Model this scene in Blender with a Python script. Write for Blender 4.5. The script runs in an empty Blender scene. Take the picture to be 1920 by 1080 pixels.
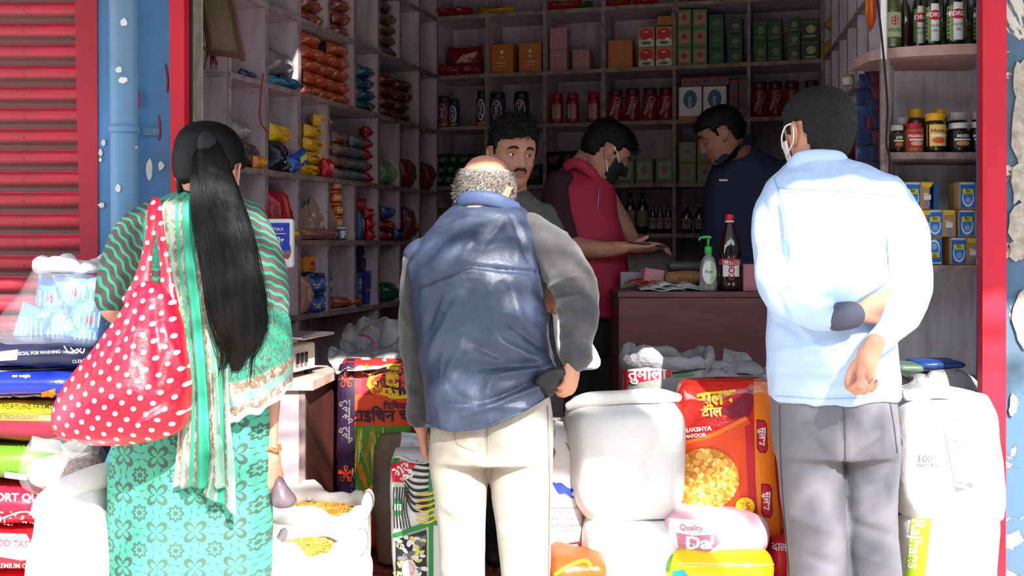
import bpy, bmesh, math, random
import numpy as np
from mathutils import Vector, Matrix, noise
from mathutils.bvhtree import BVHTree

PI = math.pi
random.seed(7)
C = bpy.context.scene.collection
SC = bpy.context.scene
F, HZ, HC = 2000.0, 455.0, 1.25          # focal length in pixels, row of the horizon, eye height

# ------------------------------------------------------------------ camera, light, exposure
cam = bpy.data.cameras.new('camera'); cam_o = bpy.data.objects.new('camera', cam); C.objects.link(cam_o)
cam_o.location = (0, 0, HC); cam_o.rotation_euler = (PI/2, 0, 0)
cam.sensor_width = 36; cam.lens = F/1920*36; cam.shift_y = -85/1920; cam.clip_start = .05
SC.camera = cam_o
SUN = Vector((.35, -1.0, .82)).normalized()       # towards the sun
sl = bpy.data.lights.new('sun', 'SUN'); sl.energy = 14.0; sl.angle = math.radians(.6); sl.color = (1, .96, .9)
so = bpy.data.objects.new('sun', sl); C.objects.link(so); so.rotation_euler = SUN.to_track_quat('Z', 'Y').to_euler()
w = bpy.data.worlds.new('sky'); SC.world = w; w.use_nodes = True
bg = w.node_tree.nodes['Background']; bg.inputs[0].default_value = (.80, .87, 1, 1); bg.inputs[1].default_value = 4.7
SC.view_settings.view_transform = 'Standard'; SC.view_settings.look = 'None'
SC.view_settings.gamma = 1; SC.view_settings.use_curve_mapping = False
SC.view_settings.exposure = 0.0

# ------------------------------------------------------------------ colour and material helpers
def lin(c):
    if isinstance(c, str): c = tuple(int(c[i:i+2], 16) for i in (0, 2, 4))
    r = []
    for v in c[:3]:
        v /= 255; r.append(v/12.92 if v <= .04045 else ((v+.055)/1.055)**2.4)
    return (*r, 1)
class NT:
    def __init__(s, m): s.t = m.node_tree; s.n = s.t.nodes; s.l = s.t.links
    def add(s, t, **k):
        n = s.n.new(t)
        for a, b in k.items(): setattr(n, a, b)
        return n
    def put(s, sock, v):
        if hasattr(v, 'links') or isinstance(v, bpy.types.NodeSocket): s.l.new(v, sock)
        else: sock.default_value = v
    def math(s, op, a, b=0.0, c=None, clamp=False):
        n = s.add('ShaderNodeMath', operation=op, use_clamp=clamp); s.put(n.inputs[0], a)
        s.put(n.inputs[1], b)
        if c is not None: s.put(n.inputs[2], c)
        return n.outputs[0]
    def mix(s, f, a, b, blend='MIX'):
        n = s.add('ShaderNodeMix', data_type='RGBA', blend_type=blend); s.put(n.inputs[0], f); s.put(n.inputs[6], a); s.put(n.inputs[7], b)
        return n.outputs[2]
    def noise(s, vec, scale, detail=4, rough=.5, dist=0, out=0):
        n = s.add('ShaderNodeTexNoise'); s.put(n.inputs['Vector'], vec); n.inputs['Scale'].default_value = scale
        n.inputs['Detail'].default_value = detail; n.inputs['Roughness'].default_value = rough; n.inputs['Distortion'].default_value = dist
        return n.outputs[out]
    def ramp(s, f, stops, interp='LINEAR'):
        n = s.add('ShaderNodeValToRGB'); s.put(n.inputs[0], f); n.color_ramp.interpolation = interp
        e = n.color_ramp.elements
        while len(e) < len(stops): e.new(.5)
        for i, (p, c) in enumerate(stops): e[i].position = p; e[i].color = c if len(c) == 4 else (*c, 1)
        return n.outputs[0]
    def map(s, vec, sc=(1, 1, 1), rot=(0, 0, 0), loc=(0, 0, 0)):
        n = s.add('ShaderNodeMapping'); s.put(n.inputs[0], vec); n.inputs[1].default_value = loc; n.inputs[2].default_value = rot; n.inputs[3].default_value = sc
        return n.outputs[0]
    def sep(s, vec):
        n = s.add('ShaderNodeSeparateXYZ'); s.put(n.inputs[0], vec); return n.outputs
    def comb(s, x, y, z=0.0):
        n = s.add('ShaderNodeCombineXYZ'); s.put(n.inputs[0], x); s.put(n.inputs[1], y); s.put(n.inputs[2], z); return n.outputs[0]
    def bump(s, h, strength=.3, dist=.01):
        n = s.add('ShaderNodeBump'); s.put(n.inputs['Height'], h); n.inputs['Strength'].default_value = strength; n.inputs['Distance'].default_value = dist
        return n.outputs[0]
MATS = {}
def mat(name, col, rough=.6, metal=0, var=0, vscale=8, bump=0, bscale=60, bdist=.004, spec=.5, trans=0, alpha=1, sheen=0, sub=0, emit=None, coat=0, col2=None, stretch=(1,1,1), ior=1.45, fn=None):
    if name in MATS: return MATS[name]
    m = bpy.data.materials.new(name); m.use_nodes = True; t = NT(m); b = t.n['Principled BSDF']
    b.inputs['Roughness'].default_value = rough; b.inputs['Metallic'].default_value = metal
    b.inputs['Specular IOR Level'].default_value = spec; b.inputs['Transmission Weight'].default_value = trans
    b.inputs['Alpha'].default_value = alpha; b.inputs['Sheen Weight'].default_value = sheen; b.inputs['IOR'].default_value = ior
    b.inputs['Coat Weight'].default_value = coat
    if sub: b.inputs['Subsurface Weight'].default_value = sub; b.inputs['Subsurface Radius'].default_value = (.02, .008, .004); b.inputs['Subsurface Scale'].default_value = .5
    if emit: b.inputs['Emission Color'].default_value = lin(emit[0]); b.inputs['Emission Strength'].default_value = emit[1]
    co = t.add('ShaderNodeTexCoord').outputs['Object']
    co = t.map(co, sc=stretch)
    c = lin(col)
    b.inputs['Base Color'].default_value = c
    if var or col2:
        c2 = lin(col2) if col2 else (c[0]*(1-var), c[1]*(1-var), c[2]*(1-var), 1)
        f = t.noise(co, vscale, 5, .6)
        f = t.ramp(f, [(.38, (0, 0, 0)), (.62, (1, 1, 1))])
        t.l.new(t.mix(f, c, c2), b.inputs['Base Color'])
    if bump: t.l.new(t.bump(t.noise(co, bscale, 5, .6), bump, bdist), b.inputs['Normal'])
    if fn: fn(t, b, co)
    MATS[name] = m
    return m

# ------------------------------------------------------------------ mesh and object helpers
def P(px, py, Y): return Vector(((px-960)/F*Y, Y, HC-(py-HZ)/F*Y))
def LN(n, Y): return n*Y/F
def mk(name, me, parent=None, world=True):
    o = bpy.data.objects.new(name, me); C.objects.link(o)
    if parent is not None:
        o.parent = parent
        if world and parent.type == 'EMPTY':
            m = Matrix.Identity(4); q = parent
            while q is not None: m = Matrix.Translation(q.location) @ q.rotation_euler.to_matrix().to_4x4() @ m if q.type == 'EMPTY' else m; q = q.parent
            o.matrix_parent_inverse = m.inverted()
    return o
def mesh(verts, faces, mats, smooth=False, fmat=None):
    me = bpy.data.meshes.new('m'); me.from_pydata([tuple(v) for v in verts], [], faces)
    if not isinstance(mats, (list, tuple)): mats = [mats]
    for m in mats: me.materials.append(m)
    if fmat: me.polygons.foreach_set('material_index', fmat)
    if smooth: me.polygons.foreach_set('use_smooth', [True]*len(me.polygons))
    me.update(); return me
def part(name, vf, m, parent=None, smooth=False, world=True, fmat=None, label=None):
    o = mk(name, mesh(vf[0], vf[1], m, smooth, fmat), parent, world)
    if label: o['label'] = label
    return o
def tag(o, label, cat, group=None, kind=None):
    o['label'] = label; o['category'] = cat
    if group: o['group'] = group
    if kind: o['kind'] = kind
    return o
def thing(name, label, cat, loc=(0, 0, 0), rz=0, group=None):
    o = bpy.data.objects.new(name, None); C.objects.link(o); o.location = loc; o.rotation_euler = (0, 0, rz); o.empty_display_size = .05
    return tag(o, label, cat, group)
def struct(o): o['kind'] = 'structure'; return o
KIDS = {}
def copy_tree(o, parent=None):
    c = o.copy(); C.objects.link(c); c.parent = parent
    for ch in o.children: copy_tree(ch, c)
    return c
def join(*vfs):
    V, Fc = [], []
    for v, f in vfs:
        n = len(V); V += [tuple(a) for a in v]; Fc += [tuple(i+n for i in g) for g in f]
    return V, Fc
def xf(vf, M): return [M @ Vector(v) for v in vf[0]], vf[1]
def boxv(x0, x1, y0, y1, z0, z1, b=0):
    if b <= 0:
        v = [(x, y, z) for z in (z0, z1) for y in (y0, y1) for x in (x0, x1)]
        return v, [(0, 2, 3, 1), (4, 5, 7, 6), (0, 1, 5, 4), (1, 3, 7, 5), (3, 2, 6, 7), (2, 0, 4, 6)]
    bm = bmesh.new(); vs = [bm.verts.new(p) for p in boxv(x0, x1, y0, y1, z0, z1)[0]]
    for f in boxv(0, 1, 0, 1, 0, 1)[1]: bm.faces.new([vs[i] for i in f])
    bmesh.ops.bevel(bm, geom=bm.edges[:], offset=b, segments=2, affect='EDGES', profile=.5)
    bm.verts.index_update(); r = [v.co.copy() for v in bm.verts], [tuple(v.index for v in f.verts) for f in bm.faces]; bm.free(); return r
def obox(p, d, n, L, D, z0, z1, b=0):
    """box starting at p (x,y) running L along unit d, D along unit n"""
    vf = boxv(0, L, 0, D, z0, z1, b)
    flip = d[0]*n[1]-d[1]*n[0] < 0
    v = [(p[0]+a[0]*d[0]+a[1]*n[0], p[1]+a[0]*d[1]+a[1]*n[1], a[2]) for a in vf[0]]
    return v, ([tuple(reversed(f)) for f in vf[1]] if flip else vf[1])
def lathe(prof, n=20, cap=True):
    V, Fc = [], []
    for r, z in prof:
        for i in range(n): a = 2*PI*i/n; V.append((r*math.cos(a), r*math.sin(a), z))
    for j in range(len(prof)-1):
        for i in range(n): k = (i+1) % n; Fc.append((j*n+i, j*n+k, (j+1)*n+k, (j+1)*n+i))
    if cap:
        Fc.append(tuple(reversed(range(n)))); Fc.append(tuple((len(prof)-1)*n+i for i in range(n)))
    return V, Fc
def catmull(pts, sub):
    pts = [np.array(p, float) for p in pts]
    if len(pts) < 3 or sub <= 1:
        out = []
        for i in range(len(pts)-1):
            for k in range(max(sub, 1)): out.append(pts[i]+(pts[i+1]-pts[i])*k/max(sub, 1))
        return out+[pts[-1]]
    out = []
    for i in range(len(pts)-1):
        p0 = pts[i-1] if i else 2*pts[0]-pts[1]; p1, p2 = pts[i], pts[i+1]; p3 = pts[i+2] if i+2 < len(pts) else 2*pts[-1]-pts[-2]
        for k in range(sub):
            t = k/sub
            out.append(.5*(2*p1+(p2-p0)*t+(2*p0-5*p1+4*p2-p3)*t*t+(3*p1-p0-3*p2+p3)*t**3))
    return out+[pts[-1]]
def tube(pts, radii, n=14, sub=5, ref=(0, 1, 0), cap=True, ends=True):
    """loft along pts; radii r or (across, along ref)"""
    rr = [(r, r) if not isinstance(r, (tuple, list)) else r for r in radii]
    S = catmull([(*p, *r) for p, r in zip(pts, rr)], sub)
    pp = [Vector(s[:3]) for s in S]; ra = [(max(s[3], 1e-4), max(s[4], 1e-4)) for s in S]
    T = [(pp[min(i+1, len(pp)-1)]-pp[max(i-1, 0)]).normalized() for i in range(len(pp))]
    if ends:
        a, b = min(ra[0]), min(ra[-1]); na, nb, ta, tb = [], [], [], []
        for q in (0.05, .35, .7, .92):
            na.append((pp[0]-T[0]*a*math.cos(math.asin(q)), (ra[0][0]*q, ra[0][1]*q)))
            nb.append((pp[-1]+T[-1]*b*math.cos(math.asin(q)), (ra[-1][0]*q, ra[-1][1]*q)))
        nb = nb[::-1]
        pp = [x[0] for x in na]+pp+[x[0] for x in nb]; ra = [x[1] for x in na]+ra+[x[1] for x in nb]; T = [T[0]]*4+T+[T[-1]]*4
    V, Fc = [], []; ref = Vector(ref)
    side = None
    for p, r, t in zip(pp, ra, T):
        u = ref-t*ref.dot(t)
        if u.length < .15 and side is not None: u = side-t*side.dot(t)
        elif u.length < 1e-3: u = Vector((1, 0, 0))-t*t.x
        u.normalize(); side = u; wv = t.cross(u)
        for i in range(n):
            a = 2*PI*i/n; V.append(p+wv*(math.cos(a)*r[0])+u*(math.sin(a)*r[1]))
    for j in range(len(pp)-1):
        for i in range(n): k = (i+1) % n; Fc.append((j*n+i, j*n+k, (j+1)*n+k, (j+1)*n+i))
    if cap: Fc.append(tuple(reversed(range(n)))); Fc.append(tuple((len(pp)-1)*n+i for i in range(n)))
    return V, Fc
def rings(secs, n=48, sub=6, pw=2.3, cap=True):
    """secs: (cx,cy,z,hw,hd[,rot]) horizontal superellipse sections"""
    S = catmull([tuple(s)+(0,)*(6-len(s)) for s in secs], sub); V, Fc = [], []
    for cx, cy, z, hw, hd, rot in S:
        for i in range(n):
            a = 2*PI*i/n; c, s = math.cos(a), math.sin(a)
            x = hw*math.copysign(abs(c)**(2/pw), c); y = hd*math.copysign(abs(s)**(2/pw), s)
            V.append((cx+x*math.cos(rot)-y*math.sin(rot), cy+x*math.sin(rot)+y*math.cos(rot), z))
    m = len(S)
    for j in range(m-1):
        for i in range(n): k = (i+1) % n; Fc.append((j*n+i, (j+1)*n+i, (j+1)*n+k, j*n+k))
    if cap: Fc.append(tuple(range(n))); Fc.append(tuple(reversed([(m-1)*n+i for i in range(n)])))
    return V, Fc
def pring(xl, xr, py, Y, hd, rot=0): c = P((xl+xr)/2, py, Y); return (c.x, Y, c.z, LN((xr-xl)/2, Y), hd, rot)
def fuse(vfs, voxel, smooth=6, fac=.5):
    v, f = join(*vfs); me = bpy.data.meshes.new('t'); me.from_pydata([tuple(a) for a in v], [], f); me.update()
    o = bpy.data.objects.new('t', me); C.objects.link(o)
    bmm = bmesh.new(); bmm.from_mesh(me); bmesh.ops.recalc_face_normals(bmm, faces=bmm.faces[:]); bmm.to_mesh(me); bmm.free()
    r = o.modifiers.new('r', 'REMESH'); r.mode = 'VOXEL'; r.voxel_size = voxel
    if smooth: s = o.modifiers.new('s', 'SMOOTH'); s.factor = fac; s.iterations = smooth
    dg = bpy.context.evaluated_depsgraph_get(); dg.update()
    out = bpy.data.meshes.new_from_object(o.evaluated_get(dg), depsgraph=dg)
    bpy.data.objects.remove(o); bpy.data.meshes.remove(me)
    return out
def co_of(me):
    a = np.empty(len(me.vertices)*3); me.vertices.foreach_get('co', a); return a.reshape(-1, 3)
def no_of(me):
    a = np.empty(len(me.vertices)*3, dtype=np.float32); me.vertex_normals.foreach_get('vector', a); return a.reshape(-1, 3)
def put_co(me, a): me.vertices.foreach_set('co', a.astype(np.float32).ravel()); me.update()
def vnoise(co, sc, off=0):
    """cheap smooth numpy value noise -1..1"""
    p = co*np.array(sc)+off; i = np.floor(p).astype(np.int64); f = p-i; f = f*f*(3-2*f); out = np.zeros(len(p))
    for dx in (0, 1):
        for dy in (0, 1):
            for dz in (0, 1):
                h = (i[:, 0]+dx)*374761393+(i[:, 1]+dy)*668265263+(i[:, 2]+dz)*2147483647
                h = (h ^ (h >> 13))*1274126177; h = ((h ^ (h >> 16)) & 0xffff)/32767.5-1
                out += h*np.where(dx, f[:, 0], 1-f[:, 0])*np.where(dy, f[:, 1], 1-f[:, 1])*np.where(dz, f[:, 2], 1-f[:, 2])
    return out
def wrinkle(me, amp, sc, ridge=True, creases=(), mask=None):
    co = co_of(me); n = no_of(me); d = np.zeros(len(co))
    q = vnoise(co, sc, 3.1)+.5*vnoise(co, tuple(2.1*s for s in sc), 9.7)
    if ridge: q = 1-2*np.abs(q)
    d += amp*q+.22*amp*(1-2*np.abs(vnoise(co+.03*q[:, None], tuple(3.1*s for s in sc), 21.3)))
    if mask is not None: d *= mask(co)
    if len(creases):
        Y = np.maximum(co[:, 1], .5); px = 960+F*co[:, 0]/Y; py = HZ-F*(co[:, 2]-HC)/Y; front = np.clip(-n[:, 1]*1.6+.25, 0, 1)
        for x1, y1, x2, y2, wd, a in creases:
            ax, ay = x2-x1, y2-y1; t = np.clip(((px-x1)*ax+(py-y1)*ay)/(ax*ax+ay*ay), 0, 1)
            dx, dy = px-x1-t*ax, py-y1-t*ay; dd = np.hypot(dx, dy)
            tap = np.sqrt(np.clip(4*t*(1-t), .15, 1))
            d += a*.001*np.exp(-(dd/wd)**2)*tap*front
    put_co(me, co+n*d[:, None])
    return me
def omesh(name, me, m, parent=None, smooth=True, world=True):
    me.materials.clear(); me.materials.append(m)
    me.polygons.foreach_set('use_smooth', [smooth]*len(me.polygons)); me.update()
    return mk(name, me, parent, world)

# flat print laid on a surface -------------------------------------------------
FONT = {}
def text_poly(body, size, bold=0.0, shear=0.0):
    cu = bpy.data.curves.new('t', 'FONT'); cu.body = body; cu.size = size; cu.resolution_u = 2; cu.offset = bold*size; cu.shear = shear
    cu.align_x = 'CENTER'; cu.align_y = 'CENTER'
    o = bpy.data.objects.new('t', cu); C.objects.link(o)
    dg = bpy.context.evaluated_depsgraph_get(); dg.update()
    me = bpy.data.meshes.new_from_object(o.evaluated_get(dg), depsgraph=dg)
    v = [(a.co.x, a.co.y) for a in me.vertices]; f = [tuple(p.vertices) for p in me.polygons]
    bpy.data.objects.remove(o); bpy.data.curves.remove(cu); bpy.data.meshes.remove(me)
    return v, f
def subdiv2d(v, f, L):
    bm = bmesh.new(); vs = [bm.verts.new((a[0], a[1], 0)) for a in v]
    for g in f:
        try: bm.faces.new([vs[i] for i in g])
        except ValueError: pass
    bmesh.ops.triangulate(bm, faces=bm.faces[:])
    for _ in range(7):
        e = [x for x in bm.edges if x.calc_length() > L]
        if not e: break
        bmesh.ops.subdivide_edges(bm, edges=e, cuts=1); bmesh.ops.triangulate(bm, faces=[g for g in bm.faces if len(g.verts) > 3])
    bm.verts.index_update()
    r = [(a.co.x, a.co.y) for a in bm.verts], [tuple(a.index for a in g.verts) for g in bm.faces]; bm.free(); return r
def bvh_of(objs):
    V, Fc = [], []
    for o in objs:
        n = len(V); V += [v.co.copy() for v in o.data.vertices]; Fc += [tuple(i+n for i in p.vertices) for p in o.data.polygons]
    return BVHTree.FromPolygons(V, Fc)
class Print:
    """collects flat shapes in photo pixels and lays them on a (world-space) surface along the line of sight"""
    def __init__(s, objs, Ls=14): s.b = bvh_of(objs); s.V = []; s.F = []; s.M = []; s.mats = []; s.k = 0; s.L = Ls; s.eye = Vector((0, 0, HC))
    def add(s, v, f, m, L=None, lift=None):
        if m not in s.mats: s.mats.append(m)
        mi = s.mats.index(m); v, f = subdiv2d(v, f, L or s.L); s.k += 1; ids = []
        for x, y in v:
            d = P(x, y, 1)-s.eye; h = s.b.ray_cast(s.eye, d.normalized())
            if h[0] is None: ids.append(None); continue
            nn = h[1] if h[1].dot(d) < 0 else -h[1]
            s.V.append(h[0]+nn*(.0012+.0004*min(s.k, 12)+.00001*s.k if lift is None else lift)); ids.append(len(s.V)-1)
        for g in f:
            q = [ids[i] for i in g]
            if None in q: continue
            a, b, c = (s.V[i] for i in q)
            if max((a-b).length, (b-c).length, (a-c).length) > LN(s.L*3.2, a.y)+.01: continue
            s.F.append(tuple(q)); s.M.append(mi)
    def poly(s, pts, m, L=None): s.add(pts, [tuple(range(len(pts)))], m, L)
    def blob(s, pts, m, sub=5, L=None):
        q = catmull([*pts, pts[0]], sub)[:-1]; s.add([tuple(a) for a in q], [tuple(range(len(q)))], m, L)
    def disc(s, x, y, rx, ry, m, n=18, rot=0):
        s.poly([(x+rx*math.cos(a)*math.cos(rot)-ry*math.sin(a)*math.sin(rot), y+rx*math.cos(a)*math.sin(rot)+ry*math.sin(a)*math.cos(rot)) for a in [2*PI*i/n for i in range(n)]], m)
    def band(s, pts, wd, m, sub=5):
        q = catmull([(p[0], p[1], wd[i] if isinstance(wd, (list, tuple)) else wd) for i, p in enumerate(pts)], sub); v = []; f = []
        for i, a in enumerate(q):
            b, c = q[max(i-1, 0)], q[min(i+1, len(q)-1)]; dx, dy = c[0]-b[0], c[1]-b[1]; l = math.hypot(dx, dy) or 1
            nx, ny = -dy/l*a[2]/2, dx/l*a[2]/2; v += [(a[0]+nx, a[1]+ny), (a[0]-nx, a[1]-ny)]
            if i: f.append((2*i-2, 2*i-1, 2*i+1, 2*i))
        s.add(v, f, m)
    def text(s, body, x, y, h, m, rot=0, bold=0.0, sx=1, shear=0):
        v, f = text_poly(body, h*1.35, bold, shear); c, d = math.cos(rot), math.sin(rot)
        s.add([(x+(a*sx)*c+b*d, y+(a*sx)*d-b*c) for a, b in v], f, m)
    def build(s, name, parent, label=None):
        if not s.F: return None
        return part(name, (s.V, s.F), s.mats, parent, fmat=s.M, label=label)

# ================================================================== MATERIALS OF THE SETTING
def peel(name, base, dirt, patch, amt, scale=3.0, rough=.55, bumpy=.4):
    def fn(t, b, co):
        n1 = t.noise(co, scale, 8, .62, .6); n2 = t.noise(co, 2.2, 6, .6); n3 = t.noise(co, 38, 4, .6)
        m1 = t.ramp(n1, [(amt, (0, 0, 0)), (amt+.012, (1, 1, 1))]); edge = t.ramp(n1, [(amt-.02, (0, 0, 0)), (amt, (1, 1, 1)), (amt+.012, (1, 1, 1)), (amt+.03, (0, 0, 0))])
        c = t.mix(t.ramp(n2, [(.4, (0, 0, 0)), (.72, (1, 1, 1))]), lin(base), lin(dirt))
        c = t.mix(t.math('MULTIPLY', n3, .35), c, lin(dirt))
        c = t.mix(m1, c, lin(patch)); c = t.mix(t.math('MULTIPLY', edge, .5), c, lin('3c3a38'))
        t.l.new(c, b.inputs['Base Color']); h = t.math('ADD', t.math('MULTIPLY', m1, -.6), t.math('MULTIPLY', n3, .25))
        t.l.new(t.bump(h, bumpy, .006), b.inputs['Normal'])
    return mat(name, base, rough, fn=fn)
M_BLUE = peel('blue_paint', '4e8cc4', '466a8c', 'd9d6cf', .70, 4.5)
M_BLUEPIPE = peel('blue_pipe_paint', '5c8db3', '5b7488', 'cfc9bd', .72, 9)
M_BLUEWORN = peel('worn_blue_paint', '43688a', '51616b', 'cfcabd', .565, 7)
M_REDPAINT = peel('red_paint', 'cf1a32', 'b0162a', 'c98a8a', .80, 5, .45, .3)
M_REDDARK = peel('dull_red_paint', 'b31c30', '8f1a2b', '6e4a45', .74, 6, .6, .3)
def slat_fn(t, b, co):
    n = t.noise(t.map(co, sc=(1, 1, 7)), 3.2, 7, .65); n2 = t.noise(co, 26, 5, .6)
    s = t.sep(co)[2]
    c = t.mix(t.ramp(n, [(.4, (0, 0, 0)), (.62, (1, 1, 1))]), lin('c9203a'), lin('9a2334'))
    dirt = t.ramp(s, [(.0, (1, 1, 1)), (.022, (.9, .9, .9)), (.034, (.15, .15, .15))])
    c = t.mix(t.math('MULTIPLY', dirt, t.math('ADD', n, .5), clamp=True), c, lin('6e4748'))
    c = t.mix(t.ramp(n2, [(.66, (0, 0, 0)), (.72, (1, 1, 1))]), c, lin('3a2426'))
    t.l.new(c, b.inputs['Base Color']); t.l.new(t.bump(n2, .25, .003), b.inputs['Normal'])
M_SLAT = mat('shutter_paint', 'c9203a', .5, fn=slat_fn)
def ply_fn(t, b, co):
    n = t.noise(t.map(co, sc=(6, 6, 1.2)), 3, 6, .6); n2 = t.noise(co, 45, 4, .6)
    c = t.mix(t.ramp(n, [(.35, (0, 0, 0)), (.7, (1, 1, 1))]), lin('c4b4bb'), lin('a29198'))
    c = t.mix(t.ramp(n2, [(.64, (0, 0, 0)), (.74, (.8, .8, .8))]), c, lin('6d5c5e'))
    t.l.new(c, b.inputs['Base Color']); t.l.new(t.bump(n2, .12, .002), b.inputs['Normal'])
M_PLY = mat('painted_plywood', 'b3a4ab', .6, fn=ply_fn)
def edge_fn(t, b, co):
    n = t.noise(co, 22, 6, .65)
    t.l.new(t.mix(t.ramp(n, [(.35, (0, 0, 0)), (.65, (1, 1, 1))]), lin('9c8681'), lin('6b5753')), b.inputs['Base Color'])
M_EDGE = mat('worn_shelf_edge', '9c8681', .6, fn=edge_fn)
def oldply_fn(t, b, co):
    n = t.noise(t.map(co, sc=(9, 9, 1.3)), 2.4, 6, .65); n2 = t.noise(co, 5, 5, .6)
    c = t.mix(t.ramp(n, [(.35, (0, 0, 0)), (.75, (1, 1, 1))]), lin('f0ecee'), lin('c4bcc2'))
    c = t.mix(t.ramp(n2, [(.6, (0, 0, 0)), (.75, (.7, .7, .7))]), c, lin('c29a7c'))
    t.l.new(c, b.inputs['Base Color'])
M_OLDPLY = mat('stained_display_panel', 'c9c3c6', .65, fn=oldply_fn)
M_CREAMWOOD = mat('cream_painted_wood', 'a99a80', .7, var=.35, vscale=14, bump=.3, bscale=30, stretch=(4, 4, 1))
M_DARK = mat('dark_strip', '2a2422', .85, var=.3, vscale=10)  # plain dark brown for the strip between red post and cream wood
M_WALL = mat('shop_plaster', '5f5758', .85, var=.2, vscale=3)
M_CEIL = mat('shop_ceiling', '423c3a', .9)
M_STREET = mat('street_concrete', 'b8b0a6', .9, var=.25, vscale=4, bump=.3, bscale=30)
M_BRICK = mat('floor_brick', 'a4543c', .85, var=.4, vscale=15, bump=.4, bscale=60)
M_MORTAR = mat('floor_mortar', '6b5148', .95, var=.3, vscale=20)
M_COUNTER = mat('brown_laminate', '6b4344', .45, var=.25, vscale=6, stretch=(1, 1, 6))
M_SHEET = mat('galvanised_sheet', '9a9a98', .5, metal=.6)
def pprism(pts, Y, D):
    a = [P(x, y, Y) for x, y in pts]; b = [Vector((p.x, Y+D, p.z)) for p in a]; n = len(a)
    f = [tuple(range(n)), tuple(reversed(range(n, 2*n)))]+[(i, n+i, n+(i+1) % n, (i+1) % n) for i in range(n)]
    return a+b, [tuple(reversed(g)) for g in f]

# ================================================================== THE SETTING
FL = .15                                            # shop floor level
struct(part('ground', boxv(-9, 9, -16, 3.45, -.1, 0), M_STREET))
fl = struct(part('floor', boxv(-2.6, 3.2, 3.45, 6.9, -.1, FL-.008), M_MORTAR))
bm_ = mesh(*boxv(-.112, .112, -.052, .052, -.03, .008, .006), M_BRICK)
for r in range(10):
    for c in range(8):
        o = mk('brick', bm_, fl, False); o.location = (-1.0+c*.236+(r % 2)*.118, 3.51+r*.116, FL-.008+random.uniform(-.003, .002)); o.rotation_euler = (0, 0, random.uniform(-.015, .015))
    h = mk('brick', bm_, fl, False); h.location = (-1.0+8*.236+(r % 2)*.118, 3.51+r*.116, FL-.009)
struct(part('ceiling', boxv(-2.6, 3.2, 3.4, 6.9, 3.12, 3.25), M_CEIL))
struct(part('wall_back', boxv(-2.6, 3.2, 6.75, 6.9, -.1, 3.25), M_WALL))
struct(part('wall_left', boxv(-2.6, -2.45, 3.45, 6.9, -.1, 3.25), M_WALL))
struct(part('wall_right', boxv(2.6, 2.75, 3.45, 6.9, -.1, 3.25), M_WALL))
struct(part('trim_1', boxv(-3.2, 4.0, 3.32, 3.5, 3.03, 3.6), M_BLUE))            # lintel above the opening
# left of the opening: rolling shutter, guide, blue pier with drainpipe, red door post
d1 = struct(bpy.data.objects.new('door_1', None)); C.objects.link(d1); d1.location = (-1.85, 3.36, 0)
prof = [(y, z*1.083) for y, z in [(.012, 0), (.012, .014), (-.002, .019), (-.012, .026), (-.017, .036), (-.015, .047), (-.006, .054), (.006, .058), (.006, .0615)]]
sv = [(x, y, z) for x in (-.52, -.2, .2, .52) for y, z in prof]; k = len(prof)
sf = [(j*k+i, (j+1)*k+i, (j+1)*k+i+1, j*k+i+1) for j in range(3) for i in range(k-1)]
sm = mesh(sv, sf, M_SLAT, True)
for i in range(46):
    o = mk('slat', sm, d1, False); o.location = (0, 0, .014+i*.0665)
struct(part('wall_far_left', boxv(-4.2, -2.36, 3.32, 3.5, -.1, 3.6), M_BLUE))
struct(part('trim_2', pprism([(136, -420), (176, -420), (182, 10), (184, 480), (190, 1200), (148, 1200), (150, 480), (140, 10)], 3.30, .1), M_REDDARK))
pier = struct(part('wall_pier', pprism([(172, -420), (318, -420), (318, 10), (330, 480), (338, 1200), (186, 1200), (183, 480), (176, 10)], 3.305, .18), M_BLUE))
dp = thing('drainpipe', 'blue painted drainpipe fixed to the blue pier left of the shop opening', 'pipe', (P(228, 0, 3.24).x, 3.24, 0))
a, b = P(228, -420, 3.235), P(240, 1180, 3.235)
part('pipe', tube([a, a.lerp(b, .35), a.lerp(b, .7), b], [.041]*4, n=20, sub=3, ends=False), M_BLUEPIPE, dp, True)
m = P(233, 243, 3.235)
part('clamp', tube([m+Vector((0, 0, -.012)), m+Vector((0, 0, .012))], [.0455, .0455], n=20, sub=1, ends=False), M_BLUEPIPE, dp, True)
part('clamp_strap', boxv(m.x+.035, m.x+.085, 3.295, 3.304, m.z-.012, m.z+.012, .002), M_BLUEPIPE, dp)
part('clamp_bolt', xf(lathe([(.008, 0), (.008, .006), (.004, .009)], 8), Matrix.Translation((m.x+.072, 3.296, m.z)) @ Matrix.Rotation(PI/2, 4, 'X')), M_BLUEPIPE, dp)
struct(part('trim_3', pprism([(314, -420), (344, -420), (346, 330), (350, 1200), (330, 1200), (320, 330)], 3.27, .05), M_REDPAINT))
struct(part('trim_4', pprism([(344, -420), (358, -420), (358, 1200), (346, 1200)], 3.33, .02), M_DARK))
struct(part('trim_5', pprism([(355, -420), (377, -420), (379, 1200), (357, 1200)], 3.5, .02), M_CREAMWOOD))
# right of the opening
struct(part('trim_6', pprism([(1843, -420), (1888, -420), (1886, 1200), (1842, 1200)], 3.27, .035), M_REDPAINT))
struct(part('wall_front_right', pprism([(1883, -420), (3200, -420), (3200, 1230), (1883, 1230)], 3.31, .2), M_BLUEWORN))
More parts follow.
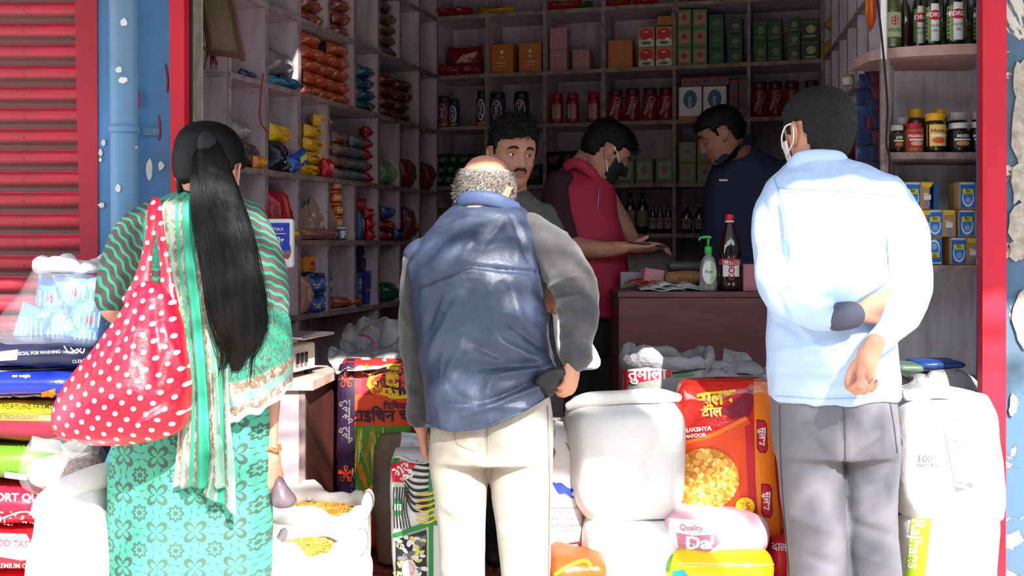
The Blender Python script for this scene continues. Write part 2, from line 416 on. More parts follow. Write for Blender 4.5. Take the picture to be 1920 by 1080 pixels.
# plaster left bare where the blue paint has fallen off
def chip(pts, Y, wall, mt, t=.004):
    n = len(pts); c = (sum(p[0] for p in pts)/n, sum(p[1] for p in pts)/n); v = [P(x, y, Y-t) for x, y in pts]+[P(x, y, Y+.002) for x, y in pts]+[P(c[0], c[1], Y-t)]
    return part('paint_flake', (v, [(i, (i+1) % n, 2*n) for i in range(n)]+[(i, n+i, n+(i+1) % n, (i+1) % n) for i in range(n)]), mt, wall)
M_BARE = mat('bare_plaster', 'b9b2a4', .9, var=.4, vscale=30, bump=.5, bscale=60, bdist=.006)
fr = bpy.data.objects['wall_front_right']
random.seed(3)
def rag(cx, cy, rx, ry, n=14, j=.25): return [(cx+rx*math.cos(2*PI*i/n)*random.uniform(1-j, 1+j), cy+ry*math.sin(2*PI*i/n)*random.uniform(1-j, 1+j)) for i in range(n)]
for cx, cy, rx, ry in ((1917, 150, 16, 40), (1912, 245, 14, 70), (1915, 340, 20, 45), (1922, 420, 30, 40), (1908, 470, 16, 22), (1925, 600, 24, 60), (1905, 590, 6, 14), (1900, 760, 8, 20)):
    ci_ = globals().get('ci_', 0)+1; chip(rag(cx, cy, rx, ry), 3.309-.0006*ci_, fr, M_BARE)
M_CHIP = mat('white_undercoat', 'd8d6d0', .8, var=.15, vscale=30)
for cx, cy, rx, ry in ((280, 316, 6, 20), (302, 311, 6, 9), (223, 131, 6, 6), (194, 268, 4, 6), (188, 286, 4, 7), (232, 42, 6, 8), (190, 385, 6, 5), (230, 150, 9, 6), (188, 300, 3, 4), (221, 353, 5, 7)):
    Yp = 3.304 if not 205 < cx < 250 else 3.1935
    chip(rag(cx, cy, rx, ry, 9), Yp, pier if Yp > 3.25 else dp, M_CHIP, .004)
for x1, y1, x2, y2 in ((297, 217, 298, 262), (259, 168, 262, 200), (310, 122, 313, 172), (248, 215, 247, 235)):
    p1, p2 = P(x1, y1, 3.3), P(x2, y2, 3.3); q = (p1+p2)/2+Vector((.004, 0, 0))
    part('paint_drip', tube([p1, q, p2], [.0028]*3, n=6, sub=3), M_REDDARK, pier, True)
# buildings across the street, behind the camera; added to cut low skylight indoors
opp = struct(part('wall_opposite', boxv(-16, 16, -9.4, -9, 0, 6.2), mat('opposite_wall', '463e38', .9, var=.3, vscale=1.5)))
struct(part('wall_far_right', boxv(3.68, 6.5, 3.32, 3.5, -.1, 3.6), M_BLUE))
# corrugated awning over the pavement, seen only by its shade
aw = thing('awning', 'corrugated metal awning jutting out above the shop opening', 'awning', (0, 3.3, 3.05))
aw_wall = 3.318
for i in range(20):
    x0 = -4.0+i*.42; x1 = x0+.455; n = 10; xm = x0+.21
    yf = .98 if xm < -.55 else (.72 if xm < .22 else (1.17 if xm < .95 else .88))
    ys = [yf, 2.95, 3.10, aw_wall]
    V = [(x0+(x1-x0)*j/(n-1), y, 3.05+.012*math.cos(j*PI/1.5)+.004*(i % 2)) for y in ys for j in range(n)]
    Fc = [(q*n+j, q*n+j+1, (q+1)*n+j+1, (q+1)*n+j) for q in range(3) for j in range(n-1) if not (q == 1 and x0+(x1-x0)*(j+.5)/(n-1) > -.46 and x0+(x1-x0)*(j+.5)/(n-1) < -.40)]
    part('roof_sheet', (V, Fc), M_SHEET, aw, True)
for i in range(5):
    x = -3.4+i*1.8; part('bracket', tube([(x, 3.29, 3.4), (x, 2.2, 3.08)], [.015, .015], n=8, sub=1), M_SHEET, aw, True)

# ------------------------------------------------------------------ shelving
TH = .019
def shelf_unit(name, label, A, B, D, n, divs, levels, z0, ztop, tall, skip=()):
    """open pigeon-hole shelving along A->B, depth D along n"""
    A = Vector(A); B = Vector(B); L = (B-A).length; d = (B-A)/L
    u = thing(name, label, 'shelving', (A.x, A.y, FL))
    bx = obox(A+Vector(n)*(D-.012), d, n, L, .012, z0, ztop)
    part('back_panel', bx, M_PLY, u)
    for i, z in enumerate(levels):
        part('shelf_board', obox(A+Vector(n)*.003, d, n, L, D-.016, z-TH, z-.0005), M_PLY, u)
        part('board_edge', obox(A-Vector(n)*.002, d, n, L, .0055, z-TH-.0015, z+.0005), M_EDGE, u)
    lv = list(levels)
    for t in divs:
        w = .022 if t in tall else .017
        p = A+d*(t*L-w/2)
        zs = [z0 if t in tall else lv[0]]+lv[(0 if t in tall else 1):]+[ztop]
        for a, b in zip(zs[:-1], zs[1:]):
            if (round(t, 3), round(a, 2)) in skip: continue
            part('divider', obox(p, d, n, w, D-.014, a-(0 if a == z0 else 0), b-TH-.001 if b != ztop else b), M_PLY, u)
            part('board_edge', obox(p-Vector(n)*.0025, d, n, w, .003, a, b-TH-.001 if b != ztop else b), M_EDGE, u)
    return u
LA, LB = Vector((-1.018, 3.84)), Vector((-.41, 5.85)); Ld = (LB-LA).normalized(); Ln = (-Ld.y, Ld.x)
LLEV = [.955, 1.26, 1.53, 1.866, 2.17, 2.48, 2.79]
DL = [0, .125, .25, .375, .5, .625, .75, .875, 1]
shelf_unit('pigeonhole_shelf', 'pinkish white pigeonhole shelving along the left side of the shop', LA, LB, .32, Ln, DL, LLEV, FL, 3.1, (0, .25, .625, 1),
           skip={(.375, 1.87), (.5, 1.53), (.75, 1.87), (.5, 2.48)})
BA, BB = Vector((-.424, 5.86)), Vector((1.56, 5.305)); Bd = (BB-BA).normalized(); Bn = (-Bd.y, Bd.x)
BLEV = [.95, 1.297, 1.558, 1.885, 2.165, 2.49, 2.8]
def tB(px):                                          # where the sight line through a column meets the back shelf's front
    k = (px-960)/F; return (k*BA.y-BA.x)/((BB.x-BA.x)-k*(BB.y-BA.y))
DB = [tB(x) for x in (815, 912, 1021, 1131, 1264, 1404, 1543)]
shelf_unit('wall_shelf', 'wide open shelving across the back wall of the shop', BA, BB, .3, Bn, DB, BLEV, FL, 3.1, (DB[0], DB[3], DB[6]))
RA, RB = Vector((1.325, 3.965)), Vector((1.545, 5.27)); Rd = (RB-RA).normalized(); Rn = (Rd.y, -Rd.x)
DR = [0, .2, .4, .6, .8, 1]
shelf_unit('side_shelf', 'narrow pigeonhole shelving running back along the right side of the shop', RA, RB, .3, Rn, DR, [1.26, 1.58, 1.885, 2.17, 2.49], 1.071, 3.1, (0, .6))
# display unit facing the street at the right post
u = thing('display_shelf', 'stained white display shelves facing the street beside the right red post', 'shelving', (1.4, 3.6, FL))
X0, X1, YF, YB = P(1652, 0, 3.56).x, P(1846, 0, 3.56).x, 3.56, 3.87
XBk = P(1668, 0, YB).x
part('back_panel', boxv(XBk, X1+.1, YB-.012, YB, .2, 3.1), M_OLDPLY, u)
sd = Vector((XBk-X0, YB-YF)); sdl = sd.length; sd /= sdl
part('side_panel', obox((X0, YF+.003), sd, (sd.y, -sd.x), sdl-.014, .018, .2, 3.1), M_OLDPLY, u)
part('front_post', boxv(X0-.004, X0+.02, YF-.014, YF+.002, .2, 1.86), M_EDGE, u)
part('side_panel', boxv(X1+.08, X1+.1, YF+.005, YB-.013, .2, 3.1), M_OLDPLY, u)
for zz in (1.175, 1.552):
    cv = [(X0+.021, YF), (X1+.079, YF), (X1+.079, YB-.013), (XBk+.02, YB-.013)]
    part('shelf_board', ([(x, y, z) for z in (zz-.022, zz) for x, y in cv], [(3, 2, 1, 0), (4, 5, 6, 7)]+[(i, (i+1) % 4, 4+(i+1) % 4, 4+i) for i in range(4)]), M_EDGE, u)
zz = 1.905; V = []; cv = [(X0-.012, YB-.013)]+[(X0-.012+(X1+.08-X0)*(1-math.cos(a)), YF+.11-.17*math.sin(a)) for a in [PI/2*i/10 for i in range(11)]]+[(X1+.08, YB-.013)]
n = len(cv); V = [(x, y, zz-.034) for x, y in cv]+[(x, y, zz) for x, y in cv]
part('rounded_top_board', (V, [tuple(reversed(range(n))), tuple(range(n, 2*n))]+[(i, (i+1) % n, n+(i+1) % n, n+i) for i in range(n)]), mat('pinkish_board', 'b48f88', .55, var=.25, vscale=10), u)

# ================================================================== PEOPLE
def skin_fn(t, b, co):
    pass
def skin(name, c): return mat(name, c, .5, var=.18, vscale=14, bump=.08, bscale=160, bdist=.001, sub=.08)
M_SKIN_A, M_SKIN_B, M_SKIN_C = skin('skin_warm', 'c98f74'), skin('skin_brown', 'a9745c'), skin('skin_tan', 'b5806a')
M_HAIR = mat('black_hair', '0c0a09', .5, var=.3, vscale=60, bump=.5, bscale=220, bdist=.002, stretch=(3, 3, .4), spec=.22)
M_HAIRMATTE = mat('cropped_black_hair', '120e0c', .85, var=.3, vscale=90, bump=.6, bscale=300, bdist=.002)
M_GREY = mat('grey_hair', '8a847e', .7, col2='35302e', vscale=55, bump=.6, bscale=200, bdist=.003)
M_EYEW = mat('eye_white', 'd9cfc8', .2); M_IRIS = mat('iris', '1d120c', .1); M_LIP = mat('lips', '9c5a50', .5); M_LID = mat('eyelid_line', '3a211a', .6)
M_WHITESTRAP = mat('white_elastic', 'e6e4e0', .7); M_BLACKMASK = mat('black_cloth', '15151a', .8, bump=.2, bscale=80); M_PALEMASK = mat('pale_mask_cloth', 'd8d4cc', .8, bump=.3, bscale=60)

HS = [(-.120, .060, .004, .020), (-.112, .074, .018, .036), (-.095, .083, .036, .049), (-.070, .085, .060, .060), (-.045, .087, .082, .067), (-.02, .088, .095, .0725),
      (0, .090, .101, .0755), (.025, .093, .104, .077), (.05, .088, .101, .074), (.075, .074, .091, .066), (.095, .053, .073, .053), (.108, .030, .050, .036), (.116, .006, .02, .012)]
def head_local(n=72, sub=6, nose=1.0, face=True, grow=0.0, hair=None, W=1.0):
    S = catmull(HS, sub); V, Fc = [], []
    def g(v, s): return math.exp(-(v/s)**2)
    for z, f, b, w in S:
        for i in range(n):
            a = 2*PI*i/n; s, c = math.sin(a), math.cos(a)
            x = (w*W+grow)*math.copysign(abs(s)**(2/2.25), s); y = (f+grow if c > 0 else b+grow)*math.copysign(abs(c)**(2/2.25), c); zz = z+grow*(.6 if z > .05 else 0)
            if face and c > .05:
                ax = abs(x)
                k = 0
                if z < .025: t = min(max((.02-z)/.062, 0), 1); k += nose*(.004+.023*t)*(g(x, .010+.006*t))*(1 if z > -.044 else g(z+.044, .006))
                k += .006*g(ax-.012, .007)*g(z+.038, .008)                  # nostril wings
                k -= .0135*g(ax-.031, .017)*g(z+.002, .013)                  # sockets
                k += .005*g(ax-.028, .022)*g(z-.021, .009)                   # brow
                k += .006*g(ax-.046, .016)*g(z+.030, .018)                   # cheekbone
                k += .006*g(x, .020)*g(z+.060, .0055)+.007*g(x, .017)*g(z+.072, .0055)-.004*g(x, .02)*g(z+.066, .003)
                k -= .004*g(x, .02)*g(z+.082, .006); k += .006*g(x, .018)*g(z+.1, .012)
                y += k*min(1, c*3)
            if hair is not None:
                h = hair(x, y, z)
                q = .80+.20*h if h < 1 else 1
                x *= q; y = (y+.01)*q-.01
                if h >= 1: pass
            V.append((x, y, zz))
    m = len(S)
    for j in range(m-1):
        for i in range(n): k = (i+1) % n; Fc.append((j*n+i, j*n+k, (j+1)*n+k, (j+1)*n+i))
    Fc.append(tuple(reversed(range(n)))); Fc.append(tuple((m-1)*n+i for i in range(n)))
    return V, Fc
def ear_local(sx):
    e = [(sx*.073, .012, -.028), (sx*.079, .004, -.034), (sx*.084, -.012, -.022), (sx*.089, -.022, -.002), (sx*.090, -.020, .016), (sx*.086, -.006, .024), (sx*.077, .006, .016), (sx*.074, .008, .004)]
    a = tube(e, [.0045, .006, .0055, .005, .005, .005, .0045, .004], n=10, sub=4)
    b = tube([(sx*.074, .002, -.026), (sx*.080, -.006, -.006), (sx*.080, -.006, .012)], [(.010, .004), (.014, .004), (.010, .004)], n=12, sub=4, ref=(1, 0, 0))
    return [a, b]
def HM(c, yaw=0, pitch=0, roll=0, s=1):
    R = math.radians
    return Matrix.Translation(c) @ Matrix.Rotation(R(yaw), 4, 'Z') @ Matrix.Rotation(R(pitch), 4, 'X') @ Matrix.Rotation(R(roll), 4, 'Y') @ Matrix.Scale(s, 4)
def head_parts(M, **k): return [xf(head_local(**k), M)]+[xf(e, M) for sx in (-1, 1) for e in ear_local(sx)]
def sstep(a, b, v): t = min(max((v-a)/(b-a), 0), 1); return t*t*(3-2*t)
def man_hair(front=.058, side=-.002, back=-.075, burn=.022):
    def h(x, y, z):
        if y > .02: lim = side+(front-side)*sstep(burn, burn+.03, y)+(.0 if abs(x) < .04 else -.004)
        elif y > -.035: lim = .028 if abs(x) > .045 else side   # over the ear
        else: lim = .02+(back-.02)*sstep(-.03, -.055, y)
        return sstep(lim-.007, lim+.004, z)
    return h
def blades(M, region, count, ln, width, dirf, grow=.006, m=None, name='hair_strand', parent=None, W=1.0, jitter=.4, seed=1, warp=lambda v: v):
    W_ = lambda v: M @ Vector(warp(tuple(v)))
    rnd = random.Random(seed); hv, hf = head_local(48, 5, face=False, grow=grow, W=W); V, Fc = [], []
    tries = 0
    while len(Fc) < count*2 and tries < count*8:
        tries += 1; q = hf[rnd.randrange(len(hf)-2)]; a, b, c, d = (Vector(hv[i]) for i in q)
        u, v = rnd.random(), rnd.random(); p = a.lerp(b, u).lerp(d.lerp(c, u), v)
        if region(p.x, p.y, p.z) < .9: continue
        nn = (b-a).cross(d-a)
        if nn.length < 1e-10: continue
        nn.normalize(); dv = dirf(p, nn)+Vector((rnd.gauss(0, jitter), rnd.gauss(0, jitter), rnd.gauss(0, jitter)))
        dv.normalize(); L = ln*rnd.uniform(.6, 1.3); s = dv.cross(nn)
        if s.length < .05: s = Vector((1, 0, 0))
        s.normalize(); s *= width; k = len(V); p = p-nn*.003
        V += [W_(p-s), W_(p+s), W_(p+dv*L*.55+s*.8+nn*.003), W_(p+dv*L*.55-s*.8+nn*.003), W_(p+dv*L)]
        Fc += [(k, k+1, k+2, k+3), (k+3, k+2, k+4)]
    return part(name, (V, Fc), m, parent)
def hand(W, f, b, thumb=1, s=1.0, curl=(20, 25, 20), tcurl=20, spread=.0, fingers=None, tdir=None):
    """W wrist, f finger direction, b back-of-hand normal; curl per joint (or per finger lists)"""
    f = Vector(f).normalized(); b = Vector(b); b = (b-f*b.dot(f)).normalized(); sd = f.cross(b)*thumb
    W = Vector(W); out = [tube([W-f*.03*s, W+f*.02*s, W+f*.055*s, W+f*.088*s], [(.025*s, .020*s), (.031*s, .017*s), (.040*s, .0155*s), (.038*s, .012*s)], n=18, sub=4, ref=b)]
    Ls = (.070, .079, .074, .058); rs = (.0088, .009, .0086, .0078); off = (.029, .0095, -.0105, -.029); bl = (.086, .091, .087, .079)
    for i in range(4):
        cu = curl[i] if isinstance(curl[0], (list, tuple)) else curl
        p = W+f*bl[i]*s+sd*off[i]*s-b*.001; a = 0; d0 = (f+sd*(off[i]*spread*20)).normalized(); pts = [p-d0*.03*s]; pts.append(p)
        for j, (q, fr) in enumerate(zip(cu, (.42, .31, .27))):
            a += math.radians(q); d = d0*math.cos(a)-b*math.sin(a); p = p+d*Ls[i]*fr*s; pts.append(p)
        r = rs[i]*s; out.append(tube(pts, [r*.9, r*1.05, r, r*.95, r*.8], n=12, sub=3, ref=sd))
    td = Vector(tdir).normalized() if tdir else (f*.65+sd*.75-b*.25).normalized(); p0 = W+sd*.018*s+f*.018*s-b*.004; p1 = p0+td*.042*s; a = math.radians(tcurl)
    d2 = (td*math.cos(a)+(f*.6-b*.8).normalized()*math.sin(a)).normalized(); p2 = p1+d2*.032*s; d3 = (d2*math.cos(a)+(f*.5-b*.9).normalized()*math.sin(a)).normalized(); p3 = p2+d3*.024*s
    out.append(tube([p0-td*.01, p1, p2, p3], [.017*s, .0125*s, .0105*s, .0085*s], n=12, sub=3, ref=sd))
    return out
def pt(x, y, Y): return P(x, y, Y)
def ptube(pts, n=18, sub=5, flat=1.0, **k):
    """pts: (px,py,Y,r_px)"""
    return tube([P(a[0], a[1], a[2]) for a in pts], [(LN(a[3], a[2]), LN(a[3], a[2])*flat) for a in pts], n=n, sub=sub, **k)
def leg(x, y, Y, zend=.1, r0=.07, r1=.055): c = P(x, y, Y); return tube([c, (c.x, c.y, (c.z+zend)/2), (c.x, c.y, zend)], [r0, (r0+r1)/2, r1], n=20, sub=4)
def shoe(x, y, z, yaw, m, parent):
    v, f = rings([(0, 0, 0, .045, .12), (0, 0, .03, .047, .125), (0, -.02, .06, .042, .095), (0, -.05, .09, .036, .055)], n=20, sub=3)
    part('shoe', xf((v, f), Matrix.Translation((x, y, z)) @ Matrix.Rotation(yaw, 4, 'Z')), m, parent, True)
M_SHOE = mat('dark_shoe', '2a2523', .5)
def inner(secs, s=.82): return rings([(a, b, c, d*s, e*s)+tuple(r) for a, b, c, d, e, *r in secs], n=32, sub=4)
def band_strap(pts, r, m, name, parent, n=8): return part(name, tube(pts, [r]*len(pts), n=n, sub=6), m, parent, True)

# ------------------------------------------------------------------ man in the pale blue shirt (right)
Y = 3.0
man = thing('person', 'man seen from behind in a pale blue shirt with hands clasped behind his back', 'person', (P(1565, 0, Y).x, Y, 0))
Mh = HM(P(1533, 250, 3.02), yaw=24, pitch=-4, s=1.06)
sh = [pring(1490, 1580, 296, 3.0, .06), pring(1462, 1640, 318, 3.0, .09), pring(1436, 1690, 345, 2.99, .115), pring(1432, 1700, 385, 2.97, .125), pring(1436, 1694, 450, 2.96, .13), pring(1440, 1682, 540, 2.97, .125), pring(1442, 1676, 620, 2.98, .125), pring(1443, 1680, 700, 2.98, .13), pring(1444, 1684, 748, 2.98, .135)]
la = [(1468, 372, 3.0, 40), (1449, 420, 2.98, 38), (1452, 500, 2.93, 36), (1468, 556, 2.87, 34), (1515, 585, 2.83, 27), (1560, 592, 2.82, 23), (1592, 590, 2.815, 20)]
ra = [(1672, 388, 3.0, 42), (1697, 440, 2.98, 42), (1708, 515, 2.92, 40), (1700, 570, 2.86, 36), (1672, 615, 2.82, 28), (1645, 645, 2.80, 24)]
hips = [pring(1452, 1676, 720, 2.98, .12), pring(1450, 1680, 790, 2.98, .125), pring(1454, 1682, 850, 2.98, .12)]
legs = [[(1516, 830, 2.98, 60), (1522, 930, 2.98, 58), (1530, 1020, 2.98, 55), (1533, 1120, 2.98, 52), (1535, 1200, 2.98, 48)], [(1630, 830, 2.98, 54), (1634, 930, 2.98, 50), (1638, 1020, 2.98, 48), (1642, 1120, 2.98, 44), (1642, 1200, 2.98, 42)]]
body = head_parts(Mh)+[ptube([(1530, 235, 3.0, 40), (1533, 285, 3.0, 40), (1540, 330, 3.0, 46)]), inner(sh), inner(hips)]
body += [ptube([(a, b, c, r*.60) for a, b, c, r in la]+[(1605, 588, 2.81, 14)]), ptube([(a, b, c, r*.72) for a, b, c, r in ra]+[(1632, 660, 2.79, 16)])]
body += hand(pt(1609, 588, 2.812), (1, .42, .34), (-.3, 1, .1), thumb=-1, s=.92, curl=((0, 0, 0), (-5, 5, 5), (-5, 5, 5), (-5, 5, 5)), tdir=(.9, .35, -.25), tcurl=0)
body += hand(pt(1633, 660, 2.775), (-.42, -.05, -.9), (-.15, .98, .1), thumb=-1, s=1.02, curl=((40, 62, 35), (50, 70, 45), (58, 75, 50), (62, 80, 50)), tdir=(-.30, -.62, -.75), tcurl=10)
for L in legs: body.append(ptube([(a, b, c, r*.75) for a, b, c, r in L])); c = P(L[-1][0], 0, 2.98); body.append(tube([(c.x, 2.98, .3), (c.x, 2.98, .08)], [.05, .04]))
omesh('body', fuse(body, .0048, 4), M_SKIN_A, man)
def shirt_fn(t, b, co):
    s = t.sep(co); v = t.math('SINE', t.math('MULTIPLY', s[0], 1300)); v = t.math('MULTIPLY_ADD', v, .5, .5)
    t.l.new(t.mix(t.math('MULTIPLY', v, .25), lin('a9c2e0'), lin('cbdaec')), b.inputs['Base Color'])
    t.l.new(t.bump(t.noise(co, 28, 4, .6), .25, .006), b.inputs['Normal'])
M_SHIRT = mat('pale_blue_pinstripe', 'b9d0ea', .8, fn=shirt_fn)
cr = [(1470, 560, 1560, 575, 6, -7), (1450, 540, 1480, 600, 7, -6), (1600, 520, 1660, 470, 8, -8), (1590, 570, 1690, 500, 7, 9), (1670, 620, 1700, 560, 6, -6), (1450, 660, 1640, 640, 9, 6), (1450, 700, 1600, 690, 8, -5),
      (1520, 740, 1660, 700, 8, 6), (1455, 380, 1475, 520, 5, -7), (1688, 400, 1668, 520, 6, -8), (1690, 560, 1735, 520, 5, -6), (1480, 330, 1530, 480, 10, 4), (1640, 350, 1600, 470, 10, -4), (1440, 590, 1520, 640, 8, -7), (1660, 590, 1690, 640, 5, -5), (1500, 610, 1560, 700, 10, 5)]
me = fuse([rings(sh, n=60), ptube(la[:-2]+[(1530, 588, 2.822, 30), (1550, 591, 2.818, 28)], n=22), ptube(ra, n=22)], .0065, 5)
wrinkle(me, .005, (8, 8, 6), creases=[(a, b, c, d, e, f*1.5) for a, b, c, d, e, f in cr])
sh1 = omesh('shirt', me, M_SHIRT, man)
p = Print([sh1]); sm_ = mat('shirt_seam', '8ba6c6', .8); p.band([(1452, 336), (1470, 390), (1478, 460), (1480, 520)], 2.2, sm_); p.band([(1682, 352), (1668, 400), (1664, 460), (1668, 520)], 2.2, sm_); p.band([(1458, 352), (1560, 358), (1676, 366)], 1.6, sm_); p.band([(1446, 742), (1560, 747), (1680, 742)], 1.6, sm_); p.build('seam', man)
part('collar', tube([P(1484, 312, 2.96), P(1500, 298, 2.935), P(1535, 293, 2.93), P(1572, 296, 2.94), P(1588, 312, 2.97)], [(.012, .02)]*5, n=12, sub=5, ref=(0, 0, 1)), M_SHIRT, man, True)
part('shirt_cuff', ptube([(1622, 630, 2.81, 10), (1654, 640, 2.80, 27), (1636, 654, 2.79, 25), (1630, 660, 2.79, 22)], n=20), M_SHIRT, man, True) if False else None
M_UNDER = mat('dark_grey_knit', '4a4a5c', .85, bump=.3, bscale=150)
me = fuse([ptube([(1536, 590, 2.818, 18), (1562, 594, 2.81, 25), (1578, 592, 2.806, 27), (1596, 590, 2.806, 25)], n=22)], .005, 2); wrinkle(me, .002, (14, 14, 9), creases=[(1520, 600, 1560, 580, 4, -5), (1530, 612, 1560, 608, 3, -3)])
omesh('inner_sleeve_cuff', me, M_UNDER, man)['label'] = 'dark grey knitted cuff pulled out of the left sleeve'
M_GTROU = mat('grey_trousers', '6e6c73', .85, var=.18, vscale=5, bump=.25, bscale=180, bdist=.002)
me = fuse([rings(hips, n=48)]+[ptube(L+[(L[-1][0], 1290, 2.98, L[-1][3]*.95)], n=24) for L in legs], .008, 5)
wrinkle(me, .004, (6, 6, 4), creases=[(1500, 800, 1575, 880, 8, -6), (1660, 800, 1590, 860, 8, 7), (1470, 960, 1570, 1000, 12, 7), (1590, 980, 1680, 1010, 10, -7), (1600, 1030, 1670, 1060, 10, 6), (1578, 780, 1586, 900, 4, -9), (1675, 900, 1600, 920, 10, -5), (1500, 1040, 1570, 1060, 10, -6)])
tr1 = omesh('trousers', me, M_GTROU, man)
p = Print([tr1]); sm_ = mat('grey_seam', '4c4a50', .9); p.band([(1580, 752), (1584, 800), (1586, 890)], 2, sm_); p.band([(1668, 752), (1676, 800), (1682, 850)], 2, sm_); p.band([(1462, 760), (1466, 900), (1480, 1079)], 1.5, sm_); p.build('seam', man)
for L in legs: c = P(L[-1][0], 0, 2.98); shoe(c.x, 3.03, 0, 0, M_SHOE, man)
hr = man_hair(.055, .0, -.082)
hair = part('hair', xf(head_local(60, 5, face=False, grow=.009, hair=hr), Mh), M_HAIRMATTE, man, True)
blades(Mh, hr, 3500, .011, .0006, lambda p, n: n*.7+Vector((0, -.3, -.4)), .008, M_HAIRMATTE, 'cropped_hair', hair)
E = lambda x, y, z: Mh @ Vector((x, y, z))
band_strap([E(-.080, .0, .024), E(-.091, -.014, .01), E(-.094, -.018, -.01), E(-.088, -.006, -.03), E(-.078, .03, -.052), E(-.066, .05, -.06)], .0022, M_WHITESTRAP, 'mask_strap', man)
band_strap([E(-.080, .0, .024), E(-.087, .022, .018), E(-.085, .042, -.006), E(-.073, .056, -.034)], .0022, M_WHITESTRAP, 'mask_strap', man)
mv, mf = head_local(60, 6, nose=1.2, face=True, grow=.005); mask = [i for i in range(len(mv))]
def mask_part(M, m, parent, top=-.018, bot=-.115, rear=.035, grow=.005):
    v, f = head_local(60, 6, nose=1.1, face=True, grow=grow); keep = []
    for g in f:
        c = sum((Vector(v[i]) for i in g), Vector())/len(g)
        if c.y > rear+(.02 if c.z < -.09 else 0) and bot < c.z < top: keep.append(g)
    used = sorted({i for g in keep for i in g}); ix = {i: k for k, i in enumerate(used)}
    o = part('face_mask', ([M @ Vector(v[i]) for i in used], [tuple(ix[i] for i in g) for g in keep]), m, parent, True)
    s = o.modifiers.new('s', 'SOLIDIFY'); s.thickness = .003; return o
mask_part(Mh, M_PALEMASK, man)

# ------------------------------------------------------------------ stooping man in the navy vest (centre)
man = thing('person', 'grey haired man from behind in navy vest and beige trousers leaning into the shop', 'person', (P(920, 0, 2.95).x, 2.95, 0))
Mh = HM(P(909, 366, 3.14), yaw=-22, pitch=-34, roll=4, s=.98)
sh = [pring(868, 952, 378, 3.13, .06), pring(842, 985, 396, 3.10, .09), pring(815, 1002, 424, 3.08, .11), pring(785, 1010, 460, 3.06, .12), pring(762, 1012, 500, 3.04, .125), pring(768, 1016, 550, 3.02, .125), pring(782, 1026, 610, 3.0, .125), pring(790, 1036, 670, 2.98, .13), pring(797, 1042, 730, 2.955, .148), pring(803, 1044, 800, 2.95, .155)]
la = [(792, 492, 3.04, 34), (779, 560, 3.04, 27), (777, 640, 3.05, 26), (780, 720, 3.08, 24), (786, 780, 3.12, 22)]
ra = [(1000, 440, 3.07, 40), (1036, 476, 3.05, 44), (1073, 528, 2.98, 42), (1084, 585, 2.94, 36), (1083, 635, 2.92, 31), (1081, 664, 2.91, 29)]
hips = [pring(818, 1030, 738, 2.95, .10), pring(806, 1036, 800, 2.95, .118), pring(806, 1036, 860, 2.95, .12)]
legs = [[(858, 850, 2.95, 56), (862, 930, 2.95, 50), (866, 1010, 2.95, 44), (868, 1090, 2.95, 40), (870, 1200, 2.95, 38)], [(977, 850, 2.95, 60), (978, 930, 2.95, 56), (982, 1010, 2.95, 50), (987, 1090, 2.95, 44), (988, 1200, 2.95, 40)]]
W = P(1076, 668, 2.90)
body = head_parts(Mh)+[ptube([(908, 355, 3.14, 40), (906, 385, 3.10, 44), (905, 420, 3.08, 55)]), inner(sh[1:-2], .75), inner(hips, .72)]
body += [ptube([(a, b, c, r*.72) for a, b, c, r in la]+[(790, 800, 3.13, 14)]), ptube([(a, b, c, r*.70) for a, b, c, r in ra]+[(1074, 676, 2.9, 17)])]
body += hand(W, (-.14, -.12, -1), (.75, -.62, .1), thumb=-1, s=.86, curl=((22, 50, 30), (25, 50, 35), (30, 52, 35), (35, 50, 30)), tdir=(-.75, .1, -.6), tcurl=15)
body += hand(P(790, 806, 3.13), (.1, .3, -1), (-.9, -.2, 0), thumb=1, s=.85)
for L in legs: body.append(ptube([(a, b, c, r*.78) for a, b, c, r in L])); c = P(L[-1][0], 0, 2.95); body.append(tube([(c.x, 2.95, .3), (c.x, 2.95, .08)], [.045, .04]))
omesh('body', fuse(body, .0048, 4), M_SKIN_A, man)
M_VEST = mat('navy_vest_nylon', '363f56', .48, var=.2, vscale=7, bump=.5, bscale=45, bdist=.004, spec=.6)
M_FLEECE = mat('grey_fleece', '454245', .95, var=.3, vscale=25, bump=.5, bscale=220, bdist=.003, sheen=.35)
cr = [(800, 470, 1000, 452, 12, 4), (765, 545, 880, 500, 5, -8), (880, 500, 1010, 512, 4, -9), (1000, 400, 1008, 520, 5, -6), (1040, 690, 940, 705, 7, 12), (1040, 700, 900, 760, 7, -10), (1035, 715, 870, 780, 6, 9), (1020, 680, 900, 690, 8, -8), (950, 600, 1035, 665, 8, -10), (935, 640, 1030, 690, 9, 9),
      (860, 560, 800, 680, 10, 8), (830, 540, 800, 620, 7, -7), (880, 640, 960, 680, 9, -6), (870, 645, 830, 720, 10, 6), (960, 520, 980, 640, 10, 5), (900, 430, 860, 500, 9, 5), (960, 410, 990, 490, 6, -6), (940, 420, 900, 470, 7, -4), (820, 700, 880, 760, 10, -5), (805, 760, 1000, 765, 6, 5)]
me = fuse([rings(sh, n=60), ptube([(792, 482, 3.05, 34), (786, 520, 3.04, 32)], n=20)], .0062, 5)
wrinkle(me, .006, (10, 10, 7), creases=[(a, b, c, d, e, f*1.4) for a, b, c, d, e, f in cr])
co = co_of(me); px = 960+F*co[:, 0]/co[:, 1]
hem = np.interp(px, [780, 850, 900, 950, 1000, 1045, 1080], [797, 799, 792, 775, 752, 735, 730]); zh = HC-(hem-HZ)/F*2.9+(co[:, 1]-2.82)*.12
co[:, 2] = np.maximum(co[:, 2], zh); put_co(me, co)
vest = omesh('vest', me, M_VEST, man)
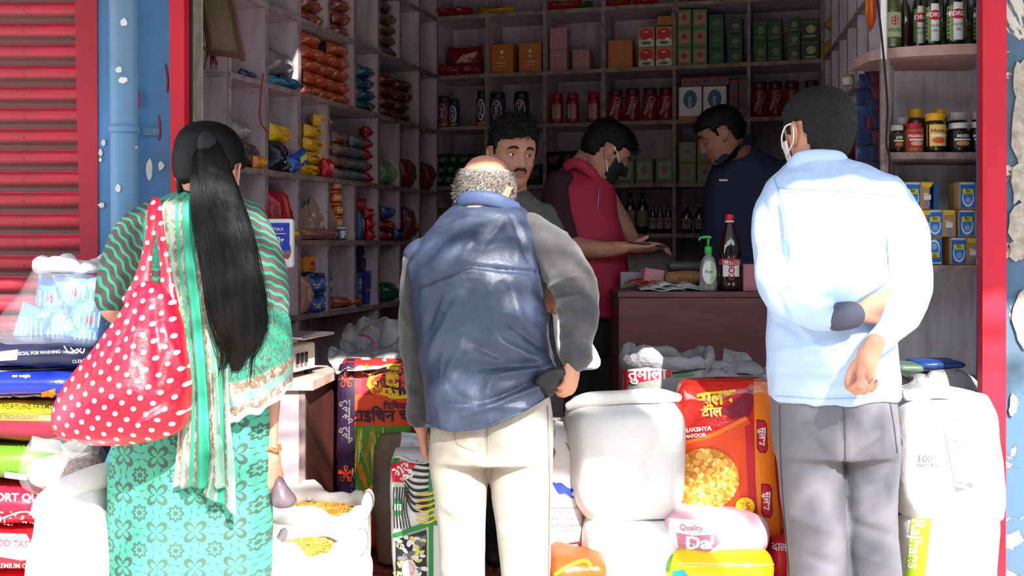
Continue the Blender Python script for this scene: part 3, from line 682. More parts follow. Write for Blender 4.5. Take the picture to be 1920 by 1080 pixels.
part('vest_hem_seam', tube([P(x, y+2, 2.90-.075*math.sin(PI*(x-795)/260)) for x, y in ((800, 795), (840, 797), (880, 793), (930, 780), (980, 760), (1030, 737))], [.006]*6, n=8, sub=5), M_VEST, vest, True)
part('collar', tube([P(858, 392, 3.10), P(866, 376, 3.05), P(895, 371, 3.02), P(935, 377, 3.02), P(968, 392, 3.06)], [(.010, .021)]*5, n=12, sub=5, ref=(0, 0, 1)), mat('vest_collar_cloth', '3c4a6a', .6, bump=.4, bscale=60), man, True)
me = fuse([ptube(la, n=22)], .0065, 3); wrinkle(me, .006, (10, 10, 9), creases=[(765, 560, 800, 600, 6, -6), (760, 650, 800, 670, 6, 5), (762, 720, 798, 740, 6, -5)]); omesh('sleeve', me, M_FLEECE, man)
me = fuse([ptube(ra, n=24)], .0065, 3); wrinkle(me, .006, (10, 10, 9), creases=[(1015, 545, 1090, 520, 6, 14), (1025, 562, 1105, 545, 5, -14), (1035, 590, 1075, 568, 6, 12), (1000, 500, 1025, 565, 6, -12), (1045, 612, 1110, 600, 7, 8), (1050, 628, 1110, 640, 6, -8), (1010, 440, 1050, 500, 8, 7)]); omesh('sleeve', me, M_FLEECE, man)
part('sleeve_cuff', ptube([(1081, 655, 2.912, 31), (1080, 668, 2.908, 30)], n=22), M_FLEECE, man, True)
def jeans_fn(t, b, co):
    n = t.noise(co, 5, 6, .6); n2 = t.noise(co, 120, 3, .6)
    c = t.mix(t.ramp(n, [(.35, (0, 0, 0)), (.7, (1, 1, 1))]), lin('b4b0aa'), lin('9c907e'))
    t.l.new(t.mix(t.math('MULTIPLY', n2, .25), c, lin('8b8378')), b.inputs['Base Color']); t.l.new(t.bump(n2, .15, .002), b.inputs['Normal'])
M_JEANS = mat('beige_faded_cotton', 'a8a49f', .85, fn=jeans_fn)
me = fuse([rings(hips, n=48)]+[ptube(L+[(L[-1][0], 1290, 2.95, L[-1][3]*.9)], n=24) for L in legs], .008, 5)
wrinkle(me, .0035, (6, 6, 4), creases=[(912, 790, 912, 860, 4, -8), (840, 840, 905, 870, 8, 6), (1020, 830, 930, 870, 9, -6), (830, 950, 900, 970, 10, 6), (940, 980, 1025, 975, 9, -7), (950, 1005, 1030, 1000, 9, 7), (830, 960, 900, 1040, 9, -6)])
trs = omesh('trousers', me, M_JEANS, man)
p = Print([trs]); sm_ = mat('beige_seam', '8f8578', .9); p.band([(912, 795), (913, 825), (912, 856)], 2, sm_); p.band([(850, 800), (856, 830), (890, 846)], 1.5, sm_); p.band([(1026, 760), (1030, 900), (1028, 1079)], 2, sm_); p.poly([(976, 742), (981, 742), (982, 756), (977, 756)], M_BLACKMASK); p.build('seam', man)
for L in legs: c = P(L[-1][0], 0, 2.95); shoe(c.x, 3.0, 0, 0, M_SHOE, man)
def fringe(x, y, z):
    top = sstep(.088, .072, .83*z-.56*y)
    return man_hair(.04, .0, -.078)(x, y, z)*top if (y < .03) else man_hair(.04, .0, -.078)(x, y, z)*top*(1 if abs(x) > .05 else 0)
hair = part('hair', xf(head_local(60, 6, face=False, grow=.007, hair=fringe), Mh), M_GREY, man, True)
blades(Mh, fringe, 5200, .016, .0009, lambda p, n: n*.12+Vector((p.x*3, -.3, -1)), .006, mat('silver_hair_strand', '8c8680', .6, col2='6b645f', vscale=90), 'loose_grey_hair', hair, jitter=.3)
E = lambda x, y, z: Mh @ Vector((x, y, z))
band_strap([E(.076, .010, .022), E(.092, -.010, .022), E(.098, -.026, .0), E(.094, -.020, -.03), E(.078, .02, -.06)], .0016, mat('dark_red_cord', '4c1d1c', .7), 'mask_strap', man)
mask_part(Mh, M_BLACKMASK, man)

# ------------------------------------------------------------------ woman in the green kurta (left)
man = thing('person', 'woman seen from behind with long black ponytail in green printed tunic and scarf', 'person', (P(365, 0, 2.85).x, 2.85, 0))
Mh = HM(P(392, 324, 2.86), yaw=-2, pitch=-10, s=.98)
sh = [pring(362, 428, 352, 2.87, .05), pring(318, 448, 368, 2.87, .075), pring(282, 480, 390, 2.87, .09), pring(272, 500, 425, 2.86, .10), pring(278, 500, 490, 2.85, .11), pring(285, 485, 570, 2.85, .105), pring(280, 488, 640, 2.85, .11), pring(252, 500, 730, 2.85, .13), pring(216, 506, 830, 2.85, .15), pring(208, 508, 930, 2.85, .155), pring(206, 510, 1080, 2.85, .155), pring(203, 513, 1150, 2.85, .155)]
la = [(305, 408, 2.87, 38), (262, 440, 2.86, 44), (240, 490, 2.85, 46), (222, 540, 2.85, 40)]
ra = [(460, 410, 2.87, 36), (487, 470, 2.86, 38), (504, 540, 2.85, 38), (505, 610, 2.86, 32), (506, 660, 2.87, 26)]
body = head_parts(Mh)+[ptube([(392, 300, 2.87, 34), (394, 345, 2.87, 33), (394, 375, 2.87, 40)]), inner(sh, .8)]
body += [ptube([(a, b, c, r*.66) for a, b, c, r in la]+[(214, 572, 2.85, 28), (236, 590, 2.87, 25), (285, 600, 2.93, 20), (330, 560, 2.98, 15)], n=20)]
body += [ptube([(a, b, c, r*.66) for a, b, c, r in ra]+[(508, 740, 2.87, 18), (509, 800, 2.86, 13), (509, 845, 2.85, 11.5), (511, 862, 2.85, 13)], n=20)]
body += hand(P(511, 860, 2.85), (.08, .05, -1), (.8, -.6, 0), thumb=-1, s=.8, curl=((25, 30, 20),)*4, tdir=(-.2, .3, -1))
body += hand(P(330, 556, 2.985), (.5, -.3, .8), (.3, .8, 0), thumb=1, s=.8, curl=((40, 70, 40),)*4)
for x in (300, 415): c = P(x, 0, 2.85); body.append(tube([(c.x, 2.85, .6), (c.x, 2.85, .08)], [.06, .04]))
omesh('body', fuse(body, .005, 4), M_SKIN_A, man)
def wave_fn(c1, c2, ang, fx, fz, amp):
    def fn(t, b, co):
        s = t.sep(co); ca, sa = math.cos(ang), math.sin(ang)
        u = t.math('ADD', t.math('MULTIPLY', s[0], ca), t.math('MULTIPLY', s[2], -sa)); v = t.math('ADD', t.math('MULTIPLY', s[0], sa), t.math('MULTIPLY', s[2], ca))
        v = t.math('ADD', v, t.math('MULTIPLY', s[1], .6))
        wob = t.math('MULTIPLY', t.math('SINE', t.math('MULTIPLY', u, fx)), amp)
        wob = t.math('ADD', wob, t.math('MULTIPLY', t.noise(co, 9, 2), .03))
        f = t.math('FRACT', t.math('MULTIPLY', t.math('ADD', v, wob), fz))
        m = t.ramp(f, [(.0, (0, 0, 0)), (.58, (0, 0, 0)), (.64, (1, 1, 1)), (.92, (1, 1, 1)), (.98, (0, 0, 0))])
        e = t.ramp(f, [(.52, (0, 0, 0)), (.57, (1, 1, 1)), (.62, (0, 0, 0))])
        c = t.mix(m, lin(c1), lin(c2)); c = t.mix(t.math('MULTIPLY', e, .6), c, lin('3d4a42'))
        t.l.new(c, b.inputs['Base Color']); t.l.new(t.bump(t.noise(co, 40, 4), .15, .004), b.inputs['Normal'])
    return fn
M_WAVE_R = mat('green_wave_print', '6fbfa0', .8, fn=wave_fn('574a42', '35957a', .12, 190, 42, .0022))
M_WAVE_L = mat('green_wave_print_slanted', '6fbfa0', .8, fn=wave_fn('4a413b', '338f74', 1.0, 150, 44, .003))
def motif_fn(t, b, co):
    s = t.sep(co); k = 10.6
    def cell(ox, oz):
        u = t.math('SUBTRACT', t.math('FRACT', t.math('ADD', t.math('MULTIPLY', s[0], k), ox)), .5); v = t.math('SUBTRACT', t.math('FRACT', t.math('ADD', t.math('MULTIPLY', s[2], k), oz)), .5)
        r = t.math('SQRT', t.math('ADD', t.math('MULTIPLY', u, u), t.math('MULTIPLY', v, v))); a = t.math('ARCTAN2', v, u); return r, a
    def band(x, lo, hi, e=.015):
        n = t.add('ShaderNodeMapRange', interpolation_type='SMOOTHSTEP'); t.put(n.inputs[0], x); n.inputs[1].default_value = lo-e; n.inputs[2].default_value = lo+e
        n2 = t.add('ShaderNodeMapRange', interpolation_type='SMOOTHSTEP'); t.put(n2.inputs[0], x); n2.inputs[1].default_value = hi-e; n2.inputs[2].default_value = hi+e
        return t.math('SUBTRACT', n.outputs[0], n2.outputs[0])
    r, a = cell(0, 0)
    pet = t.math('MULTIPLY', t.math('ABSOLUTE', t.math('SINE', t.math('MULTIPLY', a, 2))), .27)
    q = t.math('SUBTRACT', r, t.math('ADD', pet, .10)); m1 = band(q, -.13, .0)
    hole = band(t.math('SUBTRACT', r, t.math('ADD', pet, .0)), -.12, -.05)
    m1 = t.math('SUBTRACT', m1, hole, clamp=True)
    r2, a2 = cell(.5, .5)
    pet2 = t.math('MULTIPLY', t.math('COSINE', t.math('MULTIPLY', a2, 8)), .03)
    m2 = band(t.math('SUBTRACT', r2, pet2), .13, .215); m3 = band(r2, .0, .07); m4 = band(r2, .40, .44)
    m = t.math('MAXIMUM', t.math('MAXIMUM', m1, m2), t.math('MAXIMUM', m3, t.math('MULTIPLY', m4, t.math('MULTIPLY_ADD', t.math('SINE', t.math('MULTIPLY', a2, 12)), .5, .7, clamp=True))))
    c = t.mix(m, lin('48a287'), lin('3c3a32')); c = t.mix(t.math('MULTIPLY', t.noise(co, 6, 3), .3), c, lin('5fbfa2'))
    t.l.new(c, b.inputs['Base Color']); t.l.new(t.bump(t.noise(co, 30, 4), .15, .004), b.inputs['Normal'])
M_MOTIF = mat('green_flower_print', '369579', .8, fn=motif_fn)
def paisley_fn(t, b, co):
    n = t.noise(co, 14, 2, .5, 2.5); s = t.math('SINE', t.math('MULTIPLY', n, 60)); m = t.ramp(s, [(.55, (0, 0, 0)), (.75, (1, 1, 1))])
    t.l.new(t.mix(m, lin('2f9c7c'), lin('45605a')), b.inputs['Base Color'])
M_PAIS = mat('green_scroll_print', '2f9c7c', .8, fn=paisley_fn)
zs = P(0, 660, 2.85).z
me = fuse([rings(sh, n=60)], .0075, 4)
wrinkle(me, .0035, (5, 5, 2.5), creases=[(300, 640, 230, 830, 14, -8), (480, 700, 495, 1000, 12, -8), (300, 860, 290, 1080, 14, 7), (460, 860, 470, 1080, 14, 8), (390, 900, 400, 1080, 16, -7)])
kur = omesh('tunic', me, M_MOTIF, man); me.materials.append(M_WAVE_R); me.materials.append(M_PAIS)
ce = np.empty(len(me.polygons)*3); me.polygons.foreach_get('center', ce); ce = ce.reshape(-1, 3)
cx = 960+F*ce[:, 0]/ce[:, 1]; idx = np.where(ce[:, 2] > zs, 1, 0); idx[(ce[:, 2] > P(0, 500, 2.85).z) & (cx < 372)] = 2
me.polygons.foreach_set('material_index', idx.astype(np.int32)); me.update()
me = fuse([ptube(la+[(216, 556, 2.85, 36)], n=24)], .0065, 3); wrinkle(me, .003, (8, 8, 6), creases=[(200, 470, 290, 500, 7, 7), (195, 510, 270, 540, 6, -7), (260, 400, 300, 470, 6, -8), (215, 430, 270, 420, 8, 6)]); omesh('sleeve', me, M_WAVE_L, man)
me = fuse([ptube(ra, n=24)], .0065, 3); wrinkle(me, .003, (8, 8, 6), creases=[(480, 560, 540, 590, 7, 7), (470, 600, 535, 560, 6, -7), (500, 500, 540, 520, 6, -5)]); omesh('sleeve', me, M_WAVE_R, man)
# scarf: sheets with their own lengthwise bands
def sheet(name, L, R, m, parent, nu=40, nv=90, folds=3, amp=.012, ph=0, th=.0025, widen=True):
    """L, R: lists of (px,py,Y) down the two edges"""
    a = catmull(L, max(2, nv//(len(L)-1))); b = catmull(R, max(2, nv//(len(R)-1))); n = min(len(a), len(b)); V = []; UV = []
    for j in range(n):
        p = P(*a[int(j*(len(a)-1)/(n-1))]); q = P(*b[int(j*(len(b)-1)/(n-1))])
        for i in range(nu):
            u = i/(nu-1); c = p.lerp(q, u); k = amp*(.4+.6*j/n)*math.sin(2*PI*folds*u+ph+1.2*math.sin(j*.03)); V.append((c.x, c.y+k, c.z)); UV.append((u, j/(n-1)))
    Fc = [(j*nu+i, (j+1)*nu+i, (j+1)*nu+i+1, j*nu+i+1) for j in range(n-1) for i in range(nu-1)]
    me = mesh(V, Fc, m, True); uv = me.uv_layers.new(name='UVMap')
    uv.data.foreach_set('uv', [c for l in me.loops for c in UV[l.vertex_index]])
    o = mk(name, me, parent); s = o.modifiers.new('s', 'SOLIDIFY'); s.thickness = th; return o
def scarf_fn(bands, wave=0.0):
    def fn(t, b, co):
        uv = t.add('ShaderNodeTexCoord').outputs['UV']; s = t.sep(uv); u = s[0]
        if wave: u = t.math('ADD', u, t.math('MULTIPLY', t.math('SINE', t.math('MULTIPLY', s[1], 70)), wave))
        c = t.ramp(u, [(p, lin(k)) for p, k in bands], 'CONSTANT')
        orn = t.ramp(t.noise(t.map(co, sc=(1, 1, .8)), 60, 3, .7), [(.46, (0, 0, 0)), (.54, (1, 1, 1))])
        brown = t.ramp(s[0], [(p, (1, 1, 1) if k in ('7d6656', '7b6a5c') else ((.35, .35, .35) if k == '74a893' else (0, 0, 0))) for p, k in bands], 'CONSTANT')
        c = t.mix(t.math('MULTIPLY', orn, t.math('MULTIPLY', brown, .8)), c, lin('b0ab98'))
        if not wave:
            z_ = t.math('SINE', t.math('MULTIPLY', t.noise(co, 13, 2, .5, 2.2), 55)); c = t.mix(t.math('MULTIPLY', t.ramp(z_, [(.5, (0, 0, 0)), (.7, (1, 1, 1))]), t.ramp(s[0], [(0, (1, 1, 1)), (.6, (1, 1, 1)), (.62, (0, 0, 0))])), c, lin('5f5a4c'))
        t.l.new(c, b.inputs['Base Color'])
    return fn
M_SC1 = mat('scarf_banded', '369579', .75, fn=scarf_fn([(0, 'c4cbbb'), (.03, '7d6656'), (.12, '74a893'), (.2, '7b6a5c'), (.26, '369579'), (.33, '7b6a5c'), (.40, '369579'), (.50, '2f9c7c'), (.62, '2b4a40'), (.64, '7d6656'), (.76, '74a893'), (.97, 'c4cbbb')], .008))
M_SC2 = mat('scarf_end_bands', '369579', .75, fn=scarf_fn([(0, '2f9c7c'), (.45, '369579'), (.62, '7d6656'), (.74, '74a893'), (.84, '7d6656'), (.93, 'cfe3d8')]))
sc = sheet('scarf', [(318, 370, 2.80), (303, 395, 2.755), (312, 500, 2.73), (325, 600, 2.725), (336, 720, 2.70), (332, 820, 2.67), (324, 915, 2.66)], [(392, 362, 2.79), (398, 400, 2.75), (398, 500, 2.73), (408, 600, 2.72), (416, 720, 2.70), (426, 820, 2.67), (432, 915, 2.66)], M_SC1, man, folds=3.4, amp=.010)
sheet('scarf_end', [(395, 700, 2.69), (398, 800, 2.675), (392, 880, 2.67), (380, 925, 2.67)], [(428, 690, 2.68), (432, 790, 2.665), (440, 880, 2.66), (444, 965, 2.66)], M_SC1, sc, folds=1.5, amp=.012, ph=2)
# drape over the right arm: bands run along its lower edge
a = [(398, 640, 2.70), (420, 700, 2.68), (425, 760, 2.68), (432, 800, 2.68)]; 
def drape(parent):
    top = [(400, 600, 2.74), (450, 590, 2.73), (500, 575, 2.755), (535, 585, 2.80), (545, 600, 2.86)]
    mid = [(408, 690, 2.70), (455, 690, 2.69), (505, 670, 2.72), (540, 655, 2.79), (550, 650, 2.87)]
    bot = [(425, 800, 2.69), (455, 785, 2.69), (495, 770, 2.71), (538, 735, 2.78), (549, 715, 2.88)]
    T, Mi, B = catmull(top, 12), catmull(mid, 12), catmull(bot, 12); n = len(T); nv = 36; V = []; UV = []
    for i in range(n):
        c = catmull([T[i], Mi[i], B[i]], nv//2)
        for j, q in enumerate(c):
            u = i/(n-1); v = j/(len(c)-1); p = P(*q); k = .010*math.sin(9*u+5*v)*v+.007*math.sin(23*u-7*v)*v; V.append((p.x, p.y+k, p.z+.004*math.sin(26*u)*v)); UV.append((v, u))
    m = len(c); Fc = [(i*m+j, i*m+j+1, (i+1)*m+j+1, (i+1)*m+j) for i in range(n-1) for j in range(m-1)]
    me = mesh(V, Fc, M_SC2, True); uv = me.uv_layers.new(name='UVMap'); uv.data.foreach_set('uv', [c for l in me.loops for c in UV[l.vertex_index]])
    o = mk('scarf_drape', me, parent); s = o.modifiers.new('s', 'SOLIDIFY'); s.thickness = .0025
drape(sc)
# hair: cap, ponytail, loose strands
def fem(x, y, z):
    lim = .05 if y > .06 else (.022+(-.040-.022)*sstep(-.03, -.075, y)); return sstep(lim-.01, lim+.004, z)
hv = head_local(60, 6, face=False, grow=.013, hair=fem, W=1.05)
hair = part('hair', xf(([(x, y*(1+.08*max(0, z)/.1), z+.010*max(0, z)/.1) for x, y, z in hv[0]], hv[1]), Mh), M_HAIR, man, True)
pony = [(389, 268, 2.775, 18), (394, 305, 2.725, 33), (403, 360, 2.70, 44), (418, 430, 2.69, 53), (434, 510, 2.685, 54), (443, 570, 2.68, 54), (450, 620, 2.68, 47), (446, 655, 2.68, 27), (442, 690, 2.68, 10)]
pv = ptube(pony, n=40, sub=8, flat=.42, ref=(0, 1, 0)); me = mesh(*pv, M_HAIR, True)
co = co_of(me); ang = np.arctan2(co[:, 1]-2.69, (co[:, 0]+.75)); n_ = no_of(me); wv = vnoise(co, (260, 80, 4), 2)*.0022+vnoise(co, (90, 30, 2), 5)*.004; put_co(me, co+n_*wv[:, None]); mk('ponytail', me, hair)
rnd = random.Random(5); V, Fc = [], []
cen = catmull(pony, 8)
for k in range(520):
    a = rnd.uniform(0, 2*PI); i0 = rnd.randrange(0, 30); i1 = min(len(cen)-1, i0+rnd.randrange(22, 50)); drift = rnd.gauss(0, .10); last = None; rr = rnd.uniform(.97, 1.05); ext = rnd.uniform(0, 30)
    for i in range(i0, i1+1, 3):
        x, y, Yc, r = cen[i]; t = (i-i0)/max(1, i1-i0); r = max(r, 30 if i > 52 else 0)*(rr+drift*t*t); c = P(x+r*math.cos(a), y+(ext*t if i1 > 58 else 0), Yc); c.y += -LN(r, Yc)*.42*math.sin(a)
        w = .0009*(1-.6*t); q = len(V); V += [c+Vector((-w, 0, 0)), c+Vector((w, 0, 0))]
        if last is not None: Fc.append((last, last+1, q+1, q))
        last = q
part('loose_strand', (V, Fc), M_HAIR, hair)['kind'] = 'stuff'
part('hair_band', ptube([(387, 262, 2.775, 17), (389, 272, 2.757, 18)], n=20), M_BLACKMASK, hair, True)
for sx in (-1, 1):   # locks behind the ears
    E = lambda x, y, z: Mh @ Vector((sx*x, y, z))
    part('side_lock', tube([E(.062, -.03, .02), E(.062, -.045, -.03), E(.060, -.04, -.075), E(.056, -.04, -.10)], [.012, .011, .008, .003], n=12), M_HAIR, hair, True)
c = P(509, 841, 2.85); me = mesh(*tube([c+Vector((.022*math.cos(a), .022*math.sin(a), .004*math.sin(3*a))) for a in [2*PI*i/24 for i in range(25)]], [.006]*25, n=8, sub=1, ends=False), mat('red_bead_bangle', 'b3302a', .35, col2='d9874a', vscale=160), True); mk('bangle', me, man)
for x in (300, 415): c = P(x, 0, 2.85); shoe(c.x, 2.9, 0, 0, M_SHOE, man); part('trouser_leg', tube([(c.x, 2.85, .5), (c.x, 2.85, .09)], [.085, .06], n=16), M_MOTIF, man, True)

# ------------------------------------------------------------------ young man looking out (behind the stooping man)
man = thing('person', 'young man with moustache and tall dark hair looking out over the grey haired head', 'person', (P(955, 0, 3.78).x, 3.78, FL))
Mh = HM(P(961, 291, 3.74), yaw=180+21, pitch=-3, roll=-3, s=.98)
sh = [pring(935, 985, 352, 3.80, .055), pring(905, 1012, 376, 3.80, .08), pring(882, 1034, 400, 3.80, .1), pring(876, 1040, 440, 3.80, .11), pring(884, 1034, 520, 3.8, .11), pring(888, 1030, 640, 3.8, .11), pring(886, 1030, 740, 3.8, .12)]
arm = [(1018, 402, 3.80, 24), (1042, 450, 3.78, 23), (1058, 510, 3.68, 21), (1052, 530, 3.5, 18), (1042, 535, 3.34, 16)]
body = head_parts(Mh)+[ptube([(957, 320, 3.77, 30), (957, 365, 3.79, 31)]), inner(sh), ptube([(a, b, c, r*.75) for a, b, c, r in arm]+[(1040, 535, 3.27, 14)])]
body += hand(P(1040, 532, 3.25), (-.15, -.45, -.8), (-.35, -.9, .3), thumb=-1, s=.78, curl=((45, 60, 30), (50, 62, 30), (55, 62, 30), (60, 62, 30)), tdir=(-.5, -.3, -.7))
armL = [(898, 402, 3.80, 24), (884, 450, 3.80, 22), (880, 520, 3.78, 20), (884, 600, 3.7, 17)]
body += [ptube([(a, b, c, r*.75) for a, b, c, r in armL]+[(886, 640, 3.68, 12)])]+hand(P(886, 645, 3.67), (.05, -.1, -1), (-1, 0, 0), s=.85)
for x in (930, 990): c = P(x, 0, 3.8); body.append(tube([(c.x, 3.8, .8), (c.x, 3.8, FL+.06)], [.08, .04]))
omesh('body', fuse(body, .0042, 3), M_SKIN_B, man)
M_GSHIRT = mat('grey_green_shirt', '4a4c4a', .85, var=.2, vscale=20, bump=.3, bscale=60)
me = fuse([rings(sh, n=40), ptube(arm, n=18), ptube(armL, n=18)], .009, 3); wrinkle(me, .003, (9, 9, 7)); omesh('shirt', me, M_GSHIRT, man)
M_DTROU = mat('dark_trousers', '24232a', .85, bump=.2, bscale=90)
def trouser(xs, Yc, ytop, man, z0=FL, r=.085, hd=.11):
    a, b = min(xs), max(xs); hp = [pring(a-28, b+28, ytop, Yc, hd), pring(a-30, b+30, ytop+70, Yc, hd)]
    cs = [P(x, ytop+60, Yc) for x in xs]
    me = fuse([rings(hp, n=32)]+[tube([c, (c.x, c.y, (c.z+z0)/2), (c.x, c.y, z0+.08)], [r, r*.85, r*.7], n=18) for c in cs], .011, 3); wrinkle(me, .003, (7, 7, 4)); omesh('trousers', me, M_DTROU, man)
trouser((930, 990), 3.8, 735, man)
for x in (930, 990): shoe(P(x, 0, 3.8).x, 3.74, FL, PI, M_SHOE, man)
hr = man_hair(.056, -.0, -.06)
def tall(v):
    x, y, z = v
    if z > .04: k = (z-.04)/.07; k = min(k, 1.2); return (x*(1+.10*k), y+.012*k+.006*math.sin(40*x), z+.024*k+.004*math.sin(55*x+3)*k)
    return v
hv = head_local(60, 6, face=False, grow=.009, hair=hr); hv = ([tall(v) for v in hv[0]], hv[1])
hair = part('hair', xf(hv, Mh), M_HAIR, man, True)
blades(Mh, lambda x, y, z: hr(x, y, z) if z > .05 else 0, 3200, .026, .0012, lambda p, n: n*.8+Vector((.2, .4, .3)), .010, M_HAIR, 'tousled_hair', hair, jitter=.45, warp=tall)
blades(Mh, lambda x, y, z: hr(x, y, z) if z <= .06 else 0, 1500, .009, .0007, lambda p, n: n*.5+Vector((0, -.4, -.6)), .008, M_HAIRMATTE, 'cropped_sides', hair, seed=4)
def eyes(M, man, sk, gaze=(0, 0), ye=.0655):
    for sx in (-1, 1):
        c = Vector((sx*.031, ye, -.002)); uvs = lathe([(.0125*math.sin(PI*i/12)+1e-4, -.0125*math.cos(PI*i/12)) for i in range(13)], 20)
        o = part('eye', xf(uvs, M @ Matrix.Translation(c)), M_EYEW, man, True)
        g = Vector((gaze[0], 1, gaze[1])).normalized(); ir = lathe([(.0001, .0022), (.003, .0018), (.0055, .0)], 18)
        part('iris', xf(ir, M @ Matrix.Translation(c+g*.0113) @ g.to_track_quat('Z', 'Y').to_matrix().to_4x4()), M_IRIS, o, True)
        up = [M @ (c+Vector((x, .0125*math.cos(x*60)-.001-abs(x)*.12, .0045*math.cos(x*95)+.0005))) for x in (-.0145, -.008, 0, .008, .0145)]
        part('upper_eyelid', tube([p+(M.to_3x3() @ Vector((0, -.001, .0035))) for p in up], [(.003, .0045)]*5, n=10, sub=4), sk, man, True)
        part('lash_line', tube(up, [.0011]*5, n=6, sub=4), M_LID, man, True)
        lo = [M @ (c+Vector((x, .0115*math.cos(x*60)-abs(x)*.12, -.0058*math.cos(x*95)))) for x in (-.0135, -.007, 0, .007, .0135)]
        part('lower_eyelid', tube(lo, [.0022]*5, n=8, sub=4), sk, man, True)
        br = [(sx*.012, .0925, .018), (sx*.024, .0955, .0235), (sx*.038, .0895, .0235), (sx*.050, .079, .017)]
        part('eyebrow', tube([M @ Vector(p) for p in br], [(.0035, .0015), (.0045, .0018), (.0038, .0015), (.0018, .001)], n=8, sub=4, ref=(0, 1, 0)), M_HAIR, man, True)
eyes(Mh, man, M_SKIN_B, gaze=(-.30, .05))
part('lips', join(xf(tube([(-.021, .087, -.0665), (-.010, .0985, -.0625), (0, .101, -.0645), (.010, .0985, -.0625), (.021, .087, -.0665)], [.0022, .0042, .0042, .0042, .0022], n=10), Mh), xf(tube([(-.020, .087, -.0675), (-.009, .0985, -.0715), (0, .101, -.0725), (.009, .0985, -.0715), (.020, .087, -.0675)], [.002, .0045, .0052, .0045, .002], n=10), Mh)), M_LIP, man, True)
part('moustache', xf(tube([(-.026, .084, -.062), (-.014, .0975, -.0525), (0, .102, -.051), (.014, .0975, -.0525), (.026, .084, -.062)], [(.002, .0012), (.0042, .0025), (.0034, .002), (.0042, .0025), (.002, .0012)], n=10), Mh), M_HAIRMATTE, man, True)

# ------------------------------------------------------------------ shopkeeper in the pink vest
Y = 4.4
man = thing('person', 'shopkeeper in a crimson vest and black face mask looking down at a phone', 'person', (P(1105, 0, Y).x, Y, FL))
Mh = HM(P(1136, 286, 4.38), yaw=-82, pitch=-30, s=1.0)
sh = [pring(1062, 1118, 306, 4.44, .065), pring(1040, 1136, 326, 4.44, .1), pring(1026, 1150, 352, 4.43, .14), pring(1020, 1158, 400, 4.42, .16), pring(1030, 1168, 450, 4.42, .16), pring(1042, 1176, 510, 4.41, .155), pring(1050, 1176, 560, 4.41, .15), pring(1056, 1172, 594, 4.41, .145)]
ar = [(1052, 362, 4.36, 28), (1052, 410, 4.33, 27), (1064, 450, 4.30, 22)]
body = head_parts(Mh)+[ptube([(1122, 288, 4.40, 32), (1100, 318, 4.42, 34), (1090, 345, 4.43, 40)]), inner(sh), ptube([(a, b, c, r*.8) for a, b, c, r in ar]+[(1085, 464, 4.26, 19), (1130, 468, 4.22, 16), (1170, 464, 4.2, 12)])]
body += hand(P(1168, 463, 4.2), (1, .05, -.1), (-.05, -.3, -1), thumb=1, s=.95, curl=((8, 12, 10),)*4, tdir=(.8, -.2, .4), tcurl=5)
body += [ptube([(1130, 370, 4.50, 26), (1170, 430, 4.5, 20), (1190, 462, 4.42, 15), (1200, 462, 4.36, 13)])]+hand(P(1200, 462, 4.36), (.9, -.4, .05), (0, .3, 1), thumb=1, s=.9, curl=((20, 30, 20),)*4)
for x in (1085, 1140): c = P(x, 0, 4.41); body.append(tube([(c.x, 4.41, .8), (c.x, 4.41, FL+.06)], [.08, .04]))
omesh('body', fuse(body, .0048, 4), M_SKIN_C, man)
M_PINK = mat('crimson_vest_cloth', 'a3213f', .75, var=.12, vscale=8, bump=.3, bscale=50, bdist=.004)
me = fuse([rings(sh, n=48)], .009, 3); wrinkle(me, .005, (7, 7, 5), creases=[(1100, 330, 1120, 440, 7, -6), (1060, 520, 1170, 500, 7, 6), (1050, 470, 1160, 480, 8, -8), (1120, 400, 1165, 440, 8, 6)]); omesh('vest', me, M_PINK, man)
part('collar', tube([P(1062, 312, 4.36), P(1082, 306, 4.33), P(1112, 326, 4.32), P(1126, 346, 4.36)], [(.014, .022)]*4, n=12, sub=5, ref=(0, 0, 1)), M_PINK, man, True)
part('zip', tube([P(1122, 352, 4.285), P(1122, 372, 4.27), P(1120, 392, 4.262)], [.003]*3, n=6), mat('zip_metal', '8d8488', .4, metal=.8), man, True)
M_MAROON = mat('maroon_tshirt', '33141f', .85, bump=.2, bscale=60)
me = fuse([ptube([(1052, 352, 4.36, 33), (1050, 400, 4.33, 34), (1058, 440, 4.305, 31)], n=22)], .009, 3); wrinkle(me, .003, (9, 9, 7)); omesh('short_sleeve', me, M_MAROON, man)
trouser((1092, 1138), 4.41, 590, man, r=.09)
for x in (1092, 1138): shoe(P(x, 0, 4.41).x, 4.36, FL, PI+.5, M_SHOE, man)
hr = man_hair(.050, .0, -.045)
def tall2(v):
    x, y, z = v
    if z > .02 : k = min((z-.02)/.08, 1); return (x*(1+.05*k), y*(1+.06*k)+.004*k, z+.010*k)
    return v
hv = head_local(60, 6, face=False, grow=.011, hair=hr); hair = part('hair', xf(([tall2(v) for v in hv[0]], hv[1]), Mh), M_HAIR, man, True)
blades(Mh, lambda x, y, z: hr(x, y, z) if z > .04 else 0, 1800, .032, .0011, lambda p, n: n*.6+Vector((0, 1.1, .0)), .012, M_HAIR, 'combed_hair', hair, jitter=.2, warp=tall2)
mask_part(Mh, M_BLACKMASK, man, top=-.012, rear=.030)
E = lambda x, y, z: Mh @ Vector((x, y, z))
for sx in (-1, 1):
    for q in ([(sx*.080, .006, .022), (sx*.082, .03, .004), (sx*.072, .056, -.02)], [(sx*.078, .000, -.032), (sx*.076, .012, -.05), (sx*.068, .034, -.075)]): band_strap([E(*p) for p in q], .002, M_WHITESTRAP, 'mask_strap', man)
eyes(Mh, man, M_SKIN_C, gaze=(0, -.5))
ph = thing('phone', 'dark phone lying across the shopkeeper\'s outstretched palm', 'phone', tuple(P(1212, 462, 4.22)))
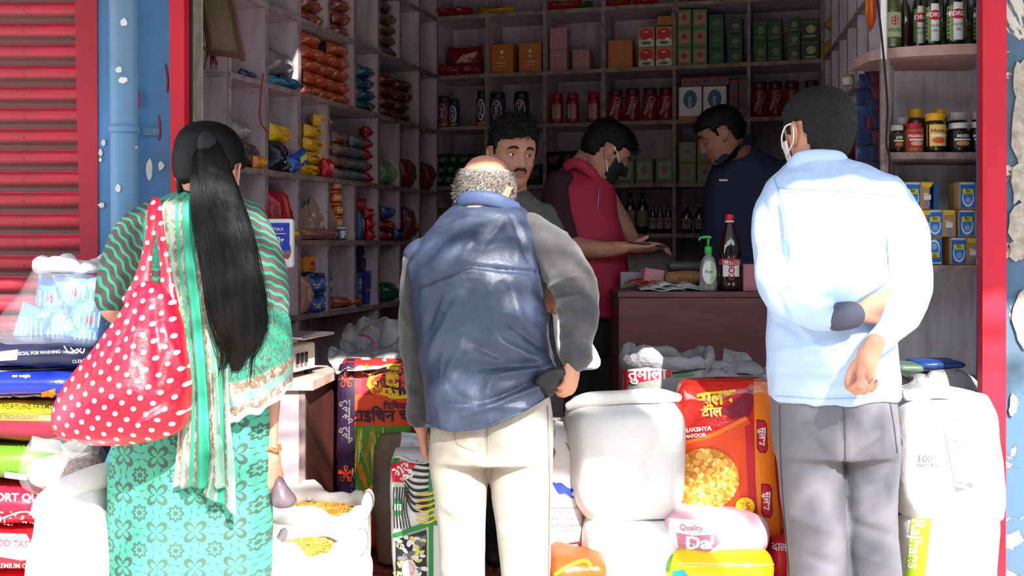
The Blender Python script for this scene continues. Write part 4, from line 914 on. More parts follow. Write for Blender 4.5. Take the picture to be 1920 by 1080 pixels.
part('phone_body', xf(boxv(-.075, .075, -.036, .036, -.004, .004, .003), Matrix.Translation(P(1214, 459, 4.22)) @ Matrix.Rotation(.12, 4, 'Y')), mat('phone_black', '121216', .3), ph)
part('screen', xf(boxv(-.068, .068, -.032, .032, .0042, .005), Matrix.Translation(P(1214, 459, 4.22)) @ Matrix.Rotation(.12, 4, 'Y')), mat('screen_glass', '0a0a10', .08), ph)

# ------------------------------------------------------------------ man in the navy jacket, head bowed
Y = 4.7
man = thing('person', 'dark haired man in a navy jacket behind the counter, head bowed to the left', 'person', (P(1420, 0, Y).x, Y, FL))
Mh = HM(P(1351, 252, 4.62), yaw=84, pitch=-24, s=1.0)
sh = [pring(1368, 1418, 278, 4.72, .07), pring(1348, 1452, 296, 4.72, .1), pring(1334, 1486, 320, 4.72, .14), pring(1322, 1510, 360, 4.72, .16), pring(1316, 1524, 430, 4.7, .165), pring(1314, 1520, 520, 4.7, .165), pring(1320, 1510, 600, 4.7, .16), pring(1330, 1500, 660, 4.7, .15)]
ar = [(1478, 330, 4.62, 34), (1500, 410, 4.58, 32), (1480, 490, 4.5, 26), (1420, 520, 4.44, 22)]
body = head_parts(Mh)+[ptube([(1362, 262, 4.64, 30), (1385, 295, 4.70, 32)]), inner(sh), ptube([(a, b, c, r*.75) for a, b, c, r in ar]+[(1400, 524, 4.42, 12)])]+hand(P(1400, 524, 4.42), (-1, -.1, -.1), (0, -.3, 1), s=.9)
for x in (1385, 1450): c = P(x, 0, 4.7); body.append(tube([(c.x, 4.7, .8), (c.x, 4.7, FL+.06)], [.08, .04]))
omesh('body', fuse(body, .0048, 4), M_SKIN_B, man)
M_NAVY = mat('navy_jacket_cloth', '232a45', .8, var=.15, vscale=8, bump=.3, bscale=70, bdist=.004)
me = fuse([rings(sh, n=48), ptube(ar, n=20)], .010, 3); wrinkle(me, .005, (7, 7, 5)); omesh('jacket', me, M_NAVY, man)
part('collar', tube([P(1345, 300, 4.60), P(1362, 286, 4.58), P(1392, 268, 4.62), P(1412, 262, 4.70)], [(.014, .026)]*4, n=12, sub=5, ref=(0, 0, 1)), M_NAVY, man, True)
part('chest_emblem', boxv(*(lambda p: (p.x-.02, p.x+.016, p.y-.003, p.y, p.z-.006, p.z+.002))(P(1357, 337, 4.578))), M_WHITESTRAP, man)
trouser((1385, 1450), 4.7, 655, man)
for x in (1385, 1450): shoe(P(x, 0, 4.7).x, 4.64, FL, PI, M_SHOE, man)
hr = man_hair(.050, -.002, -.05)
hair = part('hair', xf(head_local(60, 6, face=False, grow=.012, hair=hr), Mh), M_HAIR, man, True)
blades(Mh, hr, 2200, .018, .0010, lambda p, n: n*.4+Vector((0, .6, -.1)), .010, M_HAIRMATTE, 'combed_hair', hair, jitter=.3)
eyes(Mh, man, M_SKIN_B, gaze=(0, -.5))

# ================================================================== GOODS IN THE FOREGROUND
def plastic(name, c, rough=.35, **k): return mat(name, c, rough, **({'bump': .35, 'bscale': 28, 'bdist': .006} | k))
M_WOVEN = mat('white_woven_sack', 'd6d3d0', .6, var=.06, vscale=6, bump=.25, bscale=26, bdist=.008)
M_CLEAR = mat('clear_plastic', 'f2f4f6', .12, alpha=.10, bump=.8, bscale=26, bdist=.01, spec=.8)
M_GREYPLAS = mat('grey_plastic', '9a999c', .35, var=.2, vscale=9, bump=.9, bscale=22, bdist=.015)
ink = {k: mat('ink_'+n, k, .5) for k, n in dict(c21c2c='red', e8e6e2='white', f3c417='yellow', e8791d='orange', _1='', **{'1c1c1e': 'black', '2438a8': 'blue', '1f8a3c': 'green', '7d1430': 'maroon', 'a9c92a': 'lime', '6f6d70': 'grey', '2a1633': 'purple', 'f0a8b4': 'pink', 'd8d46a': 'straw', '5c8f2a': 'leaf', 'e84a1c': 'vermilion', 'b98a2a': 'ochre', '2aa0d8': 'sky', '232338': 'navy', 'd9a441': 'lentil', 'c47a24': 'lentil_dark', 'f1c777': 'lentil_light'}).items() if not k.startswith('_')}
def upright(name, label, cat, secs, m, group=None, n=80, sub=7, pw=3.2, amp=.006, sc=(6, 6, 5), creases=(), top=None, seed=0):
    """standing sack; secs (pxl, pxr, py, Y, hd); top: 'open' leaves the mouth open"""
    c = P((secs[-1][0]+secs[-1][1])/2, secs[-1][2], secs[-1][3])
    o = thing(name, label, cat, tuple(c), 0, group)
    vf = rings([pring(a, b, y, Yc, hd) for a, b, y, Yc, hd in secs], n=n, sub=sub, pw=pw)
    if top == 'open': vf = (vf[0], vf[1][:-2]+[vf[1][-1]])
    me = mesh(*vf, m, True); off = (seed*3.7)
    co = co_of(me); nn = no_of(me); d = amp*(1-2*np.abs(vnoise(co, sc, off)))+amp*.5*vnoise(co, tuple(3*s for s in sc), off); put_co(me, co+nn*d[:, None])
    if creases: wrinkle(me, 0, (1, 1, 1), creases=creases)
    return o, mk('sack_body', me, o)
def rim(o, sec, r, m, name='rolled_rim', rag=.25, flat=1.6, seed=1, n=64):
    a, b, y, Yc, hd = sec; c = P((a+b)/2, y, Yc); hw = LN((b-a)/2, Yc); rnd = random.Random(seed); ph = [rnd.uniform(0, 6) for _ in range(3)]
    pts = []; rr = []
    for i in range(n+1):
        t = 2*PI*i/n; w = math.sin(3*t+ph[0])*.5+math.sin(7*t+ph[1])*.3+math.sin(13*t+ph[2])*.2
        cs, sn = math.cos(t), math.sin(t)
        pts.append((c.x+hw*math.copysign(abs(cs)**.75, cs), Yc+hd*math.copysign(abs(sn)**.75, sn), c.z+r*rag*w*2)); q = r*(1+.35*w); rr.append((q, q*flat))
    return part(name, tube(pts, rr, n=12, sub=1, ref=(0, 0, 1), ends=False), m, o, True)
def lying(name, label, cat, l, r, t, b, Yc, D, m, group=None, seed=0, amp=.006, tilt=0.0, pw=3.5):
    """filled bag lying flat, long side across the view"""
    c = P((l+r)/2, (t+b)/2, Yc-D/2); hx, hz = LN((r-l)/2, Yc-D/2), LN((b-t)/2, Yc-D/2); n, k = 56, 40; V = []
    o = thing(name, label, cat, (c.x, Yc, c.z-hz), 0, group)
    secs = [-1, -.97, -.9, -.75, -.45, 0, .45, .75, .9, .97, 1]; S = catmull([(q, (1-abs(q)**6)**.4) for q in secs], 4)
    for q, w_ in S:
        w_ = max(.12, w_)
        for i in range(n):
            a = 2*PI*i/n; cs, sn = math.cos(a), math.sin(a)
            y = D/2*(.35+.65*w_)*math.copysign(abs(cs)**(2/pw), cs); z = hz*w_*math.copysign(abs(sn)**(2/2.6), sn)
            V.append((c.x+q*hx, Yc+y, c.z+z+tilt*q*hx))
    m_ = len(S); Fc = [(j*n+i, j*n+(i+1) % n, (j+1)*n+(i+1) % n, (j+1)*n+i) for j in range(m_-1) for i in range(n)]+[tuple(reversed(range(n))), tuple((m_-1)*n+i for i in range(n))]
    me = mesh(V, Fc, m, True); co = co_of(me); nn = no_of(me); d = amp*(1-2*np.abs(vnoise(co, (8, 8, 8), seed*5.3)))+amp*.5*vnoise(co, (22, 22, 22), seed); put_co(me, co+nn*d[:, None])
    return o, mk('bag_body', me, o)
def crumple(name, label, cat, pts, m, seed=0, amp=.03, group=None, parent=None, th=.0012, part_name='crumpled_sheet', nu=46, nv=36, sc=(9, 9, 9)):
    """crumpled sheet over four corner points (px,py,Y) tl,tr,br,bl"""
    q = [P(*p) for p in pts]; c = (q[0]+q[1]+q[2]+q[3])/4; V = []
    o = parent or thing(name, label, cat, tuple(c-Vector((0, 0, .03))), 0, group)
    for j in range(nv):
        for i in range(nu):
            u, v = i/(nu-1), j/(nv-1); V.append(q[0].lerp(q[1], u).lerp(q[3].lerp(q[2], u), v))
    a = np.array([tuple(v) for v in V]); nrm = (q[1]-q[0]).cross(q[3]-q[0]).normalized()
    uu = np.array([[i/(nu-1), j/(nv-1)] for j in range(nv) for i in range(nu)])
    env = (.35+.65*np.sin(PI*uu[:, 0])**.5*np.sin(PI*uu[:, 1])**.5)
    d = amp*(1-2*np.abs(vnoise(a, sc, seed)))*env+amp*.5*(1-2*np.abs(vnoise(a, tuple(2.3*s for s in sc), seed+4)))
    a += np.array(tuple(nrm))*d[:, None]; a[:, 0] += .4*amp*vnoise(a, sc, seed+9); a[:, 2] += .5*amp*vnoise(a, sc, seed+12)
    Fc = [(j*nu+i, (j+1)*nu+i, (j+1)*nu+i+1, j*nu+i+1) for j in range(nv-1) for i in range(nu-1)]
    me = mesh([tuple(v) for v in a], Fc, m, True); ob = mk(part_name, me, o)
    s = ob.modifiers.new('s', 'SOLIDIFY'); s.thickness = th
    return o, ob
def gob(cx, cy, rx, ry, n, rnd): return [(cx+rx*math.cos(2*PI*i/n)*rnd.uniform(.8, 1.15), cy+ry*math.sin(2*PI*i/n)*rnd.uniform(.8, 1.15)) for i in range(n)]

# ---- left heap ----------------------------------------------------------------
o, b = lying('flour_sack', 'red and white sack lying at the very bottom of the left heap', 'sack', -260, 96, 996, 1082, 3.12, .46, plastic('red_pack', 'cf2430'), seed=1)
p = Print([b]); p.poly([(-20, 1000), (92, 1004), (90, 1046), (40, 1050), (-20, 1040)], ink['e8e6e2']); p.text('GOOD TASTE', 20, 1020, 12, ink['c21c2c'], .05, .02); p.poly([(48, 1000), (96, 1000), (96, 1030), (60, 1022)], ink['c21c2c']); p.text('PREMIUM QUALITY', 40, 1060, 9, ink['e8e6e2'], .02, .02); p.build('print', o)
o2, b2 = lying('rice_sack', 'hidden lowest sack under the red and white one', 'sack', -260, 98, 1084, 1300, 3.12, .46, plastic('red_pack', 'cf2430'), seed=2)
o2['label'] = 'red sack under the left heap, mostly below the picture edge'
o, b = lying('rice_sack', 'red sack with white dots and export lettering in the left heap', 'sack', -260, 100, 914, 997, 3.12, .46, plastic('red_pack2', 'd3203a'), seed=3)
p = Print([b]); p.text('EXPORT QUALITY', 42, 934, 15, ink['e8e6e2'], .02, .03, 1.05); rnd = random.Random(2)
for i in range(70): p.disc(rnd.uniform(0, 95), rnd.uniform(958, 990), 1.6, 1.6, ink['e8e6e2'], 6)
p.band([(0, 970), (50, 958), (98, 975)], 3, ink['f0a8b4']); p.text('FROM QUALITY', 45, 984, 8, ink['e8e6e2'], .05); p.build('print', o)
o, b = lying('rice_sack', 'green sack with dark curved stripes in the left heap', 'sack', -260, 86, 836, 914, 3.10, .44, plastic('green_pack', '5f8f22'), seed=4)
p = Print([b])
for i in range(9): p.band([(-10+i*9, 838), (2+i*9, 868), (-2+i*9, 905)], 2.6, ink['5c8f2a'])
p.poly([(10, 882), (52, 888), (50, 906), (8, 902)], ink['e8e6e2']); p.poly([(-20, 906), (80, 912), (80, 918), (-20, 914)], ink['f3c417']); p.build('print', o)
o, b = lying('lentil_sack', 'maroon sack with yellow lettered band in the left heap', 'sack', -260, 132, 752, 836, 3.10, .44, plastic('maroon_pack', '8c1f35'), seed=5, tilt=-.02)
p = Print([b]); p.poly([(-40, 750), (132, 752), (130, 776), (60, 777), (-40, 774)], ink['f3c417']); p.text('FORTUNE FARMER', 55, 764, 9, ink['1c1c1e'], .0, .02); p.poly([(-40, 776), (125, 779), (125, 790), (-40, 788)], ink['e8791d']); p.text('GUJRAT TECHNOLOGY', 22, 783, 7, ink['7d1430'], .0, .02); p.build('print', o)
o, b = lying('detergent_sack', 'bright blue sack with orange corner patch below the navy one in the left heap', 'sack', -260, 152, 690, 754, 3.08, .42, plastic('blue_pack', '1c2c9c', .28), seed=6, tilt=-.01)
p = Print([b]); p.band([(-10, 692), (70, 690), (140, 686)], 1.6, ink['e8e6e2']); p.band([(-10, 697), (70, 694), (140, 690)], 1.6, ink['e8e6e2']); p.text('net weight', 40, 706, 6, ink['e8e6e2']); p.poly([(-30, 742), (80, 738), (80, 752), (-30, 756)], ink['6f6d70']); p.poly([(78, 734), (104, 728), (104, 748), (78, 752)], ink['e8791d']); p.build('print', o)
o, b = lying('detergent_sack', 'navy sack with white writing topmost of the lying sacks in the left heap', 'sack', -260, 172, 638, 694, 3.08, .42, plastic('navy_pack', '20243f', .28), seed=7, tilt=-.015)
p = Print([b]); p.poly([(0, 660), (34, 656), (32, 674), (0, 676)], ink['e8e6e2']); p.text('SPECIAL FOR WASHING', 70, 662, 6, ink['e8e6e2'], -.05)
for k in range(3): p.band([(120+k*12, 650+k*3), (130+k*12, 662), (146+k*6, 655)], 2, ink['e8e6e2'])
p.text('CLEAN', 148, 676, 6, ink['e8e6e2'], -.1); p.build('print', o)
# clear bag of blue pouches on top
o, b = upright('pouch_bag', 'clear plastic bag of pale blue pouches with folded rim topping the left heap', 'bag', [(92, 186, 492, 3.08, .09), (70, 192, 520, 3.08, .12), (38, 204, 570, 3.08, .16), (22, 208, 615, 3.08, .18), (16, 206, 642, 3.08, .18), (40, 190, 655, 3.08, .14)], M_CLEAR, amp=.009, seed=2)
rim(o, (86, 190, 498, 3.08, .10), .022, mat('white_film', 'd4d6d8', .3, bump=.8, bscale=30, bdist=.01), rag=.25, flat=.9)
M_POUCH = plastic('blue_pouch', '3a6cb0', .3, col2='6f9fd4', vscale=14)
def pillow(w, h, d, nu=16, nv=12, seed=0, crimp=.06, amp=.12):
    V, Fc = [], []; rnd = random.Random(seed)
    for s in (1, -1):
        for j in range(nv+1):
            for i in range(nu+1):
                u, v = 2*i/nu-1, 2*j/nv-1; e = max(0, (1-abs(u)**3))**.6*max(0, (1-abs(v)**2.4))**.7
                q = noise.noise(Vector((u*2.2+seed*3.1, v*2.2, s*1.7)))*amp; y = s*d/2*e*(1+q*2.5)
                V.append((u*w/2*(1-.03*e*abs(v)), y+(.0006*s), v*h/2*(1-.07*(1-abs(u))*abs(v))))
    n = (nu+1)*(nv+1)
    for k in range(2):
        for j in range(nv):
            for i in range(nu):
                a = k*n+j*(nu+1)+i; f = (a, a+1, a+nu+2, a+nu+1); Fc.append(f if k else tuple(reversed(f)))
    return V, Fc
rnd = random.Random(8)
for i, (x, y, rz, ry) in enumerate([(60, 615, .1, .3), (95, 560, -.2, .1), (140, 548, .1, -.3), (120, 610, 0, .1), (168, 600, .2, -.2), (100, 632, 0, 1.4), (160, 636, 0, 1.5), (180, 560, .3, .1)]):
    c = P(x, y, 3.02+.02*(i % 2)); q = tag(part('pouch', xf(pillow(.09, .13, .045, seed=i), Matrix.Translation(c) @ Matrix.Rotation(ry, 4, 'Y') @ Matrix.Rotation(rz, 4, 'Z')), M_POUCH, None, True), ['pale blue pouch lowest at the left end inside the clear bag', 'pale blue pouch with red mark high left inside the clear bag', 'pale blue pouch with red mark high right inside the clear bag', 'pale blue pouch low in the middle of the clear bag', 'pale blue pouch with red mark at the right inside the clear bag', 'pale blue pouch lying flat at the bottom of the clear bag', 'pale blue pouch lying flat at bottom right of the clear bag', 'pale blue pouch uppermost at the right inside the clear bag'][i], 'pouch', 'blue pouches in the clear bag')
    pr = Print([q]); (pr.blob(gob(x, y, 5, 9, 8, rnd), ink['c21c2c']) if i in (1, 2, 4) else None); [pr.band([(x-18+g*9, y-14), (x-20+g*9, y+14)], 2.2, ink['e8e6e2']) for g in range(5)]; pr.build('print', q)
# puffed rice bag and white sack
M_RICE = mat('puffed_rice', 'e6d8cc', .9, col2='b79c8c', vscale=70, bump=1, bscale=90, bdist=.01)
o, b = upright('rice_bag', 'knotless clear bag half full of puffed rice on the white sack', 'bag', [(62, 160, 820, 2.93, .05), (56, 176, 842, 2.93, .08), (54, 190, 872, 2.93, .10), (60, 196, 898, 2.93, .10), (80, 190, 914, 2.93, .07)], M_CLEAR, amp=.008, seed=5)
me = mesh(*rings([pring(66, 178, 856, 2.93, .07), pring(60, 186, 874, 2.93, .09), pring(66, 192, 896, 2.93, .09), pring(85, 182, 910, 2.93, .06)], n=60, sub=6), M_RICE, True); wrinkle(me, .004, (30, 30, 30), ridge=False); q = mk('rice_filling', me, o); q['kind'] = 'stuff'
crumple('', '', '', [(60, 812, 2.90), (112, 826, 2.92), (122, 850, 2.88), (58, 846, 2.88)], M_CLEAR, parent=o, amp=.018, seed=3, part_name='open_mouth_film'); crumple('', '', '', [(110, 826, 2.93), (166, 812, 2.93), (176, 850, 2.88), (118, 850, 2.88)], M_CLEAR, parent=o, amp=.02, seed=6, part_name='open_mouth_film')
o, b = upright('white_sack', 'plain white sack with folded over mouth standing before the left heap', 'sack', [(112, 212, 905, 2.88, .10), (92, 214, 935, 2.86, .12), (88, 216, 985, 2.83, .13), (74, 216, 1060, 2.80, .14), (68, 216, 1200, 2.80, .15), (76, 212, 1335, 2.80, .14)], M_WOVEN, amp=.008, seed=1, creases=[(120, 960, 140, 1060, 10, -8), (180, 930, 200, 1040, 12, 7), (100, 990, 180, 1000, 8, 5)])
part('folded_mouth', ptube([(66, 962, 2.80, 10), (86, 944, 2.77, 22), (130, 918, 2.78, 26), (190, 893, 2.82, 24), (230, 884, 2.88, 20)], n=18, flat=.8), M_WOVEN, o, True)

# ---- polka dot bag ------------------------------------------------------------
def dots_fn(t, b, co):
    s = t.sep(co); k = 24.0; u = t.math('MULTIPLY', t.math('ADD', s[0], t.math('MULTIPLY', s[2], .25)), k); v = t.math('MULTIPLY', t.math('ADD', s[2], t.math('MULTIPLY', s[0], -.25)), k)
    def cell(ox):
        a = t.math('SUBTRACT', t.math('FRACT', t.math('ADD', u, ox)), .5); c = t.math('SUBTRACT', t.math('FRACT', t.math('ADD', v, ox)), .5)
        return t.math('SQRT', t.math('ADD', t.math('MULTIPLY', a, a), t.math('MULTIPLY', c, c)))
    d = t.math('MINIMUM', cell(0), cell(.5)); m = t.ramp(d, [(.125, (1, 1, 1)), (.15, (0, 0, 0))])
    t.l.new(t.mix(m, lin('d3122e'), lin('f3e6e6')), b.inputs['Base Color']); t.l.new(t.bump(t.noise(co, 26, 5, .6), .35, .008), b.inputs['Normal'])
M_DOTS = mat('red_polka_dot_nylon', 'd3122e', .38, fn=dots_fn, spec=.6)
o = thing('shoulder_bag', 'bulging red shoulder bag with white polka dots hanging behind the woman in green', 'bag', tuple(P(235, 828, 2.6)))
me = fuse([rings([pring(268, 290, 525, 2.66, .02), pring(250, 318, 548, 2.65, .035), pring(226, 334, 590, 2.64, .06), pring(190, 344, 640, 2.62, .085), pring(150, 350, 690, 2.61, .11), pring(118, 353, 740, 2.60, .12), pring(105, 350, 785, 2.60, .12), pring(118, 330, 812, 2.60, .10), pring(160, 270, 829, 2.60, .05)], n=60)], .0065, 3)
wrinkle(me, .0035, (9, 9, 5), creases=[(275, 540, 200, 700, 9, -9), (290, 550, 300, 720, 10, -7), (265, 560, 240, 700, 8, 7), (320, 640, 280, 760, 9, -6), (250, 790, 350, 720, 9, -7), (190, 640, 120, 770, 10, -5), (330, 760, 240, 812, 8, 7), (300, 600, 345, 700, 8, 6)]); omesh('bag_body', me, M_DOTS, o)
part('strap', ptube([(290, 378, 2.80, 9), (286, 384, 2.74, 10), (283, 430, 2.695, 9.5), (275, 480, 2.68, 10), (266, 530, 2.66, 18), (258, 565, 2.65, 30)], n=18, flat=.4), M_DOTS, o, True)
part('strap', ptube([(293, 378, 2.80, 9), (294, 384, 2.74, 9), (300, 430, 2.69, 8), (307, 480, 2.68, 8.5), (313, 530, 2.665, 13), (312, 575, 2.65, 24)], n=18, flat=.4), M_DOTS, o, True)

# ---- left counter with scale ---------------------------------------------------
M_MARBLE = mat('worn_marble_top', 'cbb3a8', .5, col2='a98a7c', vscale=9, bump=.3, bscale=50)
M_PANEL = mat('pale_pink_laminate', 'c9bcc6', .5, var=.08, vscale=4)
M_BROWNSIDE = mat('red_brown_panel', '4f2a24', .5, var=.35, vscale=7, stretch=(1, 1, .3))
o = thing('counter', 'short counter with marble top and red brown side at the left of the opening', 'counter', (-.8, 3.5, FL))
def quadslab(pts, z0, z1): n = len(pts); return [(x, y, z) for z in (z0, z1) for x, y in pts], [tuple(reversed(range(n))), tuple(range(n, 2*n))]+[(i, (i+1) % n, n+(i+1) % n, n+i) for i in range(n)]
xa, xb, xc = -1.0, P(587, 0, 3.45).x, P(653, 0, 3.9).x
part('marble_top', quadslab([(xa, 3.45), (xb, 3.45), (xc, 3.9), (xa, 3.9)], .772, .802), M_MARBLE, o)
xb2, xc2 = P(572, 0, 3.47).x, P(639, 0, 3.86).x
part('front_panel', quadslab([(xa+.02, 3.47), (xb2-.02, 3.47), (xb2-.02, 3.49), (xa+.02, 3.49)], FL, .771), M_PANEL, o)
part('corner_edge', quadslab([(xb2-.019, 3.468), (xb2, 3.468), (xb2, 3.49), (xb2-.019, 3.49)], FL, .771), M_EDGE, o)
part('side_panel', quadslab([(xb2-.019, 3.491), (xb2, 3.491), (xc2, 3.86), (xc2-.02, 3.86)], FL, .771), M_BROWNSIDE, o)
M_SCALE = mat('ivory_plastic', 'd9cdc2', .4, var=.06); M_SCALEW = mat('white_plastic', 'e6e2de', .35); M_STEEL = mat('brushed_steel', 'b9b4b0', .3, metal=.9)
o = thing('weighing_scale', 'ivory electronic weighing scale standing on the marble topped counter', 'scale', tuple(P(565, 695, 3.6)))
Y0 = 3.50
p1, p2 = P(505, 690, Y0), P(572, 640, Y0)
M_rot = Matrix.Translation((p2.x-.13, Y0+.09, 0)) @ Matrix.Rotation(-.28, 4, 'Z')
part('scale_base', xf(([(x*(1-.12*(z > 0)), y*(1-.12*(z > 0)), .825+z) for x, y, z in boxv(-.125, .125, -.10, .12, 0, .085, .008)[0]], boxv(-.125, .125, -.10, .12, 0, .085, .008)[1]), M_rot), M_SCALE, o)
for x in (-.09, .09):
    for y in (-.07, .09): part('rubber_foot', xf(lathe([(.014, .802), (.014, .826)], 12), M_rot @ Matrix.Translation((x, y, 0))), M_BLACKMASK, o)
part('pan_support', xf(boxv(-.07, .07, -.06, .06, .91, .935, .006), M_rot), M_SCALEW, o); part('weighing_pan', xf(boxv(-.15, .17, -.11, .13, .935, .944, .003), M_rot), M_STEEL, o)
for k in range(3): part('vent_slot', xf(boxv(.118, .1225, -.05+k*.03, -.035+k*.03, .85, .885), M_rot), M_BLACKMASK, o)
part('pan_tray', xf(boxv(-.12, .06, -.112, -.106, .944, .995, .002), M_rot), M_SCALEW, o)
pc = P(520, 600, 3.56); part('display_pole', lathe([(.012, .90), (.012, 1.2)], 12), M_SCALEW, o).location = (pc.x-pc.x*0+0, 0, 0)
bpy.data.objects['display_pole'].data.transform(Matrix.Translation((pc.x, 3.58, 0))); bpy.data.objects['display_pole'].location = (0, 0, 0)
da, db = P(486, 502, 3.55), P(549, 410, 3.55)
hd_ = part('display_head', boxv(da.x, db.x, 3.55, 3.59, da.z, db.z, .010), M_SCALEW, o); db2 = P(543, 418, 3.549)
part('display_panel', boxv(da.x+.006, db2.x, 3.5472, 3.551, P(0, 470, 3.55).z, db2.z), ink['2438a8'], hd_)
p = Print([hd_], 10); p.disc(538, 470, 8, 16, ink['6f6d70']); p.text('50 kg', 527, 480, 11, ink['c21c2c'], 0, .03); p.text('kg', 524, 428, 7, ink['e8e6e2']); p.build('print', hd_)
me_ = None
p = Print([bpy.data.objects['display_panel']], 10); p.text('MAX', 522, 430, 7, ink['e8e6e2']); p.band([(512, 438), (536, 438)], 1.2, ink['e8e6e2']); p.text('2g', 526, 450, 10, ink['e8e6e2'], 0, .03); p.build('panel_print', hd_)

# ---- sacks in the middle ------------------------------------------------------
o, b = upright('rice_sack', 'red and orange rice sack with green paddy picture beside the left counter', 'sack', [(648, 765, 676, 3.80, .07), (640, 772, 700, 3.80, .10), (638, 778, 780, 3.80, .12), (638, 778, 860, 3.80, .13), (640, 770, 905, 3.80, .13), (648, 760, 945, 3.80, .11), (655, 750, 1010, 3.80, .10)], plastic('dark_red_pack', 'b02a24', .4), pw=4.5, seed=3)
p = Print([b]); R_ = 12
p.poly([(664, 684), (776, 684), (776, 740), (664, 740)], ink['c21c2c']); p.poly([(664, 740), (776, 740), (776, 800), (664, 800)], ink['e84a1c']); p.poly([(662, 798), (776, 798), (774, 935), (664, 935)], ink['5c8f2a'])
rnd = random.Random(4)
for i in range(34):
    x = rnd.uniform(668, 770); y = rnd.uniform(800, 850); dx = rnd.uniform(-14, 18); p.band([(x, y), (x+dx*.4, y+30), (x+dx, min(925, y+rnd.uniform(50, 80)))], [2, rnd.uniform(3, 7), 1.5], rnd.choice([ink['a9c92a'], ink['d8d46a'], ink['b98a2a'], ink['5c8f2a'], ink['1f8a3c']]))
p.band([(668, 928), (700, 912), (716, 868), (712, 850)], [5, 9, 7, 3], ink['f3c417']); p.band([(668, 862), (680, 890), (688, 915)], [4, 10, 5], ink['e8791d'])
p.poly([(636, 676), (665, 676), (667, 950), (636, 950)], ink['2a1633'])
p.blob([(688, 722), (696, 700), (716, 688), (745, 684), (772, 690), (776, 740), (740, 748), (722, 742), (700, 738)], ink['f3c417']); p.blob([(692, 721), (700, 703), (718, 692), (745, 688), (774, 694), (776, 735), (742, 742), (724, 737), (704, 733)], ink['2a1633'])
p.text('तुली', 736, 714, 40, ink['e84a1c'], .02, .04); p.text('तुली', 736, 713, 38, ink['c21c2c'], .02, .005)
p.text('िपिमयम', 744, 762, 13, ink['2a1633'], 0, .02); p.text('टाईिचन चामल', 736, 780, 22, ink['2a1633'], 0, .03); p.text('तुली', 684, 695, 9, ink['f3c417'], -.3, .02)
for y, tx in ((716, ''), (790, 'तुलसी तुली'), (850, '')):
    if tx: p.text(tx, 650, y, 15, ink['6f6d70'], PI/2, .02)
for y in (712, 888):
    for a in range(5): t_ = 2*PI*a/5-PI/2; p.blob([(650, y), (650+11*math.cos(t_-.35), y+13*math.sin(t_-.35)), (650+13*math.cos(t_), y+16*math.sin(t_)), (650+11*math.cos(t_+.35), y+13*math.sin(t_+.35))], ink['e84a1c'], 3)
p.build('print', o)
# crumpled bags above it
crumple('plastic_bag', 'crumpled grey plastic bag spread over the red rice sack', 'bag', [(612, 652, 3.95), (762, 640, 3.95), (770, 688, 3.68), (628, 700, 3.68)], M_GREYPLAS, seed=2, amp=.03)
crumple('plastic_bag', 'grey plastic bag with magenta drawstring heaped behind the red rice sack', 'bag', [(640, 606, 4.1), (745, 592, 4.1), (765, 672, 3.9), (625, 672, 3.9)], mat('grey_plastic_dull', '8a8789', .4, var=.25, vscale=9, bump=.9, bscale=20, bdist=.015), seed=7, amp=.05)
part('drawstring', tube([P(676, 628, 3.9), P(690, 632, 3.87), P(700, 642, 3.86), P(698, 650, 3.87)], [.004]*4, n=6), mat('magenta_cord', '7c2c5c', .6), bpy.data.objects['plastic_bag.001'], True)
o, b = upright('plastic_bag', 'tall grey polythene bag leaning between the shelves and the stooping man', 'bag', [(720, 750, 598, 4.1, .03), (716, 772, 620, 4.1, .06), (712, 785, 660, 4.1, .09), (715, 790, 720, 4.1, .1), (716, 790, 880, 4.1, .1), (720, 786, 965, 4.1, .09)], M_GREYPLAS, amp=.012, seed=9, pw=2.4)
crumple('plastic_bag', 'white tissue paper sheet lying on top of the red rice sack', 'paper', [(655, 672, 3.86), (720, 664, 3.9), (728, 684, 3.66), (650, 694, 3.66)], mat('white_tissue', 'd8d4d6', .6), seed=12, amp=.014, part_name='tissue_sheet')
o, b = upright('pulse_sack', 'dull brown sack standing in the shade behind the striped pack', 'sack', [(712, 800, 812, 3.66, .06), (706, 806, 835, 3.66, .08), (704, 806, 900, 3.66, .1), (704, 806, 1000, 3.66, .1), (710, 800, 1045, 3.66, .09)], mat('brown_jute', '7a6a5c', .9, var=.3, bump=.5, bscale=120), seed=4)
crumple('plastic_bag', 'crumpled white film sticking up behind the striped pack', 'bag', [(752, 800, 3.5), (802, 806, 3.5), (806, 850, 3.4), (745, 842, 3.4)], mat('white_film', 'd4d6d8', .3), seed=15, amp=.03)
for i, (l, r, t, bb, c, lb) in enumerate(((648, 700, 938, 972, '8c2038', 'small red and white packet on the floor beside the left counter foot'), (676, 745, 925, 985, '5c4a40', 'dark brown crumpled plastic on the floor between counter and striped pack'), (690, 752, 960, 1010, '463832', 'black crinkled bag on the brick floor beside the striped pack'))):
    o, b = lying('floor_packet', lb, 'packet', l, r, t, bb, 3.62+.02*i, .14, plastic('floor_pack_%s' % c, c, .25, bscale=50, bump=.9, bdist=.012), seed=20+i, amp=.012)
    o.location.z = 0
    dz = P(0, bb, 3.55).z-FL-.0; b.location.z = 0
